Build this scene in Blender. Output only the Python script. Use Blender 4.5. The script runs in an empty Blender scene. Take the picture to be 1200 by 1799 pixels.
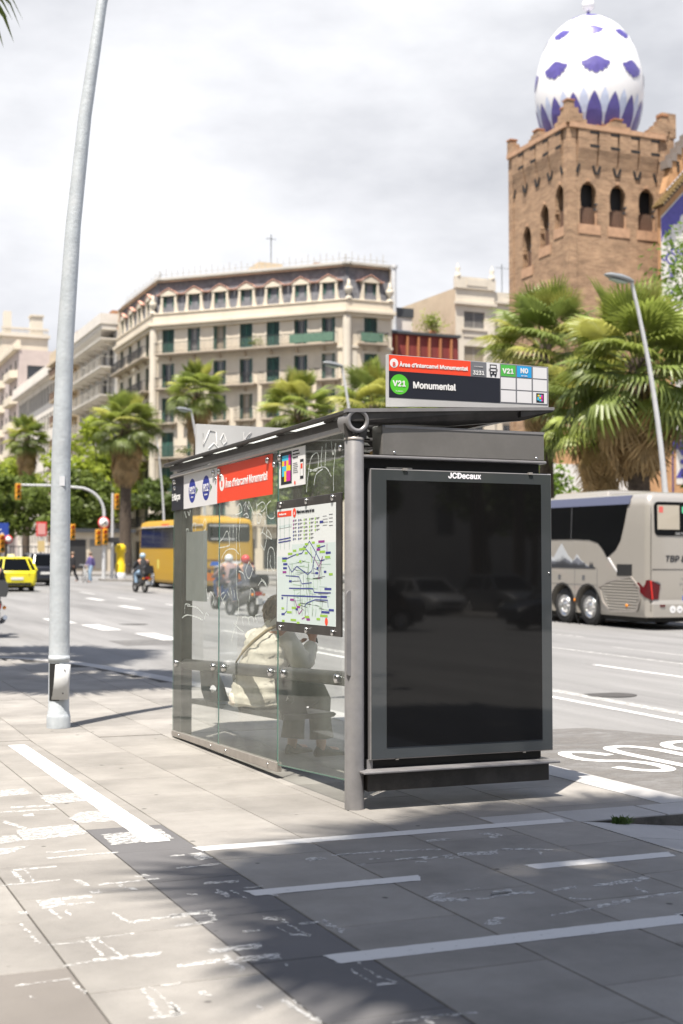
import bpy, bmesh, math, random
from mathutils import Vector, Matrix, Euler
random.seed(7)
R = math.radians
PI = math.pi
SC = bpy.context.scene
COL = SC.collection

# ------------------------------------------------------------------ camera
CAMZ = 1.45
cd = bpy.data.cameras.new('camera')
cam = bpy.data.objects.new('camera', cd)
COL.objects.link(cam)
cam.location = (0, 0, CAMZ)
cam.rotation_euler = (R(90 + 2.684), 0, R(-22.6))
cd.sensor_fit = 'VERTICAL'
cd.sensor_height = 36
cd.lens = 48.03
cd.clip_start = 0.05
cd.clip_end = 4000
cd.dof.use_dof = True
cd.dof.focus_distance = 8.9
cd.dof.aperture_fstop = 2.4
SC.camera = cam

# ------------------------------------------------------------------ sky, sun, exposure
SUN_EL, SUN_AZ = 68.0, 225.0          # the sun stands behind the camera, to its left
W = bpy.data.worlds.new('World')
SC.world = W
W.use_nodes = True
nt = W.node_tree
nt.nodes.clear()
def N(t, **k):
    n = nt.nodes.new(t)
    for a, b in k.items():
        setattr(n, a, b)
    return n
wo = N('ShaderNodeOutputWorld')
bg = N('ShaderNodeBackground')
bg.inputs['Strength'].default_value = 0.1
sky = N('ShaderNodeTexSky', sky_type='NISHITA', sun_disc=False)
sky.sun_elevation = R(SUN_EL)
sky.sun_rotation = R(SUN_AZ)
sky.altitude = 20
sky.dust_density = 1.5
tc = N('ShaderNodeTexCoord')
mp = N('ShaderNodeMapping')
mp.inputs['Scale'].default_value = (1.0, 1.0, 2.1)
mp.inputs['Location'].default_value = (0.62, 0.35, 0.18)
nz = N('ShaderNodeTexNoise')
nz.inputs['Scale'].default_value = 2.1
nz.inputs['Detail'].default_value = 6.0
nz.inputs['Roughness'].default_value = 0.52
nz.inputs['Distortion'].default_value = 0.25
cov = N('ShaderNodeMapRange')
cov.inputs['From Min'].default_value = -0.04
cov.inputs['From Max'].default_value = 0.07
nz2 = N('ShaderNodeTexNoise')
nz2.inputs['Scale'].default_value = 3.1
nz2.inputs['Detail'].default_value = 7.0
nz2.inputs['Roughness'].default_value = 0.55
mp2 = N('ShaderNodeMapping')
mp2.inputs['Scale'].default_value = (1.0, 1.0, 2.4)
mp2.inputs['Location'].default_value = (3.1, 1.7, 0.4)
rmp = N('ShaderNodeValToRGB')
rmp.color_ramp.elements[0].position = 0.36
rmp.color_ramp.elements[0].color = (3.45, 3.53, 3.8, 1)
rmp.color_ramp.elements[1].position = 0.62
rmp.color_ramp.elements[1].color = (5.4, 5.45, 5.65, 1)
mx = N('ShaderNodeMix', data_type='RGBA')
L = nt.links.new
L(tc.outputs['Generated'], mp.inputs['Vector'])
L(tc.outputs['Generated'], mp2.inputs['Vector'])
L(mp.outputs[0], nz.inputs['Vector'])
L(mp2.outputs[0], nz2.inputs['Vector'])
# broken cloud: closed towards the horizon, opening to blue overhead, the same all round
sx_ = N('ShaderNodeSeparateXYZ')
L(tc.outputs['Generated'], sx_.inputs[0])
thr = N('ShaderNodeMapRange')
thr.inputs['From Min'].default_value = 0.38
thr.inputs['From Max'].default_value = 0.64
thr.inputs['To Min'].default_value = 0.28
thr.inputs['To Max'].default_value = 0.66
L(sx_.outputs['Z'], thr.inputs['Value'])
dif = N('ShaderNodeMath', operation='SUBTRACT')
L(nz.outputs['Fac'], dif.inputs[0]); L(thr.outputs[0], dif.inputs[1])
L(dif.outputs[0], cov.inputs['Value'])
L(nz2.outputs['Fac'], rmp.inputs['Fac'])
L(cov.outputs[0], mx.inputs['Factor'])
L(sky.outputs[0], mx.inputs['A'])
L(rmp.outputs[0], mx.inputs['B'])
L(mx.outputs['Result'], bg.inputs['Color'])
L(bg.outputs[0], wo.inputs['Surface'])

sd = bpy.data.lights.new('sun', 'SUN')
sd.energy = 5.0
sd.angle = R(0.53)
sd.color = (1.0, 0.93, 0.835)
sun = bpy.data.objects.new('sun', sd)
COL.objects.link(sun)
_d = Vector((-math.cos(R(SUN_EL)) * 0.7071, -math.cos(R(SUN_EL)) * 0.7071, math.sin(R(SUN_EL))))
sun.rotation_euler = _d.to_track_quat('Z', 'Y').to_euler()
sun.location = (-30, -30, 80)
SC.view_settings.view_transform = 'Standard'
SC.view_settings.look = 'None'
SC.view_settings.exposure = 0.97
SC.view_settings.gamma = 1.0
SC.view_settings.use_curve_mapping = False
SC.cycles.max_bounces = 10
SC.cycles.transparent_max_bounces = 24
SC.cycles.use_denoising = True
SC.cycles.caustics_reflective = False
SC.cycles.caustics_refractive = False

# ------------------------------------------------------------------ helpers
def gz(y):
    return 0.0185 * min(max(0.0, y - 12.0), 238.0)

ORG = {}
def tag(o, label=None, cat=None, group=None, kind=None):
    if label: o['label'] = label
    if cat: o['category'] = cat
    if group: o['group'] = group
    if kind: o['kind'] = kind
    return o

def thing(name, label, cat, loc=(0, 0, 0), group=None, kind=None, rz=0.0):
    o = bpy.data.objects.new(name, None)
    COL.objects.link(o)
    o.empty_display_size = 0.1
    o.location = loc
    o.rotation_euler = (0, 0, rz)
    ORG[o] = Vector(loc)
    return tag(o, label, cat, group, kind)

def children(o):
    return [c for c in o.children]

def copy_tree(o, parent=None):
    c = o.copy()
    COL.objects.link(c)
    c.parent = parent
    for ch in list(o.children):
        copy_tree(ch, c)
    return c

def link_mesh(name, me, parent=None, loc=None, rz=0.0, kind=None):
    o = bpy.data.objects.new(name, me)
    COL.objects.link(o)
    if parent is not None:
        o.parent = parent
    if loc is not None:
        o.location = loc
    if rz:
        o.rotation_euler = (0, 0, rz)
    if kind:
        o['kind'] = kind
    return o

class MB:
    """collects faces and builds ONE mesh object"""
    def __init__(s, xf=None):
        s.v = []; s.f = []; s.m = []; s.sm = []; s.xf = xf
    def add(s, verts, faces, m=0, smooth=False):
        b = len(s.v)
        if s.xf is not None:
            verts = [s.xf @ Vector(p) for p in verts]
        s.v.extend([tuple(p) for p in verts])
        for f in faces:
            s.f.append(tuple(b + i for i in f)); s.m.append(m); s.sm.append(smooth)
        return s
    def box(s, x0, y0, z0, x1, y1, z1, m=0):
        v = [(x0, y0, z0), (x1, y0, z0), (x1, y1, z0), (x0, y1, z0), (x0, y0, z1), (x1, y0, z1), (x1, y1, z1), (x0, y1, z1)]
        return s.hexa(v, m)
    def hexa(s, v, m=0):
        return s.add(v, [(0, 3, 2, 1), (4, 5, 6, 7), (0, 1, 5, 4), (1, 2, 6, 5), (2, 3, 7, 6), (3, 0, 4, 7)], m)
    def poly(s, pts, m=0):
        return s.add(pts, [tuple(range(len(pts)))], m)
    def prism(s, pts, vec, m=0, smooth=False):
        n = len(pts)
        vec = Vector(vec)
        a = [Vector(p) for p in pts]
        b = [p + vec for p in a]
        nrm = Vector((0, 0, 0))
        for i in range(n):
            nrm += a[i].cross(a[(i + 1) % n])
        flip = nrm.dot(vec) > 0
        lo = tuple(range(n)); hi = tuple(range(n, 2 * n))
        faces = [tuple(reversed(lo)), hi] if flip else [lo, tuple(reversed(hi))]
        s.add(a + b, faces, m)
        side = []
        for i in range(n):
            j = (i + 1) % n
            side.append((i, j, n + j, n + i) if flip else (j, i, n + i, n + j))
        return s.add(a + b, side, m, smooth)
    def bar(s, p, q, w, h=None, m=0, up=(0, 0, 1)):
        h = h or w
        p, q = Vector(p), Vector(q)
        d = (q - p).normalized()
        u = Vector(up)
        if abs(d.dot(u)) > 0.98:
            u = Vector((1, 0, 0))
        x = d.cross(u).normalized() * (w / 2)
        z = x.cross(d).normalized() * (h / 2)
        v = [p - x - z, p + x - z, p + x + z, p - x + z, q - x - z, q + x - z, q + x + z, q - x + z]
        return s.add(v, [(0, 1, 2, 3), (7, 6, 5, 4), (0, 4, 5, 1), (1, 5, 6, 2), (2, 6, 7, 3), (3, 7, 4, 0)], m)
    def tube(s, pts, rad, n=8, m=0, cap=True, smooth=True, sq=1.0):
        pts = [Vector(p) for p in pts]
        k = len(pts)
        if not hasattr(rad, '__len__'):
            rad = [rad] * k
        rings = []
        ref = Vector((0, 0, 1))
        t0 = (pts[1] - pts[0]).normalized()
        if abs(t0.dot(ref)) > 0.9:
            ref = Vector((0, 1, 0))
        x = t0.cross(ref).normalized()
        for i in range(k):
            a = pts[max(0, i - 1)]; b = pts[min(k - 1, i + 1)]
            t = (b - a).normalized()
            x = (x - t * x.dot(t))
            x = x.normalized() if x.length > 1e-6 else t.orthogonal().normalized()
            y = t.cross(x)
            rings.append([pts[i] + (x * math.cos(2 * PI * j / n) + y * sq * math.sin(2 * PI * j / n)) * rad[i] for j in range(n)])
        return s.loft(rings, m, cap, smooth)
    def loft(s, rings, m=0, cap=True, smooth=True, closed=True):
        n = len(rings[0]); k = len(rings)
        v = [p for r in rings for p in r]
        f = []
        for i in range(k - 1):
            for j in range(n if closed else n - 1):
                j2 = (j + 1) % n
                f.append((i * n + j, i * n + j2, (i + 1) * n + j2, (i + 1) * n + j))
        s.add(v, f, m, smooth)
        if cap:
            s.add(rings[0], [tuple(reversed(range(n)))], m)
            s.add(rings[-1], [tuple(range(n))], m)
        return s
    def lathe(s, prof, c=(0, 0, 0), n=16, m=0, smooth=True, axis='z', cap=False):
        rings = []
        for r, z in prof:
            ring = []
            for j in range(n):
                a = 2 * PI * j / n
                if axis == 'z':
                    ring.append((c[0] + r * math.cos(a), c[1] + r * math.sin(a), c[2] + z))
                elif axis == 'x':
                    ring.append((c[0] + z, c[1] + r * math.cos(a), c[2] + r * math.sin(a)))
                else:
                    ring.append((c[0] + r * math.sin(a), c[1] + z, c[2] + r * math.cos(a)))
            rings.append(ring)
        return s.loft(rings, m, cap, smooth)
    def ball(s, c, r, n=12, k=8, m=0, sc=(1, 1, 1)):
        prof = [(max(1e-4, r * math.sin(PI * i / k)), -r * math.cos(PI * i / k)) for i in range(k + 1)]
        rings = []
        for rr, z in prof:
            rings.append([(c[0] + sc[0] * rr * math.cos(2 * PI * j / n), c[1] + sc[1] * rr * math.sin(2 * PI * j / n), c[2] + sc[2] * z) for j in range(n)])
        return s.loft(rings, m, False, True)
    def build(s, name, mats, parent=None, world=True, kind=None, bev=0.0, label=None):
        me = bpy.data.meshes.new(name)
        org = Vector((0, 0, 0))
        if parent is not None and world:
            org = ORG.get(parent, org)
        me.from_pydata([(p[0] - org.x, p[1] - org.y, p[2] - org.z) for p in s.v], [], s.f)
        if not isinstance(mats, (list, tuple)):
            mats = [mats]
        for mm in mats:
            me.materials.append(mm)
        me.polygons.foreach_set('material_index', s.m)
        me.polygons.foreach_set('use_smooth', s.sm)
        me.update()
        o = link_mesh(name, me, parent, kind=kind)
        ORG[o] = org
        if bev:
            b = o.modifiers.new('bevel', 'BEVEL')
            b.width = bev; b.segments = 2; b.limit_method = 'ANGLE'; b.angle_limit = R(40)
        if label: o['label'] = label
        return o

# ------------------------------------------------------------------ materials
MATS = {}
def mat(name, color, rough=0.6, metal=0.0, var=0.0, vscale=4.0, bump=0.0, bscale=60.0, spec=0.5, rnd=0.0, coat=0.0, dirt=None, dscale=1.2, damt=0.5, emit=0.0):
    """plain surface with noise variation, per-object variation, shaped dirt and fine bump"""
    if name in MATS:
        return MATS[name]
    m = bpy.data.materials.new(name)
    m.use_nodes = True
    t = m.node_tree
    b = t.nodes['Principled BSDF']
    b.inputs['Roughness'].default_value = rough
    b.inputs['Metallic'].default_value = metal
    b.inputs['Specular IOR Level'].default_value = spec
    if coat:
        b.inputs['Coat Weight'].default_value = coat
        b.inputs['Coat Roughness'].default_value = 0.05
    c4 = (*color, 1)
    b.inputs['Base Color'].default_value = c4
    if emit:
        b.inputs['Emission Color'].default_value = c4
        b.inputs['Emission Strength'].default_value = emit
    lk = t.links.new
    sock = None
    if var or rnd or dirt or bump:
        co = t.nodes.new('ShaderNodeTexCoord').outputs['Object']
    if var:
        n = t.nodes.new('ShaderNodeTexNoise'); n.inputs['Scale'].default_value = vscale; n.inputs['Detail'].default_value = 8
        n.inputs['Roughness'].default_value = 0.62
        lk(co, n.inputs['Vector'])
        r = t.nodes.new('ShaderNodeMapRange')
        r.inputs['From Min'].default_value = 0.3; r.inputs['From Max'].default_value = 0.7
        r.inputs['To Min'].default_value = 1 - var; r.inputs['To Max'].default_value = 1 + var
        lk(n.outputs['Fac'], r.inputs['Value'])
        x = t.nodes.new('ShaderNodeMix'); x.data_type = 'RGBA'; x.blend_type = 'MULTIPLY'
        x.inputs['Factor'].default_value = 1
        x.inputs['A'].default_value = c4
        lk(r.outputs[0], x.inputs['B'])
        sock = x.outputs['Result']
    if rnd:
        oi = t.nodes.new('ShaderNodeObjectInfo')
        r = t.nodes.new('ShaderNodeMapRange')
        r.inputs['To Min'].default_value = 1 - rnd; r.inputs['To Max'].default_value = 1 + rnd
        lk(oi.outputs['Random'], r.inputs['Value'])
        x = t.nodes.new('ShaderNodeMix'); x.data_type = 'RGBA'; x.blend_type = 'MULTIPLY'
        x.inputs['Factor'].default_value = 1
        if sock: lk(sock, x.inputs['A'])
        else: x.inputs['A'].default_value = c4
        lk(r.outputs[0], x.inputs['B'])
        sock = x.outputs['Result']
    if dirt:
        n = t.nodes.new('ShaderNodeTexNoise'); n.inputs['Scale'].default_value = dscale; n.inputs['Detail'].default_value = 10
        n.inputs['Roughness'].default_value = 0.7
        lk(co, n.inputs['Vector'])
        r = t.nodes.new('ShaderNodeMapRange')
        r.inputs['From Min'].default_value = 0.48; r.inputs['From Max'].default_value = 0.66
        r.inputs['To Min'].default_value = 0; r.inputs['To Max'].default_value = damt
        lk(n.outputs['Fac'], r.inputs['Value'])
        x = t.nodes.new('ShaderNodeMix'); x.data_type = 'RGBA'
        if sock: lk(sock, x.inputs['A'])
        else: x.inputs['A'].default_value = c4
        x.inputs['B'].default_value = (*dirt, 1)
        lk(r.outputs[0], x.inputs['Factor'])
        sock = x.outputs['Result']
    if sock:
        lk(sock, b.inputs['Base Color'])
    if bump:
        n = t.nodes.new('ShaderNodeTexNoise'); n.inputs['Scale'].default_value = bscale; n.inputs['Detail'].default_value = 6
        lk(co, n.inputs['Vector'])
        bp = t.nodes.new('ShaderNodeBump'); bp.inputs['Strength'].default_value = bump; bp.inputs['Distance'].default_value = 0.01
        lk(n.outputs['Fac'], bp.inputs['Height'])
        lk(bp.outputs[0], b.inputs['Normal'])
    MATS[name] = m
    return m

def mat_glass(name, tint=(0.86, 0.92, 0.9), ior=1.5, rough=0.0, dirt=0.0):
    """thin clear sheet: see-through plus mirror by Fresnel, and dust mixed with a painted veil of reflected light"""
    m = bpy.data.materials.new(name); m.use_nodes = True
    t = m.node_tree; t.nodes.clear(); lk = t.links.new
    out = t.nodes.new('ShaderNodeOutputMaterial')
    tr = t.nodes.new('ShaderNodeBsdfTransparent'); tr.inputs['Color'].default_value = (*tint, 1)
    gl = t.nodes.new('ShaderNodeBsdfGlossy'); gl.inputs['Roughness'].default_value = rough
    ge = t.nodes.new('ShaderNodeNewGeometry')                  # Schlick, the same from both faces of the sheet
    dt = t.nodes.new('ShaderNodeVectorMath'); dt.operation = 'DOT_PRODUCT'
    lk(ge.outputs['Normal'], dt.inputs[0]); lk(ge.outputs['Incoming'], dt.inputs[1])
    ab = t.nodes.new('ShaderNodeMath'); ab.operation = 'ABSOLUTE'; lk(dt.outputs['Value'], ab.inputs[0])
    om = t.nodes.new('ShaderNodeMath'); om.operation = 'SUBTRACT'; om.inputs[0].default_value = 1.0; lk(ab.outputs[0], om.inputs[1])
    pw = t.nodes.new('ShaderNodeMath'); pw.operation = 'POWER'; lk(om.outputs[0], pw.inputs[0]); pw.inputs[1].default_value = 5.0
    f0 = ((ior - 1) / (ior + 1)) ** 2
    fr = t.nodes.new('ShaderNodeMath'); fr.operation = 'MULTIPLY_ADD'; lk(pw.outputs[0], fr.inputs[0]); fr.inputs[1].default_value = 1 - f0; fr.inputs[2].default_value = f0
    mx = t.nodes.new('ShaderNodeMixShader')
    lk(fr.outputs[0], mx.inputs['Fac']); lk(tr.outputs[0], mx.inputs[1]); lk(gl.outputs[0], mx.inputs[2])
    last = mx
    if dirt:  # pale green veil: painted reflection haze together with dust
        df = t.nodes.new('ShaderNodeBsdfDiffuse'); df.inputs['Color'].default_value = (0.58, 0.64, 0.57, 1)
        tl = t.nodes.new('ShaderNodeBsdfTranslucent'); tl.inputs['Color'].default_value = (0.58, 0.64, 0.57, 1)
        ad = t.nodes.new('ShaderNodeMixShader'); ad.inputs['Fac'].default_value = 0.4
        lk(df.outputs[0], ad.inputs[1]); lk(tl.outputs[0], ad.inputs[2])
        co = t.nodes.new('ShaderNodeTexCoord')
        n = t.nodes.new('ShaderNodeTexNoise'); n.inputs['Scale'].default_value = 2.2; n.inputs['Detail'].default_value = 9
        mp = t.nodes.new('ShaderNodeMapping'); mp.inputs['Scale'].default_value = (1, 1.6, 0.6)
        lk(co.outputs['Object'], mp.inputs['Vector']); lk(mp.outputs[0], n.inputs['Vector'])
        r = t.nodes.new('ShaderNodeMapRange'); r.inputs['From Min'].default_value = 0.3; r.inputs['From Max'].default_value = 0.75
        r.inputs['To Min'].default_value = dirt * 0.3; r.inputs['To Max'].default_value = dirt
        lk(n.outputs['Fac'], r.inputs['Value'])
        m2 = t.nodes.new('ShaderNodeMixShader')
        lk(r.outputs[0], m2.inputs['Fac']); lk(mx.outputs[0], m2.inputs[1]); lk(ad.outputs[0], m2.inputs[2])
        last = m2
    lk(last.outputs[0], out.inputs['Surface'])
    MATS[name] = m
    return m

def mat_leaf(name, color, tl=0.45, var=0.3, vscale=3.0, rnd=0.2, rough=0.5):
    m = bpy.data.materials.new(name); m.use_nodes = True
    t = m.node_tree; lk = t.links.new
    b = t.nodes['Principled BSDF']
    out = t.nodes['Material Output']
    b.inputs['Roughness'].default_value = rough
    co = t.nodes.new('ShaderNodeTexCoord')
    n = t.nodes.new('ShaderNodeTexNoise'); n.inputs['Scale'].default_value = vscale; n.inputs['Detail'].default_value = 4
    lk(co.outputs['Object'], n.inputs['Vector'])
    r = t.nodes.new('ShaderNodeMapRange'); r.inputs['From Min'].default_value = 0.3; r.inputs['From Max'].default_value = 0.7
    r.inputs['To Min'].default_value = 1 - var; r.inputs['To Max'].default_value = 1 + var
    lk(n.outputs['Fac'], r.inputs['Value'])
    oi = t.nodes.new('ShaderNodeObjectInfo')
    r2 = t.nodes.new('ShaderNodeMapRange'); r2.inputs['To Min'].default_value = 1 - rnd; r2.inputs['To Max'].default_value = 1 + rnd
    lk(oi.outputs['Random'], r2.inputs['Value'])
    mu = t.nodes.new('ShaderNodeMath'); mu.operation = 'MULTIPLY'
    lk(r.outputs[0], mu.inputs[0]); lk(r2.outputs[0], mu.inputs[1])
    x = t.nodes.new('ShaderNodeMix'); x.data_type = 'RGBA'; x.blend_type = 'MULTIPLY'; x.inputs['Factor'].default_value = 1
    x.inputs['A'].default_value = (*color, 1)
    lk(mu.outputs[0], x.inputs['B'])
    lk(x.outputs['Result'], b.inputs['Base Color'])
    tr = t.nodes.new('ShaderNodeBsdfTranslucent')
    lk(x.outputs['Result'], tr.inputs['Color'])
    ms = t.nodes.new('ShaderNodeMixShader'); ms.inputs['Fac'].default_value = tl
    lk(b.outputs[0], ms.inputs[1]); lk(tr.outputs[0], ms.inputs[2])
    lk(ms.outputs[0], out.inputs['Surface'])
    MATS[name] = m
    return m

def mat_brick(name, c1, c2, mortar, scale, bw=0.29, bh=0.06):
    m = bpy.data.materials.new(name); m.use_nodes = True
    t = m.node_tree; lk = t.links.new
    b = t.nodes['Principled BSDF']; b.inputs['Roughness'].default_value = 0.9
    co = t.nodes.new('ShaderNodeTexCoord')
    # brick courses read on both wall directions: u = x + y
    sp = t.nodes.new('ShaderNodeSeparateXYZ'); lk(co.outputs['Object'], sp.inputs[0])
    ad = t.nodes.new('ShaderNodeMath'); lk(sp.outputs[0], ad.inputs[0]); lk(sp.outputs[1], ad.inputs[1])
    cb = t.nodes.new('ShaderNodeCombineXYZ'); lk(ad.outputs[0], cb.inputs[0]); lk(sp.outputs[2], cb.inputs[1])
    br = t.nodes.new('ShaderNodeTexBrick')
    br.inputs['Color1'].default_value = (*c1, 1); br.inputs['Color2'].default_value = (*c2, 1); br.inputs['Mortar'].default_value = (*mortar, 1)
    br.inputs['Scale'].default_value = scale; br.inputs['Brick Width'].default_value = bw; br.inputs['Row Height'].default_value = bh
    br.inputs['Mortar Size'].default_value = 0.008; br.inputs['Bias'].default_value = -0.1
    lk(cb.outputs[0], br.inputs['Vector'])
    n = t.nodes.new('ShaderNodeTexNoise'); n.inputs['Scale'].default_value = 0.9; n.inputs['Detail'].default_value = 10; n.inputs['Roughness'].default_value = 0.7
    mp = t.nodes.new('ShaderNodeMapping'); mp.inputs['Scale'].default_value = (1, 1, 2.2)
    lk(co.outputs['Object'], mp.inputs[0]); lk(mp.outputs[0], n.inputs['Vector'])
    r = t.nodes.new('ShaderNodeMapRange'); r.inputs['From Min'].default_value = 0.3; r.inputs['From Max'].default_value = 0.7
    r.inputs['To Min'].default_value = 0.62; r.inputs['To Max'].default_value = 1.3
    lk(n.outputs['Fac'], r.inputs['Value'])
    x = t.nodes.new('ShaderNodeMix'); x.data_type = 'RGBA'; x.blend_type = 'MULTIPLY'; x.inputs['Factor'].default_value = 1
    lk(br.outputs['Color'], x.inputs['A']); lk(r.outputs[0], x.inputs['B'])
    lk(x.outputs['Result'], b.inputs['Base Color'])
    bp = t.nodes.new('ShaderNodeBump'); bp.inputs['Strength'].default_value = 0.6; bp.inputs['Distance'].default_value = 0.02
    lk(br.outputs['Fac'], bp.inputs['Height']); bp.invert = True
    lk(bp.outputs[0], b.inputs['Normal'])
    MATS[name] = m
    return m

def mat_worn(name, color, scale=30.0, cut=0.45, soft=0.05, rough=0.7):
    """road paint with worn-away flecks (holes in the paint film)"""
    m = bpy.data.materials.new(name); m.use_nodes = True
    t = m.node_tree; lk = t.links.new
    b = t.nodes['Principled BSDF']; out = t.nodes['Material Output']
    b.inputs['Base Color'].default_value = (*color, 1); b.inputs['Roughness'].default_value = rough
    co = t.nodes.new('ShaderNodeTexCoord')
    n = t.nodes.new('ShaderNodeTexNoise'); n.inputs['Scale'].default_value = scale; n.inputs['Detail'].default_value = 8; n.inputs['Roughness'].default_value = 0.75
    mp = t.nodes.new('ShaderNodeMapping'); mp.inputs['Scale'].default_value = (0.7, 1.3, 1)
    lk(co.outputs['Object'], mp.inputs[0]); lk(mp.outputs[0], n.inputs['Vector'])
    r = t.nodes.new('ShaderNodeMapRange'); r.inputs['From Min'].default_value = cut - soft; r.inputs['From Max'].default_value = cut + soft
    lk(n.outputs['Fac'], r.inputs['Value'])
    tr = t.nodes.new('ShaderNodeBsdfTransparent')
    ms = t.nodes.new('ShaderNodeMixShader')
    lk(r.outputs[0], ms.inputs['Fac']); lk(tr.outputs[0], ms.inputs[1]); lk(b.outputs[0], ms.inputs[2])
    lk(ms.outputs[0], out.inputs['Surface'])
    MATS[name] = m
    return m

def mat_ground(name, base, speck, stain, spots, rnd=0.08, sscale=260, bump=0.25, stscale=1.4, stretch=(1, 1, 1)):
    """stone / asphalt: fine speckle, broad stains, dark gum spots, per-slab tone"""
    m = bpy.data.materials.new(name); m.use_nodes = True
    t = m.node_tree; lk = t.links.new
    b = t.nodes['Principled BSDF']; b.inputs['Roughness'].default_value = 0.82; b.inputs['Specular IOR Level'].default_value = 0.3
    tcn = t.nodes.new('ShaderNodeTexCoord'); oi0 = t.nodes.new('ShaderNodeObjectInfo')
    va = t.nodes.new('ShaderNodeVectorMath'); va.operation = 'ADD'
    lk(tcn.outputs['Object'], va.inputs[0]); lk(oi0.outputs['Location'], va.inputs[1])
    co = va.outputs[0]
    mps = t.nodes.new('ShaderNodeMapping'); mps.inputs['Scale'].default_value = stretch; lk(co, mps.inputs[0])
    n1 = t.nodes.new('ShaderNodeTexNoise'); n1.inputs['Scale'].default_value = sscale; n1.inputs['Detail'].default_value = 3; lk(co, n1.inputs['Vector'])
    r1 = t.nodes.new('ShaderNodeMapRange'); r1.inputs['From Min'].default_value = 0.3; r1.inputs['From Max'].default_value = 0.7
    r1.inputs['To Min'].default_value = 1 - speck; r1.inputs['To Max'].default_value = 1 + speck; lk(n1.outputs['Fac'], r1.inputs['Value'])
    n2 = t.nodes.new('ShaderNodeTexNoise'); n2.inputs['Scale'].default_value = stscale; n2.inputs['Detail'].default_value = 9; n2.inputs['Roughness'].default_value = 0.65; lk(mps.outputs[0], n2.inputs['Vector'])
    r2 = t.nodes.new('ShaderNodeMapRange'); r2.inputs['From Min'].default_value = 0.3; r2.inputs['From Max'].default_value = 0.7
    r2.inputs['To Min'].default_value = 1 - stain; r2.inputs['To Max'].default_value = 1 + stain; lk(n2.outputs['Fac'], r2.inputs['Value'])
    oi = t.nodes.new('ShaderNodeObjectInfo')
    r3 = t.nodes.new('ShaderNodeMapRange'); r3.inputs['To Min'].default_value = 1 - rnd; r3.inputs['To Max'].default_value = 1 + rnd; lk(oi.outputs['Random'], r3.inputs['Value'])
    a = t.nodes.new('ShaderNodeMath'); a.operation = 'MULTIPLY'; lk(r1.outputs[0], a.inputs[0]); lk(r2.outputs[0], a.inputs[1])
    c = t.nodes.new('ShaderNodeMath'); c.operation = 'MULTIPLY'; lk(a.outputs[0], c.inputs[0]); lk(r3.outputs[0], c.inputs[1])
    last = c
    if spots:
        vo = t.nodes.new('ShaderNodeTexVoronoi'); vo.inputs['Scale'].default_value = 3.1; lk(co, vo.inputs['Vector'])
        n4 = t.nodes.new('ShaderNodeTexNoise'); n4.inputs['Scale'].default_value = 30; lk(co, n4.inputs['Vector'])
        sb = t.nodes.new('ShaderNodeMath'); sb.operation = 'MULTIPLY_ADD'; lk(n4.outputs['Fac'], sb.inputs[0]); sb.inputs[1].default_value = 0.05; lk(vo.outputs['Distance'], sb.inputs[2])
        r4 = t.nodes.new('ShaderNodeMapRange'); r4.inputs['From Min'].default_value = 0.06; r4.inputs['From Max'].default_value = 0.085
        r4.inputs['To Min'].default_value = 1 - spots; r4.inputs['To Max'].default_value = 1; lk(sb.outputs[0], r4.inputs['Value'])
        d = t.nodes.new('ShaderNodeMath'); d.operation = 'MULTIPLY'; lk(c.outputs[0], d.inputs[0]); lk(r4.outputs[0], d.inputs[1])
        last = d
    x = t.nodes.new('ShaderNodeMix'); x.data_type = 'RGBA'; x.blend_type = 'MULTIPLY'; x.inputs['Factor'].default_value = 1
    x.inputs['A'].default_value = (*base, 1); lk(last.outputs[0], x.inputs['B'])
    lk(x.outputs['Result'], b.inputs['Base Color'])
    bp = t.nodes.new('ShaderNodeBump'); bp.inputs['Strength'].default_value = bump; bp.inputs['Distance'].default_value = 0.004
    lk(n1.outputs['Fac'], bp.inputs['Height']); lk(bp.outputs[0], b.inputs['Normal'])
    MATS[name] = m
    return m

DARK = mat('dark_void', (0.012, 0.012, 0.013), 0.8)
WHITE = mat('white_print', (0.78, 0.78, 0.78), 0.5)
BLACKP = mat('black_print', (0.012, 0.014, 0.02), 0.5)

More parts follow.
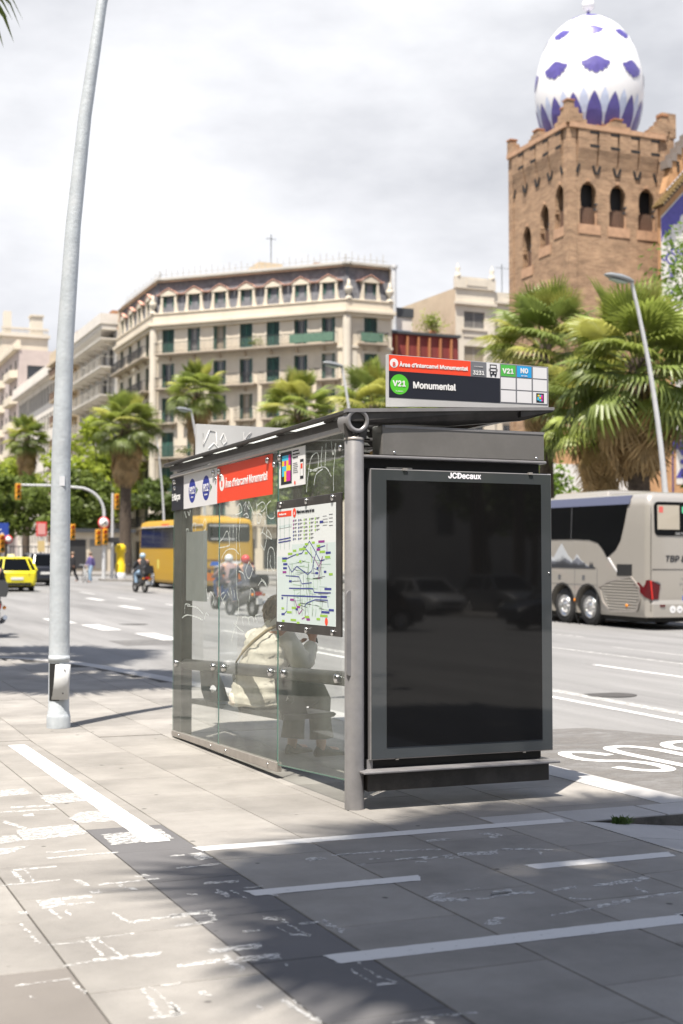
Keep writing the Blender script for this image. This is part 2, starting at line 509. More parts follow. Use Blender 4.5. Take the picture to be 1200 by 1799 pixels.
FONT = None
try:                                               # Blender's own bundled sans, if it is there
    FONT = bpy.data.fonts.load(bpy.utils.system_resource('DATAFILES') + '/fonts/Inter.woff2')
except Exception:
    FONT = None
def text(s, name, parent, loc, facing, size, m, sx=1.0, bold=0.0, align='LEFT', ext=0.0008, rot=None, shear=0.0):
    """flat lettering; loc = baseline start in world coordinates; facing '-y', '-x' or 'up'"""
    c = bpy.data.curves.new(name, 'FONT')
    c.body = s; c.size = size; c.extrude = ext; c.offset = bold; c.align_x = align; c.shear = shear
    c.resolution_u = 4
    if FONT: c.font = FONT
    bw = bold; c.offset = 0.0
    tmp = bpy.data.objects.new(name, c)
    me = bpy.data.meshes.new_from_object(tmp)
    bpy.data.objects.remove(tmp); bpy.data.curves.remove(c)
    if bw:                                        # bolder face: struck several times, slightly shifted
        bm = bmesh.new(); bm.from_mesh(me)
        src = list(bm.verts) + list(bm.edges) + list(bm.faces)
        for k, (ox, oy) in enumerate(((bw, 0), (-bw, 0), (0, bw), (0, -bw))):
            g_ = bmesh.ops.duplicate(bm, geom=src)
            for v in g_['geom']:
                if isinstance(v, bmesh.types.BMVert): v.co.x += ox; v.co.y += oy; v.co.z += .00006 * (k + 1)
        bm.to_mesh(me); bm.free()
    me.materials.clear(); me.materials.append(m)
    o = bpy.data.objects.new(name, me)
    COL.objects.link(o)
    if facing == '-y': mw = Matrix(((1, 0, 0), (0, 0, -1), (0, 1, 0)))
    elif facing == '-x': mw = Matrix(((0, 0, -1), (-1, 0, 0), (0, 1, 0)))
    else: mw = Matrix(((1, 0, 0), (0, 1, 0), (0, 0, 1)))
    if rot: mw = mw @ Matrix.Rotation(rot, 3, 'Z')
    o.rotation_euler = mw.to_euler()
    o.scale = (sx, 1, 1)
    org = ORG.get(parent, Vector((0, 0, 0))) if parent is not None else Vector((0, 0, 0))
    o.location = Vector(loc) - org
    if parent is not None: o.parent = parent
    ORG[o] = Vector(loc)
    return o

def disc(mb, c, r, facing, n=24, m=0, sy=1.0):
    pts = []
    for j in range(n):
        a = 2 * PI * j / n
        if facing == '-y': pts.append((c[0] + r * math.cos(a), c[1], c[2] + sy * r * math.sin(a)))
        elif facing == '-x': pts.append((c[0], c[1] - r * math.cos(a), c[2] + sy * r * math.sin(a)))
        else: pts.append((c[0] + r * math.cos(a), c[1] + sy * r * math.sin(a), c[2]))
    return mb.poly(pts, m)
# ================================================================== GROUND, ROAD, PAVEMENT
ASPHALT = mat_ground('asphalt', (0.195, 0.193, 0.19), 0.22, 0.26, 0.0, 0, 140, 0.5, 1.1, (1.0, 0.09, 1.0))
SLAB = mat_ground('paving_stone', (0.243, 0.231, 0.214), 0.17, 0.24, 0.65, 0.13, 300, 0.2)
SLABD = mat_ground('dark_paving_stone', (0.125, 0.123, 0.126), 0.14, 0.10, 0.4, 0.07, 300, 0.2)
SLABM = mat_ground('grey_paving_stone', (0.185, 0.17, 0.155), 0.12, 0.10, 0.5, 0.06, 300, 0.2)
GRANITE = mat_ground('granite', (0.37, 0.365, 0.36), 0.16, 0.12, 0.3, 0.06, 220, 0.25)
KERBF = mat('kerb_grime', (0.11, 0.105, 0.095), 0.9, var=0.3, vscale=6, dirt=(0.05, 0.05, 0.045), dscale=5, damt=0.85, bump=0.4, bscale=40)
JOINT = mat('joint_sand', (0.05, 0.046, 0.04), 0.95, var=0.3, vscale=8)
LINE = mat_worn('lane_paint', (0.60, 0.60, 0.58), 9, 0.40, 0.10)
LINEOLD = mat_worn('old_lane_paint', (0.46, 0.455, 0.44), 12, 0.46, 0.12)
PAINT = mat_worn('pavement_paint', (0.58, 0.575, 0.565), 30, 0.34, 0.05)
PAINTOLD = mat_worn('flaking_paint', (0.54, 0.535, 0.52), 34, 0.49, 0.08)

road = thing('road', 'wide pale grey asphalt avenue with lane lines', None, kind='structure')
b = MB()
xs = [-320, -60, 0, 60, 500]
ys = [-320, -60, 12, 60, 120, 250, 1300]
v = [(x, y, gz(y) - 0.12) for y in ys for x in xs]
f = [(j * 5 + i, j * 5 + i + 1, (j + 1) * 5 + i + 1, (j + 1) * 5 + i) for j in range(6) for i in range(4)]
b.add(v, f)
b.build('asphalt_surface', ASPHALT, road)

def road_line(name, x0, x1, y0, y1, m, dz=0.004, sk=0.0):
    """painted strip along the street that follows the slope; sk slants it"""
    bb = MB()
    cuts = sorted({y0, y1} | {c for c in (12.0,) if y0 < c < y1})
    for a, c in zip(cuts, cuts[1:]):
        xa = sk * (a - y0); xc = sk * (c - y0)
        bb.poly([(x0 + xa, a, gz(a) - 0.12 + dz), (x1 + xa, a, gz(a) - 0.12 + dz), (x1 + xc, c, gz(c) - 0.12 + dz), (x0 + xc, c, gz(c) - 0.12 + dz)])
    return bb.build(name, m, road)

road_line('lane_line', 9.0, 9.12, 5.0, 24, LINE)
road_line('lane_line', 9.40, 9.60, 5.0, 30, LINEOLD)
for y0, y1 in ((8, 10.5), (14.8, 17.7), (22, 25), (27.8, 30.6), (34, 37), (41, 44), (48, 51), (55, 58)):
    road_line('lane_dash', 12.3, 12.42, y0 + 1.3, y1 + 1.3, LINE)
    road_line('lane_dash', 16.2, 16.32, y0 + 3.4, y1 + 3.4, LINEOLD)
road_line('lane_line', 13.8, 13.92, 5, 23, LINEOLD)
road_line('lane_line', 15.0, 15.1, 4, 22.5, LINEOLD)
for y0, x in ((26.9, 7.3), (30.6, 6.9), (33.8, 6.55)):
    road_line('lane_dash', x, x + 0.45, y0, y0 + 2.4, LINE)
for y0, x in ((41.5, 10.4), (49, 10.9)):
    road_line('lane_dash', x, x + 0.3, y0, y0 + 2.6, LINE)
def stroke(name, pts, w, m, z, parent, closed=False, n=6):
    """painted stroke of even width along a smooth path (plan view)"""
    P = [Vector((p[0], p[1], z)) for p in pts]
    out = []
    for i in range(len(P) - 1):
        p0 = P[max(0, i - 1)]; p1 = P[i]; p2 = P[i + 1]; p3 = P[min(len(P) - 1, i + 2)]
        for k in range(n):
            t = k / n
            out.append(0.5 * ((2 * p1) + (-p0 + p2) * t + (2 * p0 - 5 * p1 + 4 * p2 - p3) * t * t + (-p0 + 3 * p1 - 3 * p2 + p3) * t ** 3))
    out.append(P[-1])
    b = MB(); va = []
    for i, p in enumerate(out):
        d = (out[min(i + 1, len(out) - 1)] - out[max(i - 1, 0)]).normalized()
        s_ = Vector((-d.y, d.x, 0)) * w / 2
        va += [p - s_, p + s_]
    b.add(va, [(2 * i, 2 * i + 1, 2 * i + 3, 2 * i + 2)[::-1] for i in range(len(out) - 1)])
    return b.build(name, m, parent)
LETTER = mat_worn('lettering_paint', (0.74, 0.74, 0.72), 20, 0.30, 0.05)
for pts in ([(6.80, 10.22), (6.72, 10.44), (6.55, 10.52), (6.44, 10.35), (6.43, 10.07), (6.55, 9.92), (6.72, 9.83), (6.81, 9.6), (6.78, 9.35), (6.66, 9.25), (6.50, 9.35), (6.42, 9.57)],
            [(7.0, 9.2), (6.99, 9.8), (6.99, 10.35), (7.06, 10.62), (7.2, 10.7), (7.34, 10.62), (7.41, 10.35), (7.41, 9.8), (7.41, 9.2)]):
    stroke('painted_letter', pts, .115, LETTER, -0.115, road)
stroke('painted_letter', [(8.06, 9.25), (8.06, 10.0), (8.06, 10.72), (7.8, 10.75), (7.62, 10.45), (7.72, 10.08), (8.0, 9.98), (7.72, 9.93), (7.6, 9.6), (7.72, 9.28), (8.04, 9.25)], .115, LETTER, -0.115, road)
# oil-dark streaks and old patches in the bus lane
TAR = mat_worn('tar_patch', (0.165, 0.155, 0.145), 3.0, 0.52, 0.2, 0.85)
TAR2 = mat_worn('asphalt_patch', (0.15, 0.147, 0.143), 2.0, 0.40, 0.2, 0.85)
COVER = mat('cast_iron', (.09, .085, .08), .6, .4, var=.3, vscale=20)
b = MB(); b.poly([(5.75, 9.9, -0.117), (5.9, 5.2, -0.117), (8.6, 5.2, -0.117), (8.4, 10.9, -0.117), (7.6, 12.6, -0.117), (5.8, 13.9, -0.117)])
b.build('tar_patch', TAR, road)

for x0, x1, y0, y1 in ((10.2, 12.0, 20.5, 24.0), (13.2, 14.6, 33, 39), (6.2, 7.6, 25.5, 27.2)):
    bb = MB(); bb.poly([(x0, y0, gz(y0) - .1165), (x1, y0 + .1, gz(y0 + .1) - .1165), (x1 - .1, y1, gz(y1) - .1165), (x0, y1 - .2, gz(y1 - .2) - .1165)]); bb.build('asphalt_patch', TAR2, road)
for x, y in ((9.9, 14.9), (12.9, 24.5), (8.2, 33.0)):
    bb = MB(); bb.lathe([(.0, .004), (.33, .004), (.36, .002)], (x, y, gz(y) - .12), 20); bb.build('manhole_cover', COVER, road)
# ---- pavement
def kerb_x(y):
    P = [(-50, 5.55), (13.5, 5.55), (15.5, 5.33), (17.5, 4.95), (19.5, 4.6), (20.8, 4.25), (21.8, 3.6), (22.5, 2.7), (23.0, 1.4), (23.3, -1.0), (60, -1.2), (300, -1.2)]
    for (a, xa), (c, xc) in zip(P, P[1:]):
        if a <= y <= c: return xa + (xc - xa) * (y - a) / (c - a)
    return -1.2
pav = thing('pavement', 'sunlit stone pavement with worn white markings', None, kind='structure')
b = MB()
b.box(-14, -30, -0.3, 4.44, 6.99, -0.012)
b.box(-14, 6.99, -0.3, 5.27, 12.0, -0.012)
yy = 12.0
while yy < 24.5:
    x1 = kerb_x(yy) - 0.28; x2 = kerb_x(yy + 0.5) - 0.28
    if min(x1, x2) > -2:
        b.hexa([(-14, yy, -0.3), (x1, yy, -0.3), (x2, yy + .5, -0.3), (-14, yy + .5, -0.3), (-14, yy, gz(yy) - .012), (x1, yy, gz(yy) - .012), (x2, yy + .5, gz(yy + .5) - .012), (-14, yy + .5, gz(yy + .5) - .012)])
    yy += 0.5
b.hexa([(-14, 24, -.3), (-1.4, 24, -.3), (-1.4, 110, 1), (-14, 110, 1), (-14, 24, gz(24)), (-1.4, 24, gz(24)), (-1.4, 110, gz(110)), (-14, 110, gz(110))])
b.build('bedding', JOINT, pav)

edges = [-5.6, -5.0, -4.4, -3.78, -3.18, -2.58, -1.96, -1.36, -0.76, -0.16, 0.44, 1.04, 1.68, 2.13, 2.74, 3.32, 3.93, 4.43, 5.26]
GAP = 0.0032
rest = MB(); rest_d = MB()
slab_cache = {}
rr = random.Random(3)
n_slab = 0
for ci in range(len(edges) - 1):
    x0, x1 = edges[ci] + GAP, edges[ci + 1] - GAP
    off = (0.0, 0.36, 0.09, 0.5, 0.22, 0.61)[ci % 6]
    if 2.1 < x0 < 4.5: off = (0.0, 0.37)[ci % 2]
    y = -8.0 + 0.42 + off - 0.735
    while y < 24.6:
        y0, y1 = y + GAP, y + 0.735 - GAP
        y += 0.735
        if x0 > 4.4:                                   # right-hand column only beyond the granite strip
            if y1 < 7.4: continue
            y0 = max(y0, 7.335)
        if x0 < 4.43 and x1 > 4.1 and y0 < 7.33 and y1 > 7.0 and x0 > 3.9: pass
        if y1 > 13 and x1 > kerb_x(y1) - 0.31:
            if x0 > kerb_x(y1) - 0.45: continue
            xe = kerb_x(y1) - 0.31
        else: xe = x1
        if xe - x0 < 0.05: continue
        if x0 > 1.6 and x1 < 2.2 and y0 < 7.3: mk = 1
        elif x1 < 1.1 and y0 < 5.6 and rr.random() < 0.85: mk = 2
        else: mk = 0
        dz = rr.uniform(-0.0007, 0.0007)
        near = 3.2 < y0 < 15.2 and x0 > -1.0 and x0 - 0.165 * y0 > -1.9
        if near and n_slab < 298:
            n_slab += 1
            hx, hy = (xe - x0) / 2, (y1 - y0) / 2
            key = (round(hx, 3), round(hy, 3), mk)
            if key not in slab_cache:
                t = 0.003
                sb = MB()
                sb.loft([[(-hx, -hy, -0.03), (hx, -hy, -0.03), (hx, hy, -0.03), (-hx, hy, -0.03)],
                         [(-hx, -hy, -t), (hx, -hy, -t), (hx, hy, -t), (-hx, hy, -t)],
                         [(-hx + t, -hy + t, 0), (hx - t, -hy + t, 0), (hx - t, hy - t, 0), (-hx + t, hy - t, 0)]], 0, True, False)
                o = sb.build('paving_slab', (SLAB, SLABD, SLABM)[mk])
                slab_cache[key] = o.data
                o.parent = pav
            else:
                o = link_mesh('paving_slab', slab_cache[key], pav)
            ym = (y0 + y1) / 2
            o.location = ((x0 + xe) / 2, ym, gz(ym) + dz)
            o.rotation_euler = (0.0185 if ym > 12 else rr.uniform(-.0003, .0003), rr.uniform(-.0003, .0003), 0)
        else:
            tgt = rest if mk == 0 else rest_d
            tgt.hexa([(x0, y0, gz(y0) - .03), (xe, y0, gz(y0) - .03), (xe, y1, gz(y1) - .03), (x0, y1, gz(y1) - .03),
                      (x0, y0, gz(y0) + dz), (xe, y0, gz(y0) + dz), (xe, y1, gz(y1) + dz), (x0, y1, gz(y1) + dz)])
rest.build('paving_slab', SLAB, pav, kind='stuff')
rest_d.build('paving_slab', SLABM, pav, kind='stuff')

b = MB()
b.poly([(-23.6, -60, -.004), (-14.0, -60, -.004), (-14.0, 12, -.004), (-23.6, 12, -.004)]); b.poly([(-23.6, 12, -.004), (-14.0, 12, -.004), (-14.0, 110, gz(110)), (-23.6, 110, gz(110))])
b.poly([(-14, -30, -.006), (-5.61, -30, -.006), (-5.61, 12, -.006), (-14, 12, -.006)]); b.poly([(-14, 12, -.006), (-5.61, 12, -.006), (-5.61, 24, gz(24)), (-14, 24, gz(24))])
b.build('paved_surface', SLAB, pav)
# granite: kerb along the bus lane, strip at the crossing, dropped ramp
def granite(pts, name, th=0.2, m=GRANITE, parent=pav):
    bb = MB(); bb.prism([(p[0], p[1], p[2]) for p in pts], (0, 0, -th))
    return bb.build(name, m, parent, bev=0.006)
y = 7.345
while y < 23.2:
    y2 = y + 0.95
    xa, xb = kerb_x(y), kerb_x(y2)
    if xb < -0.5: break
    wa = 0.28
    granite([(xa - wa, y + .003, gz(y)), (xa, y + .003, gz(y)), (xb, y2 - .003, gz(y2)), (xb - wa, y2 - .003, gz(y2))], 'kerb_stone')
    y = y2
for x0, x1 in ((3.94, 4.42), (4.43, 5.06), (5.067, 5.55)):
    bb = MB(); bb.box(x0, 6.995, -0.25, x1 - .006, 7.338, 0.0008)
    bb.build('kerb_stone', [GRANITE], pav, bev=0.006)
bb = MB(); bb.box(4.46, 6.984, -0.25, 5.545, 6.993, -0.006); bb.build('kerb_face', KERBF, pav)
def ramp_z(x): return 0.002 - 0.118 * min(1, max(0, (x - 4.43) / 1.1))
for (y0, y1) in ((6.45, 6.98), (5.7, 6.444), (4.9, 5.694), (4.1, 4.894), (3.2, 4.094)):
    for x0, x1 in ((4.437, 5.0), (5.005, 5.62)):
        granite([(x0, y0, ramp_z(x0)), (x1, y0, ramp_z(x1)), (x1, y1, ramp_z(x1)), (x0, y1, ramp_z(x0))], 'ramp_stone')
# tuft of weed in the kerb joint
GRASS = mat_leaf('weed_green', (0.08, 0.14, 0.03), 0.4)
b = MB(); rg = random.Random(5)
for k in range(80):
    a = rg.uniform(0, 2 * PI); r0 = rg.uniform(0, .05); h = rg.uniform(.02, .06)
    x, y = 4.70 + r0 * math.cos(a) * 1.4, 6.955 + r0 * math.sin(a) * .5
    dx, dy = rg.uniform(-.04, .04), rg.uniform(-.035, .02)
    z0 = ramp_z(4.7) - .002
    w = .005
    b.add([(x - w, y, z0), (x + w, y, z0), (x + dx * .6 + w * .8, y + dy * .6, z0 + h * .7), (x + dx * 1.3, y + dy * 1.3, z0 + h)], [(0, 1, 2), (0, 2, 3)])
tag(b.build('weed_tuft', GRASS), 'small green weed growing at the foot of the dropped kerb', 'weed')

# ---- white paint on the pavement
RG = random.Random(77)
def ragged(pts, step=.022, amp=.0075):
    out = []
    for i in range(len(pts)):
        a, c = pts[i], pts[(i + 1) % len(pts)]
        l = math.hypot(c[0] - a[0], c[1] - a[1]); n = max(1, int(l / step))
        for k in range(n):
            t = k / n
            j = amp if l < .6 else amp * .35
            out.append((a[0] + (c[0] - a[0]) * t + RG.uniform(-j, j), a[1] + (c[1] - a[1]) * t + RG.uniform(-j, j)))
    return out
def paint(name, pts, m=PAINT, z=0.0018):
    pts = ragged(pts)
    bb = MB(); bb.poly([(p[0], p[1], z) for p in pts])
    if sum(pts[i][0] * pts[(i + 1) % len(pts)][1] - pts[(i + 1) % len(pts)][0] * pts[i][1] for i in range(len(pts))) < 0:
        bb.f = [tuple(reversed(q)) for q in bb.f]
    return bb.build(name, m, pav)
paint('painted_line', [(1.90, 7.34), (2.045, 7.34), (2.035, 11.98), (1.89, 11.98)])
for y0, y1, x0, x1 in ((7.0, 7.12, 2.12, 4.36), (5.94, 6.05, 2.05, 2.90), (5.94, 6.05, 3.53, 4.36), (4.79, 4.92, 1.99, 3.62), (4.83, 4.93, 3.62, 4.2)):
    paint('painted_line', [(x0, y0), (x1 - .02, y0 - .005), (x1 + .02, y1 - .005), (x0 - .02, y1)])
STROKES = [[(1.447,9.483),(1.618,9.534),(1.628,9.268),(1.408,9.224)],[(1.646,9.172),(1.936,9.209),(1.937,8.839),(1.659,8.815)],[(1.405,8.742),(1.641,8.717),(1.654,8.786),(1.416,8.81)],[(1.313,8.594),(1.655,8.587),(1.664,8.637),(1.32,8.643)],[(1.435,8.5),(1.499,8.502),(1.487,8.404),(1.422,8.42)],[(1.673,8.259),(1.776,8.445),(1.935,8.438),(2.039,8.277),(1.949,8.061),(1.687,8.062)],[(1.307,7.987),(1.666,8.045),(1.671,7.736),(1.574,7.679),(1.301,7.65)],[(1.277,8.257),(1.362,7.972),(1.38,8.052),(1.295,8.342)],[(1.199,7.835),(1.284,7.848),(1.294,7.653),(1.165,7.615)],[(1.732,7.661),(2.079,7.717),(2.079,7.397),(1.718,7.34)],[(1.352,7.252),(1.562,7.263),(1.57,7.304),(1.359,7.292)],[(1.327,7.117),(1.701,7.128),(1.71,7.167),(1.334,7.155)],[(1.146,7.489),(1.299,7.492),(1.169,7.328),(1.117,7.295)],[(1.112,6.894),(1.328,6.899),(1.335,6.935),(1.117,6.93)],[(1.105,6.886),(1.118,6.594),(1.137,6.641),(1.124,6.938)],[(1.175,6.914),(1.169,6.625),(1.177,6.641),(1.183,6.932)],[(1.009,6.578),(1.295,6.593),(1.3,6.619),(1.013,6.603)],[(1.353,6.594),(1.39,6.561),(1.404,6.423),(1.37,6.431)],[(1.116,6.229),(1.227,6.245),(1.218,6.095),(1.113,6.064)],[(1.225,6.193),(1.361,6.19),(1.372,6.248),(1.235,6.251)],[(1.216,6.081),(1.345,6.088),(1.351,6.116),(1.221,6.109)],[(1.137,6.037),(1.147,5.848),(1.159,5.876),(1.15,6.066)],[(1.194,5.986),(1.199,5.884),(1.211,5.909),(1.205,6.012)],[(1.0,6.053),(1.053,6.054),(1.04,6.002),(1.006,6.008)],[(1.373,6.313),(1.418,6.327),(1.418,6.262),(1.37,6.266)],[(1.439,6.421),(1.736,6.436),(1.743,6.465),(1.445,6.449)],[(1.377,5.86),(1.397,5.671),(1.412,5.706),(1.392,5.897)],[(1.401,5.671),(1.645,5.722),(1.653,5.758),(1.408,5.706)],[(1.525,6.398),(1.527,6.347),(1.541,6.379),(1.539,6.431)],[(1.534,6.309),(1.579,6.257),(1.589,6.292),(1.544,6.345)],[(1.637,6.547),(1.704,6.574),(1.711,6.527),(1.647,6.525)],[(0.979,5.826),(0.994,5.49),(1.004,5.509),(0.989,5.848)],[(1.015,5.457),(1.17,5.453),(1.174,5.475),(1.019,5.479)],[(1.183,5.498),(1.188,5.225),(1.197,5.24),(1.192,5.515)],[(1.219,5.467),(1.252,5.195),(1.262,5.217),(1.229,5.491)],[(1.143,5.164),(1.401,5.164),(1.411,5.205),(1.151,5.205)],[(1.026,5.15),(1.143,5.166),(1.146,5.183),(1.029,5.166)],[(1.179,5.468),(1.226,5.461),(1.238,5.516),(1.19,5.523)],[(1.253,5.497),(1.379,5.507),(1.382,5.521),(1.255,5.511)],[(0.82,4.973),(1.015,4.98),(1.017,4.993),(0.821,4.985)],[(1.008,4.988),(1.031,4.775),(1.04,4.794),(1.017,5.008)],[(1.223,4.77),(1.2,4.44),(1.215,4.455),(1.239,4.788)],[(1.254,4.781),(1.27,4.457),(1.277,4.468),(1.261,4.794)],[(1.168,4.432),(1.275,4.43),(1.282,4.457),(1.174,4.46)],[(0.849,4.835),(0.861,4.802),(0.838,4.802)],[(1.295,4.773),(1.367,4.772),(1.371,4.788),(1.299,4.789)],[(1.929,6.932),(2.002,6.931),(2.01,6.961),(1.937,6.962)],[(2.037,6.967),(2.104,6.973),(2.123,6.806),(2.031,6.784)],[(1.878,6.636),(2.119,6.652),(2.127,6.68),(1.885,6.663)],[(1.895,6.25),(2.069,6.233),(2.082,6.276),(1.907,6.293)],[(1.902,6.07),(1.927,5.947),(1.955,6.012),(1.93,6.138)],[(1.973,6.081),(1.996,5.911),(2.007,5.935),(1.984,6.107)],[(2.034,6.082),(2.142,6.094),(2.151,6.121),(2.042,6.109)],[(2.101,5.977),(2.157,5.97),(2.155,5.907),(2.127,5.886),(2.108,5.936)],[(1.585,5.688),(1.767,5.711),(1.785,5.778),(1.601,5.754)],[(1.566,5.549),(1.745,5.555),(1.754,5.59),(1.574,5.583)],[(1.764,5.75),(1.783,5.747),(1.759,5.582),(1.728,5.568)],[(1.942,5.528),(2.011,5.455),(2.03,5.502),(1.961,5.576)],[(1.995,5.525),(2.018,5.21),(2.03,5.232),(2.007,5.549)],[(1.953,5.243),(2.03,5.186),(2.044,5.221),(1.967,5.278)],[(1.948,5.374),(1.968,5.249),(1.975,5.263),(1.955,5.388)],[(2.046,5.384),(2.142,5.385),(2.149,5.403),(2.053,5.403)],[(2.147,5.375),(2.164,5.184),(2.192,5.232),(2.176,5.427)],[(1.797,5.353),(1.868,5.349),(1.876,5.374),(1.805,5.378)],[(1.764,6.079),(1.81,6.053),(1.817,6.076),(1.77,6.102)],[(1.574,5.104),(1.79,5.106),(1.813,5.178),(1.593,5.174)],[(1.416,4.973),(1.583,4.979),(1.595,5.022),(1.426,5.016)],[(1.597,5.013),(1.609,4.815),(1.644,4.876),(1.633,5.079)],[(1.634,4.953),(1.804,4.938),(1.828,5.009),(1.655,5.024)],[(1.628,4.437),(1.664,4.165),(1.681,4.191),(1.646,4.467)],[(1.67,4.441),(1.672,4.207),(1.678,4.216),(1.677,4.451)],[(1.972,4.802),(2.043,4.794),(2.059,4.836),(1.988,4.843)],[(1.398,4.662),(1.42,4.662),(1.428,4.597),(1.397,4.621)],[(1.267,4.555),(1.273,4.465),(1.287,4.489),(1.281,4.579)],[(1.252,4.489),(1.282,4.485),(1.306,4.449),(1.239,4.443)],[(1.526,4.423),(1.535,4.384),(1.546,4.405),(1.537,4.443)],[(1.785,4.843),(1.798,4.827),(1.813,4.863),(1.801,4.879)],[(1.975,4.803),(2.189,4.818),(2.204,4.857),(1.989,4.84)],[(1.99,4.696),(1.999,4.51),(2.007,4.522),(1.998,4.709)],[(2.052,4.78),(2.048,4.734),(2.059,4.749),(2.064,4.795)],[(2.044,4.696),(2.049,4.61),(2.057,4.621),(2.052,4.707)],[(2.045,4.6),(2.079,4.476),(2.087,4.489),(2.053,4.614)],[(2.0,4.482),(2.077,4.47),(2.089,4.496),(2.011,4.509)],[(1.877,4.097),(2.185,4.082),(2.193,4.098),(1.883,4.112)],[(1.986,4.085),(2.108,4.085),(2.122,4.116),(1.999,4.116)],[(1.982,4.073),(1.997,4.025),(2.016,4.053),(2.001,4.102)],[(3.683,6.871),(3.735,6.882),(3.781,6.867),(3.808,6.791),(3.734,6.732),(3.682,6.744),(3.731,6.792),(3.722,6.841)],[(3.316,6.774),(3.464,6.774),(3.485,6.817),(3.337,6.818)],[(2.753,6.612),(3.009,6.624),(3.023,6.655),(2.765,6.642)],[(3.029,6.614),(3.3,6.554),(3.314,6.581),(3.041,6.641)],[(2.962,6.398),(3.139,6.397),(3.156,6.432),(2.978,6.433)],[(3.019,6.298),(3.089,6.294),(3.107,6.332),(3.036,6.335)],[(3.083,6.346),(3.285,6.392),(3.304,6.431),(3.1,6.384)],[(3.214,6.333),(3.291,6.324),(3.313,6.369),(3.236,6.378)],[(3.307,6.371),(3.521,6.333),(3.564,6.412),(3.347,6.449)],[(3.559,6.418),(3.643,6.399),(3.658,6.425),(3.574,6.444)],[(2.729,6.37),(2.77,6.357),(2.784,6.388),(2.742,6.402)],[(2.843,6.461),(2.894,6.451),(2.906,6.477),(2.854,6.487)],[(2.545,6.61),(2.626,6.646),(2.66,6.562),(2.551,6.539)],[(2.705,6.62),(2.821,6.622),(2.834,6.654),(2.717,6.652)],[(3.586,6.421),(3.646,6.404),(3.666,6.44),(3.606,6.456)],[(3.656,6.398),(3.76,6.355),(3.783,6.393),(3.678,6.437)],[(3.756,6.347),(3.724,6.233),(3.753,6.268),(3.786,6.384)],[(3.763,6.36),(3.834,6.309),(3.851,6.336),(3.78,6.388)],[(2.746,5.611),(2.818,5.671),(2.903,5.666),(2.823,5.594),(2.923,5.508),(2.894,5.482),(2.777,5.516),(2.736,5.562)],[(2.933,5.486),(3.014,5.476),(3.024,5.495),(2.943,5.506)],[(3.031,5.525),(3.151,5.535),(3.197,5.62),(3.074,5.609)],[(2.932,5.678),(3.081,5.679),(3.086,5.689),(2.937,5.689)],[(2.77,5.121),(2.849,5.178),(2.915,5.172),(2.842,5.104),(2.842,5.079),(2.786,5.064),(2.767,5.09)],[(3.047,5.548),(3.242,5.491),(3.268,5.536),(3.072,5.593)],[(3.017,5.5),(3.107,5.49),(3.153,5.573),(3.061,5.583)],[(3.339,5.496),(3.482,5.517),(3.506,5.557),(3.361,5.535)],[(3.562,5.505),(3.706,5.507),(3.74,5.559),(3.594,5.557)],[(3.701,5.499),(3.899,5.535),(3.945,5.605),(3.744,5.568)],[(3.1,5.105),(3.346,5.146),(3.36,5.171),(3.114,5.129)],[(3.344,5.141),(3.548,5.184),(3.587,5.246),(3.379,5.201)],[(3.565,5.209),(3.86,5.244),(3.886,5.282),(3.588,5.246)],[(3.331,5.346),(3.406,5.292),(3.423,5.318),(3.347,5.373)],[(3.717,5.396),(3.719,5.298),(3.747,5.332),(3.745,5.431)]]
for pl in STROKES:
    paint('worn_marking', pl, PAINTOLD, 0.0015)

# ---- pavement across the avenue and the crossing street
fp = thing('far_pavement', 'pale pavement across the avenue under the palms', None, kind='structure')
def pave(pts, name='paved_surface'):
    bb = MB()
    top = [(x, y, gz(y)) for x, y in pts]
    bb.prism(top, (0, 0, -0.4))
    return bb.build(name, SLAB, fp)
pave([(24.3, -200), (70, -200), (70, 12), (24.3, 12)])
pave([(24.3, 12.005), (70, 12.005), (70, 84), (19.5, 84), (18.2, 82), (18.2, 80), (20, 77.5), (22.5, 72), (24.3, 68)])
pave([(19.5, 97), (110, 97), (110, 200), (19.5, 200)])
pave([(-1.2, 99), (6, 99), (6, 249), (-1.2, 249)])
# ================================================================== BUS SHELTER
STEEL = mat('dark_painted_steel', (0.060, 0.056, 0.053), 0.42, 0.35, var=0.14, vscale=7, dirt=(0.13, 0.12, 0.11), dscale=3.5, damt=0.35, bump=0.05, bscale=90)
STEELL = mat('grey_painted_steel', (0.245, 0.24, 0.245), 0.4, 0.25, var=0.12, vscale=9, dirt=(0.3, 0.29, 0.28), dscale=7, damt=0.4, bump=0.05, bscale=120)
BOX = mat('header_box_steel', (0.175, 0.168, 0.16), 0.36, 0.2, var=0.08, vscale=3, dirt=(0.26, 0.25, 0.24), dscale=2.6, damt=0.35)
ALU = mat('bare_aluminium', (0.42, 0.39, 0.36), 0.45, 0.6, var=0.12, vscale=12)
CHROME = mat('bolt_steel', (0.55, 0.55, 0.55), 0.22, 1.0)
GLASS = mat_glass('shelter_glass', (0.955, 0.98, 0.965), 1.5, 0.0, 0.21)  # last value sets the dust and painted reflection veil
GEDGE = mat('glass_edge', (0.03, 0.16, 0.12), 0.15, spec=0.8)
FRAMEG = mat('black_glass_border', (0.060, 0.067, 0.071), 0.035, spec=0.9)
SCREEN = mat('switched_off_screen', (0.0075, 0.0075, 0.0078), 0.03, spec=0.45)
GLOWTEXT = mat('glowing_lettering', (0.62, 0.60, 0.62), .5, emit=.35)  # white lettering given a faint emission of its own to brighten it
SEAL = mat('rubber_black', (0.008, 0.008, 0.008), 0.7)
SIGNBACK = mat('sign_light_grey', (0.50, 0.50, 0.50), 0.5, var=0.05, vscale=3)
RED = mat('sign_red', (0.82, 0.065, 0.022), 0.42)
GREEN = mat('sign_green', (0.09, 0.53, 0.03), 0.42)
GREEN2 = mat('route_green', (0.08, 0.45, 0.07), 0.42)
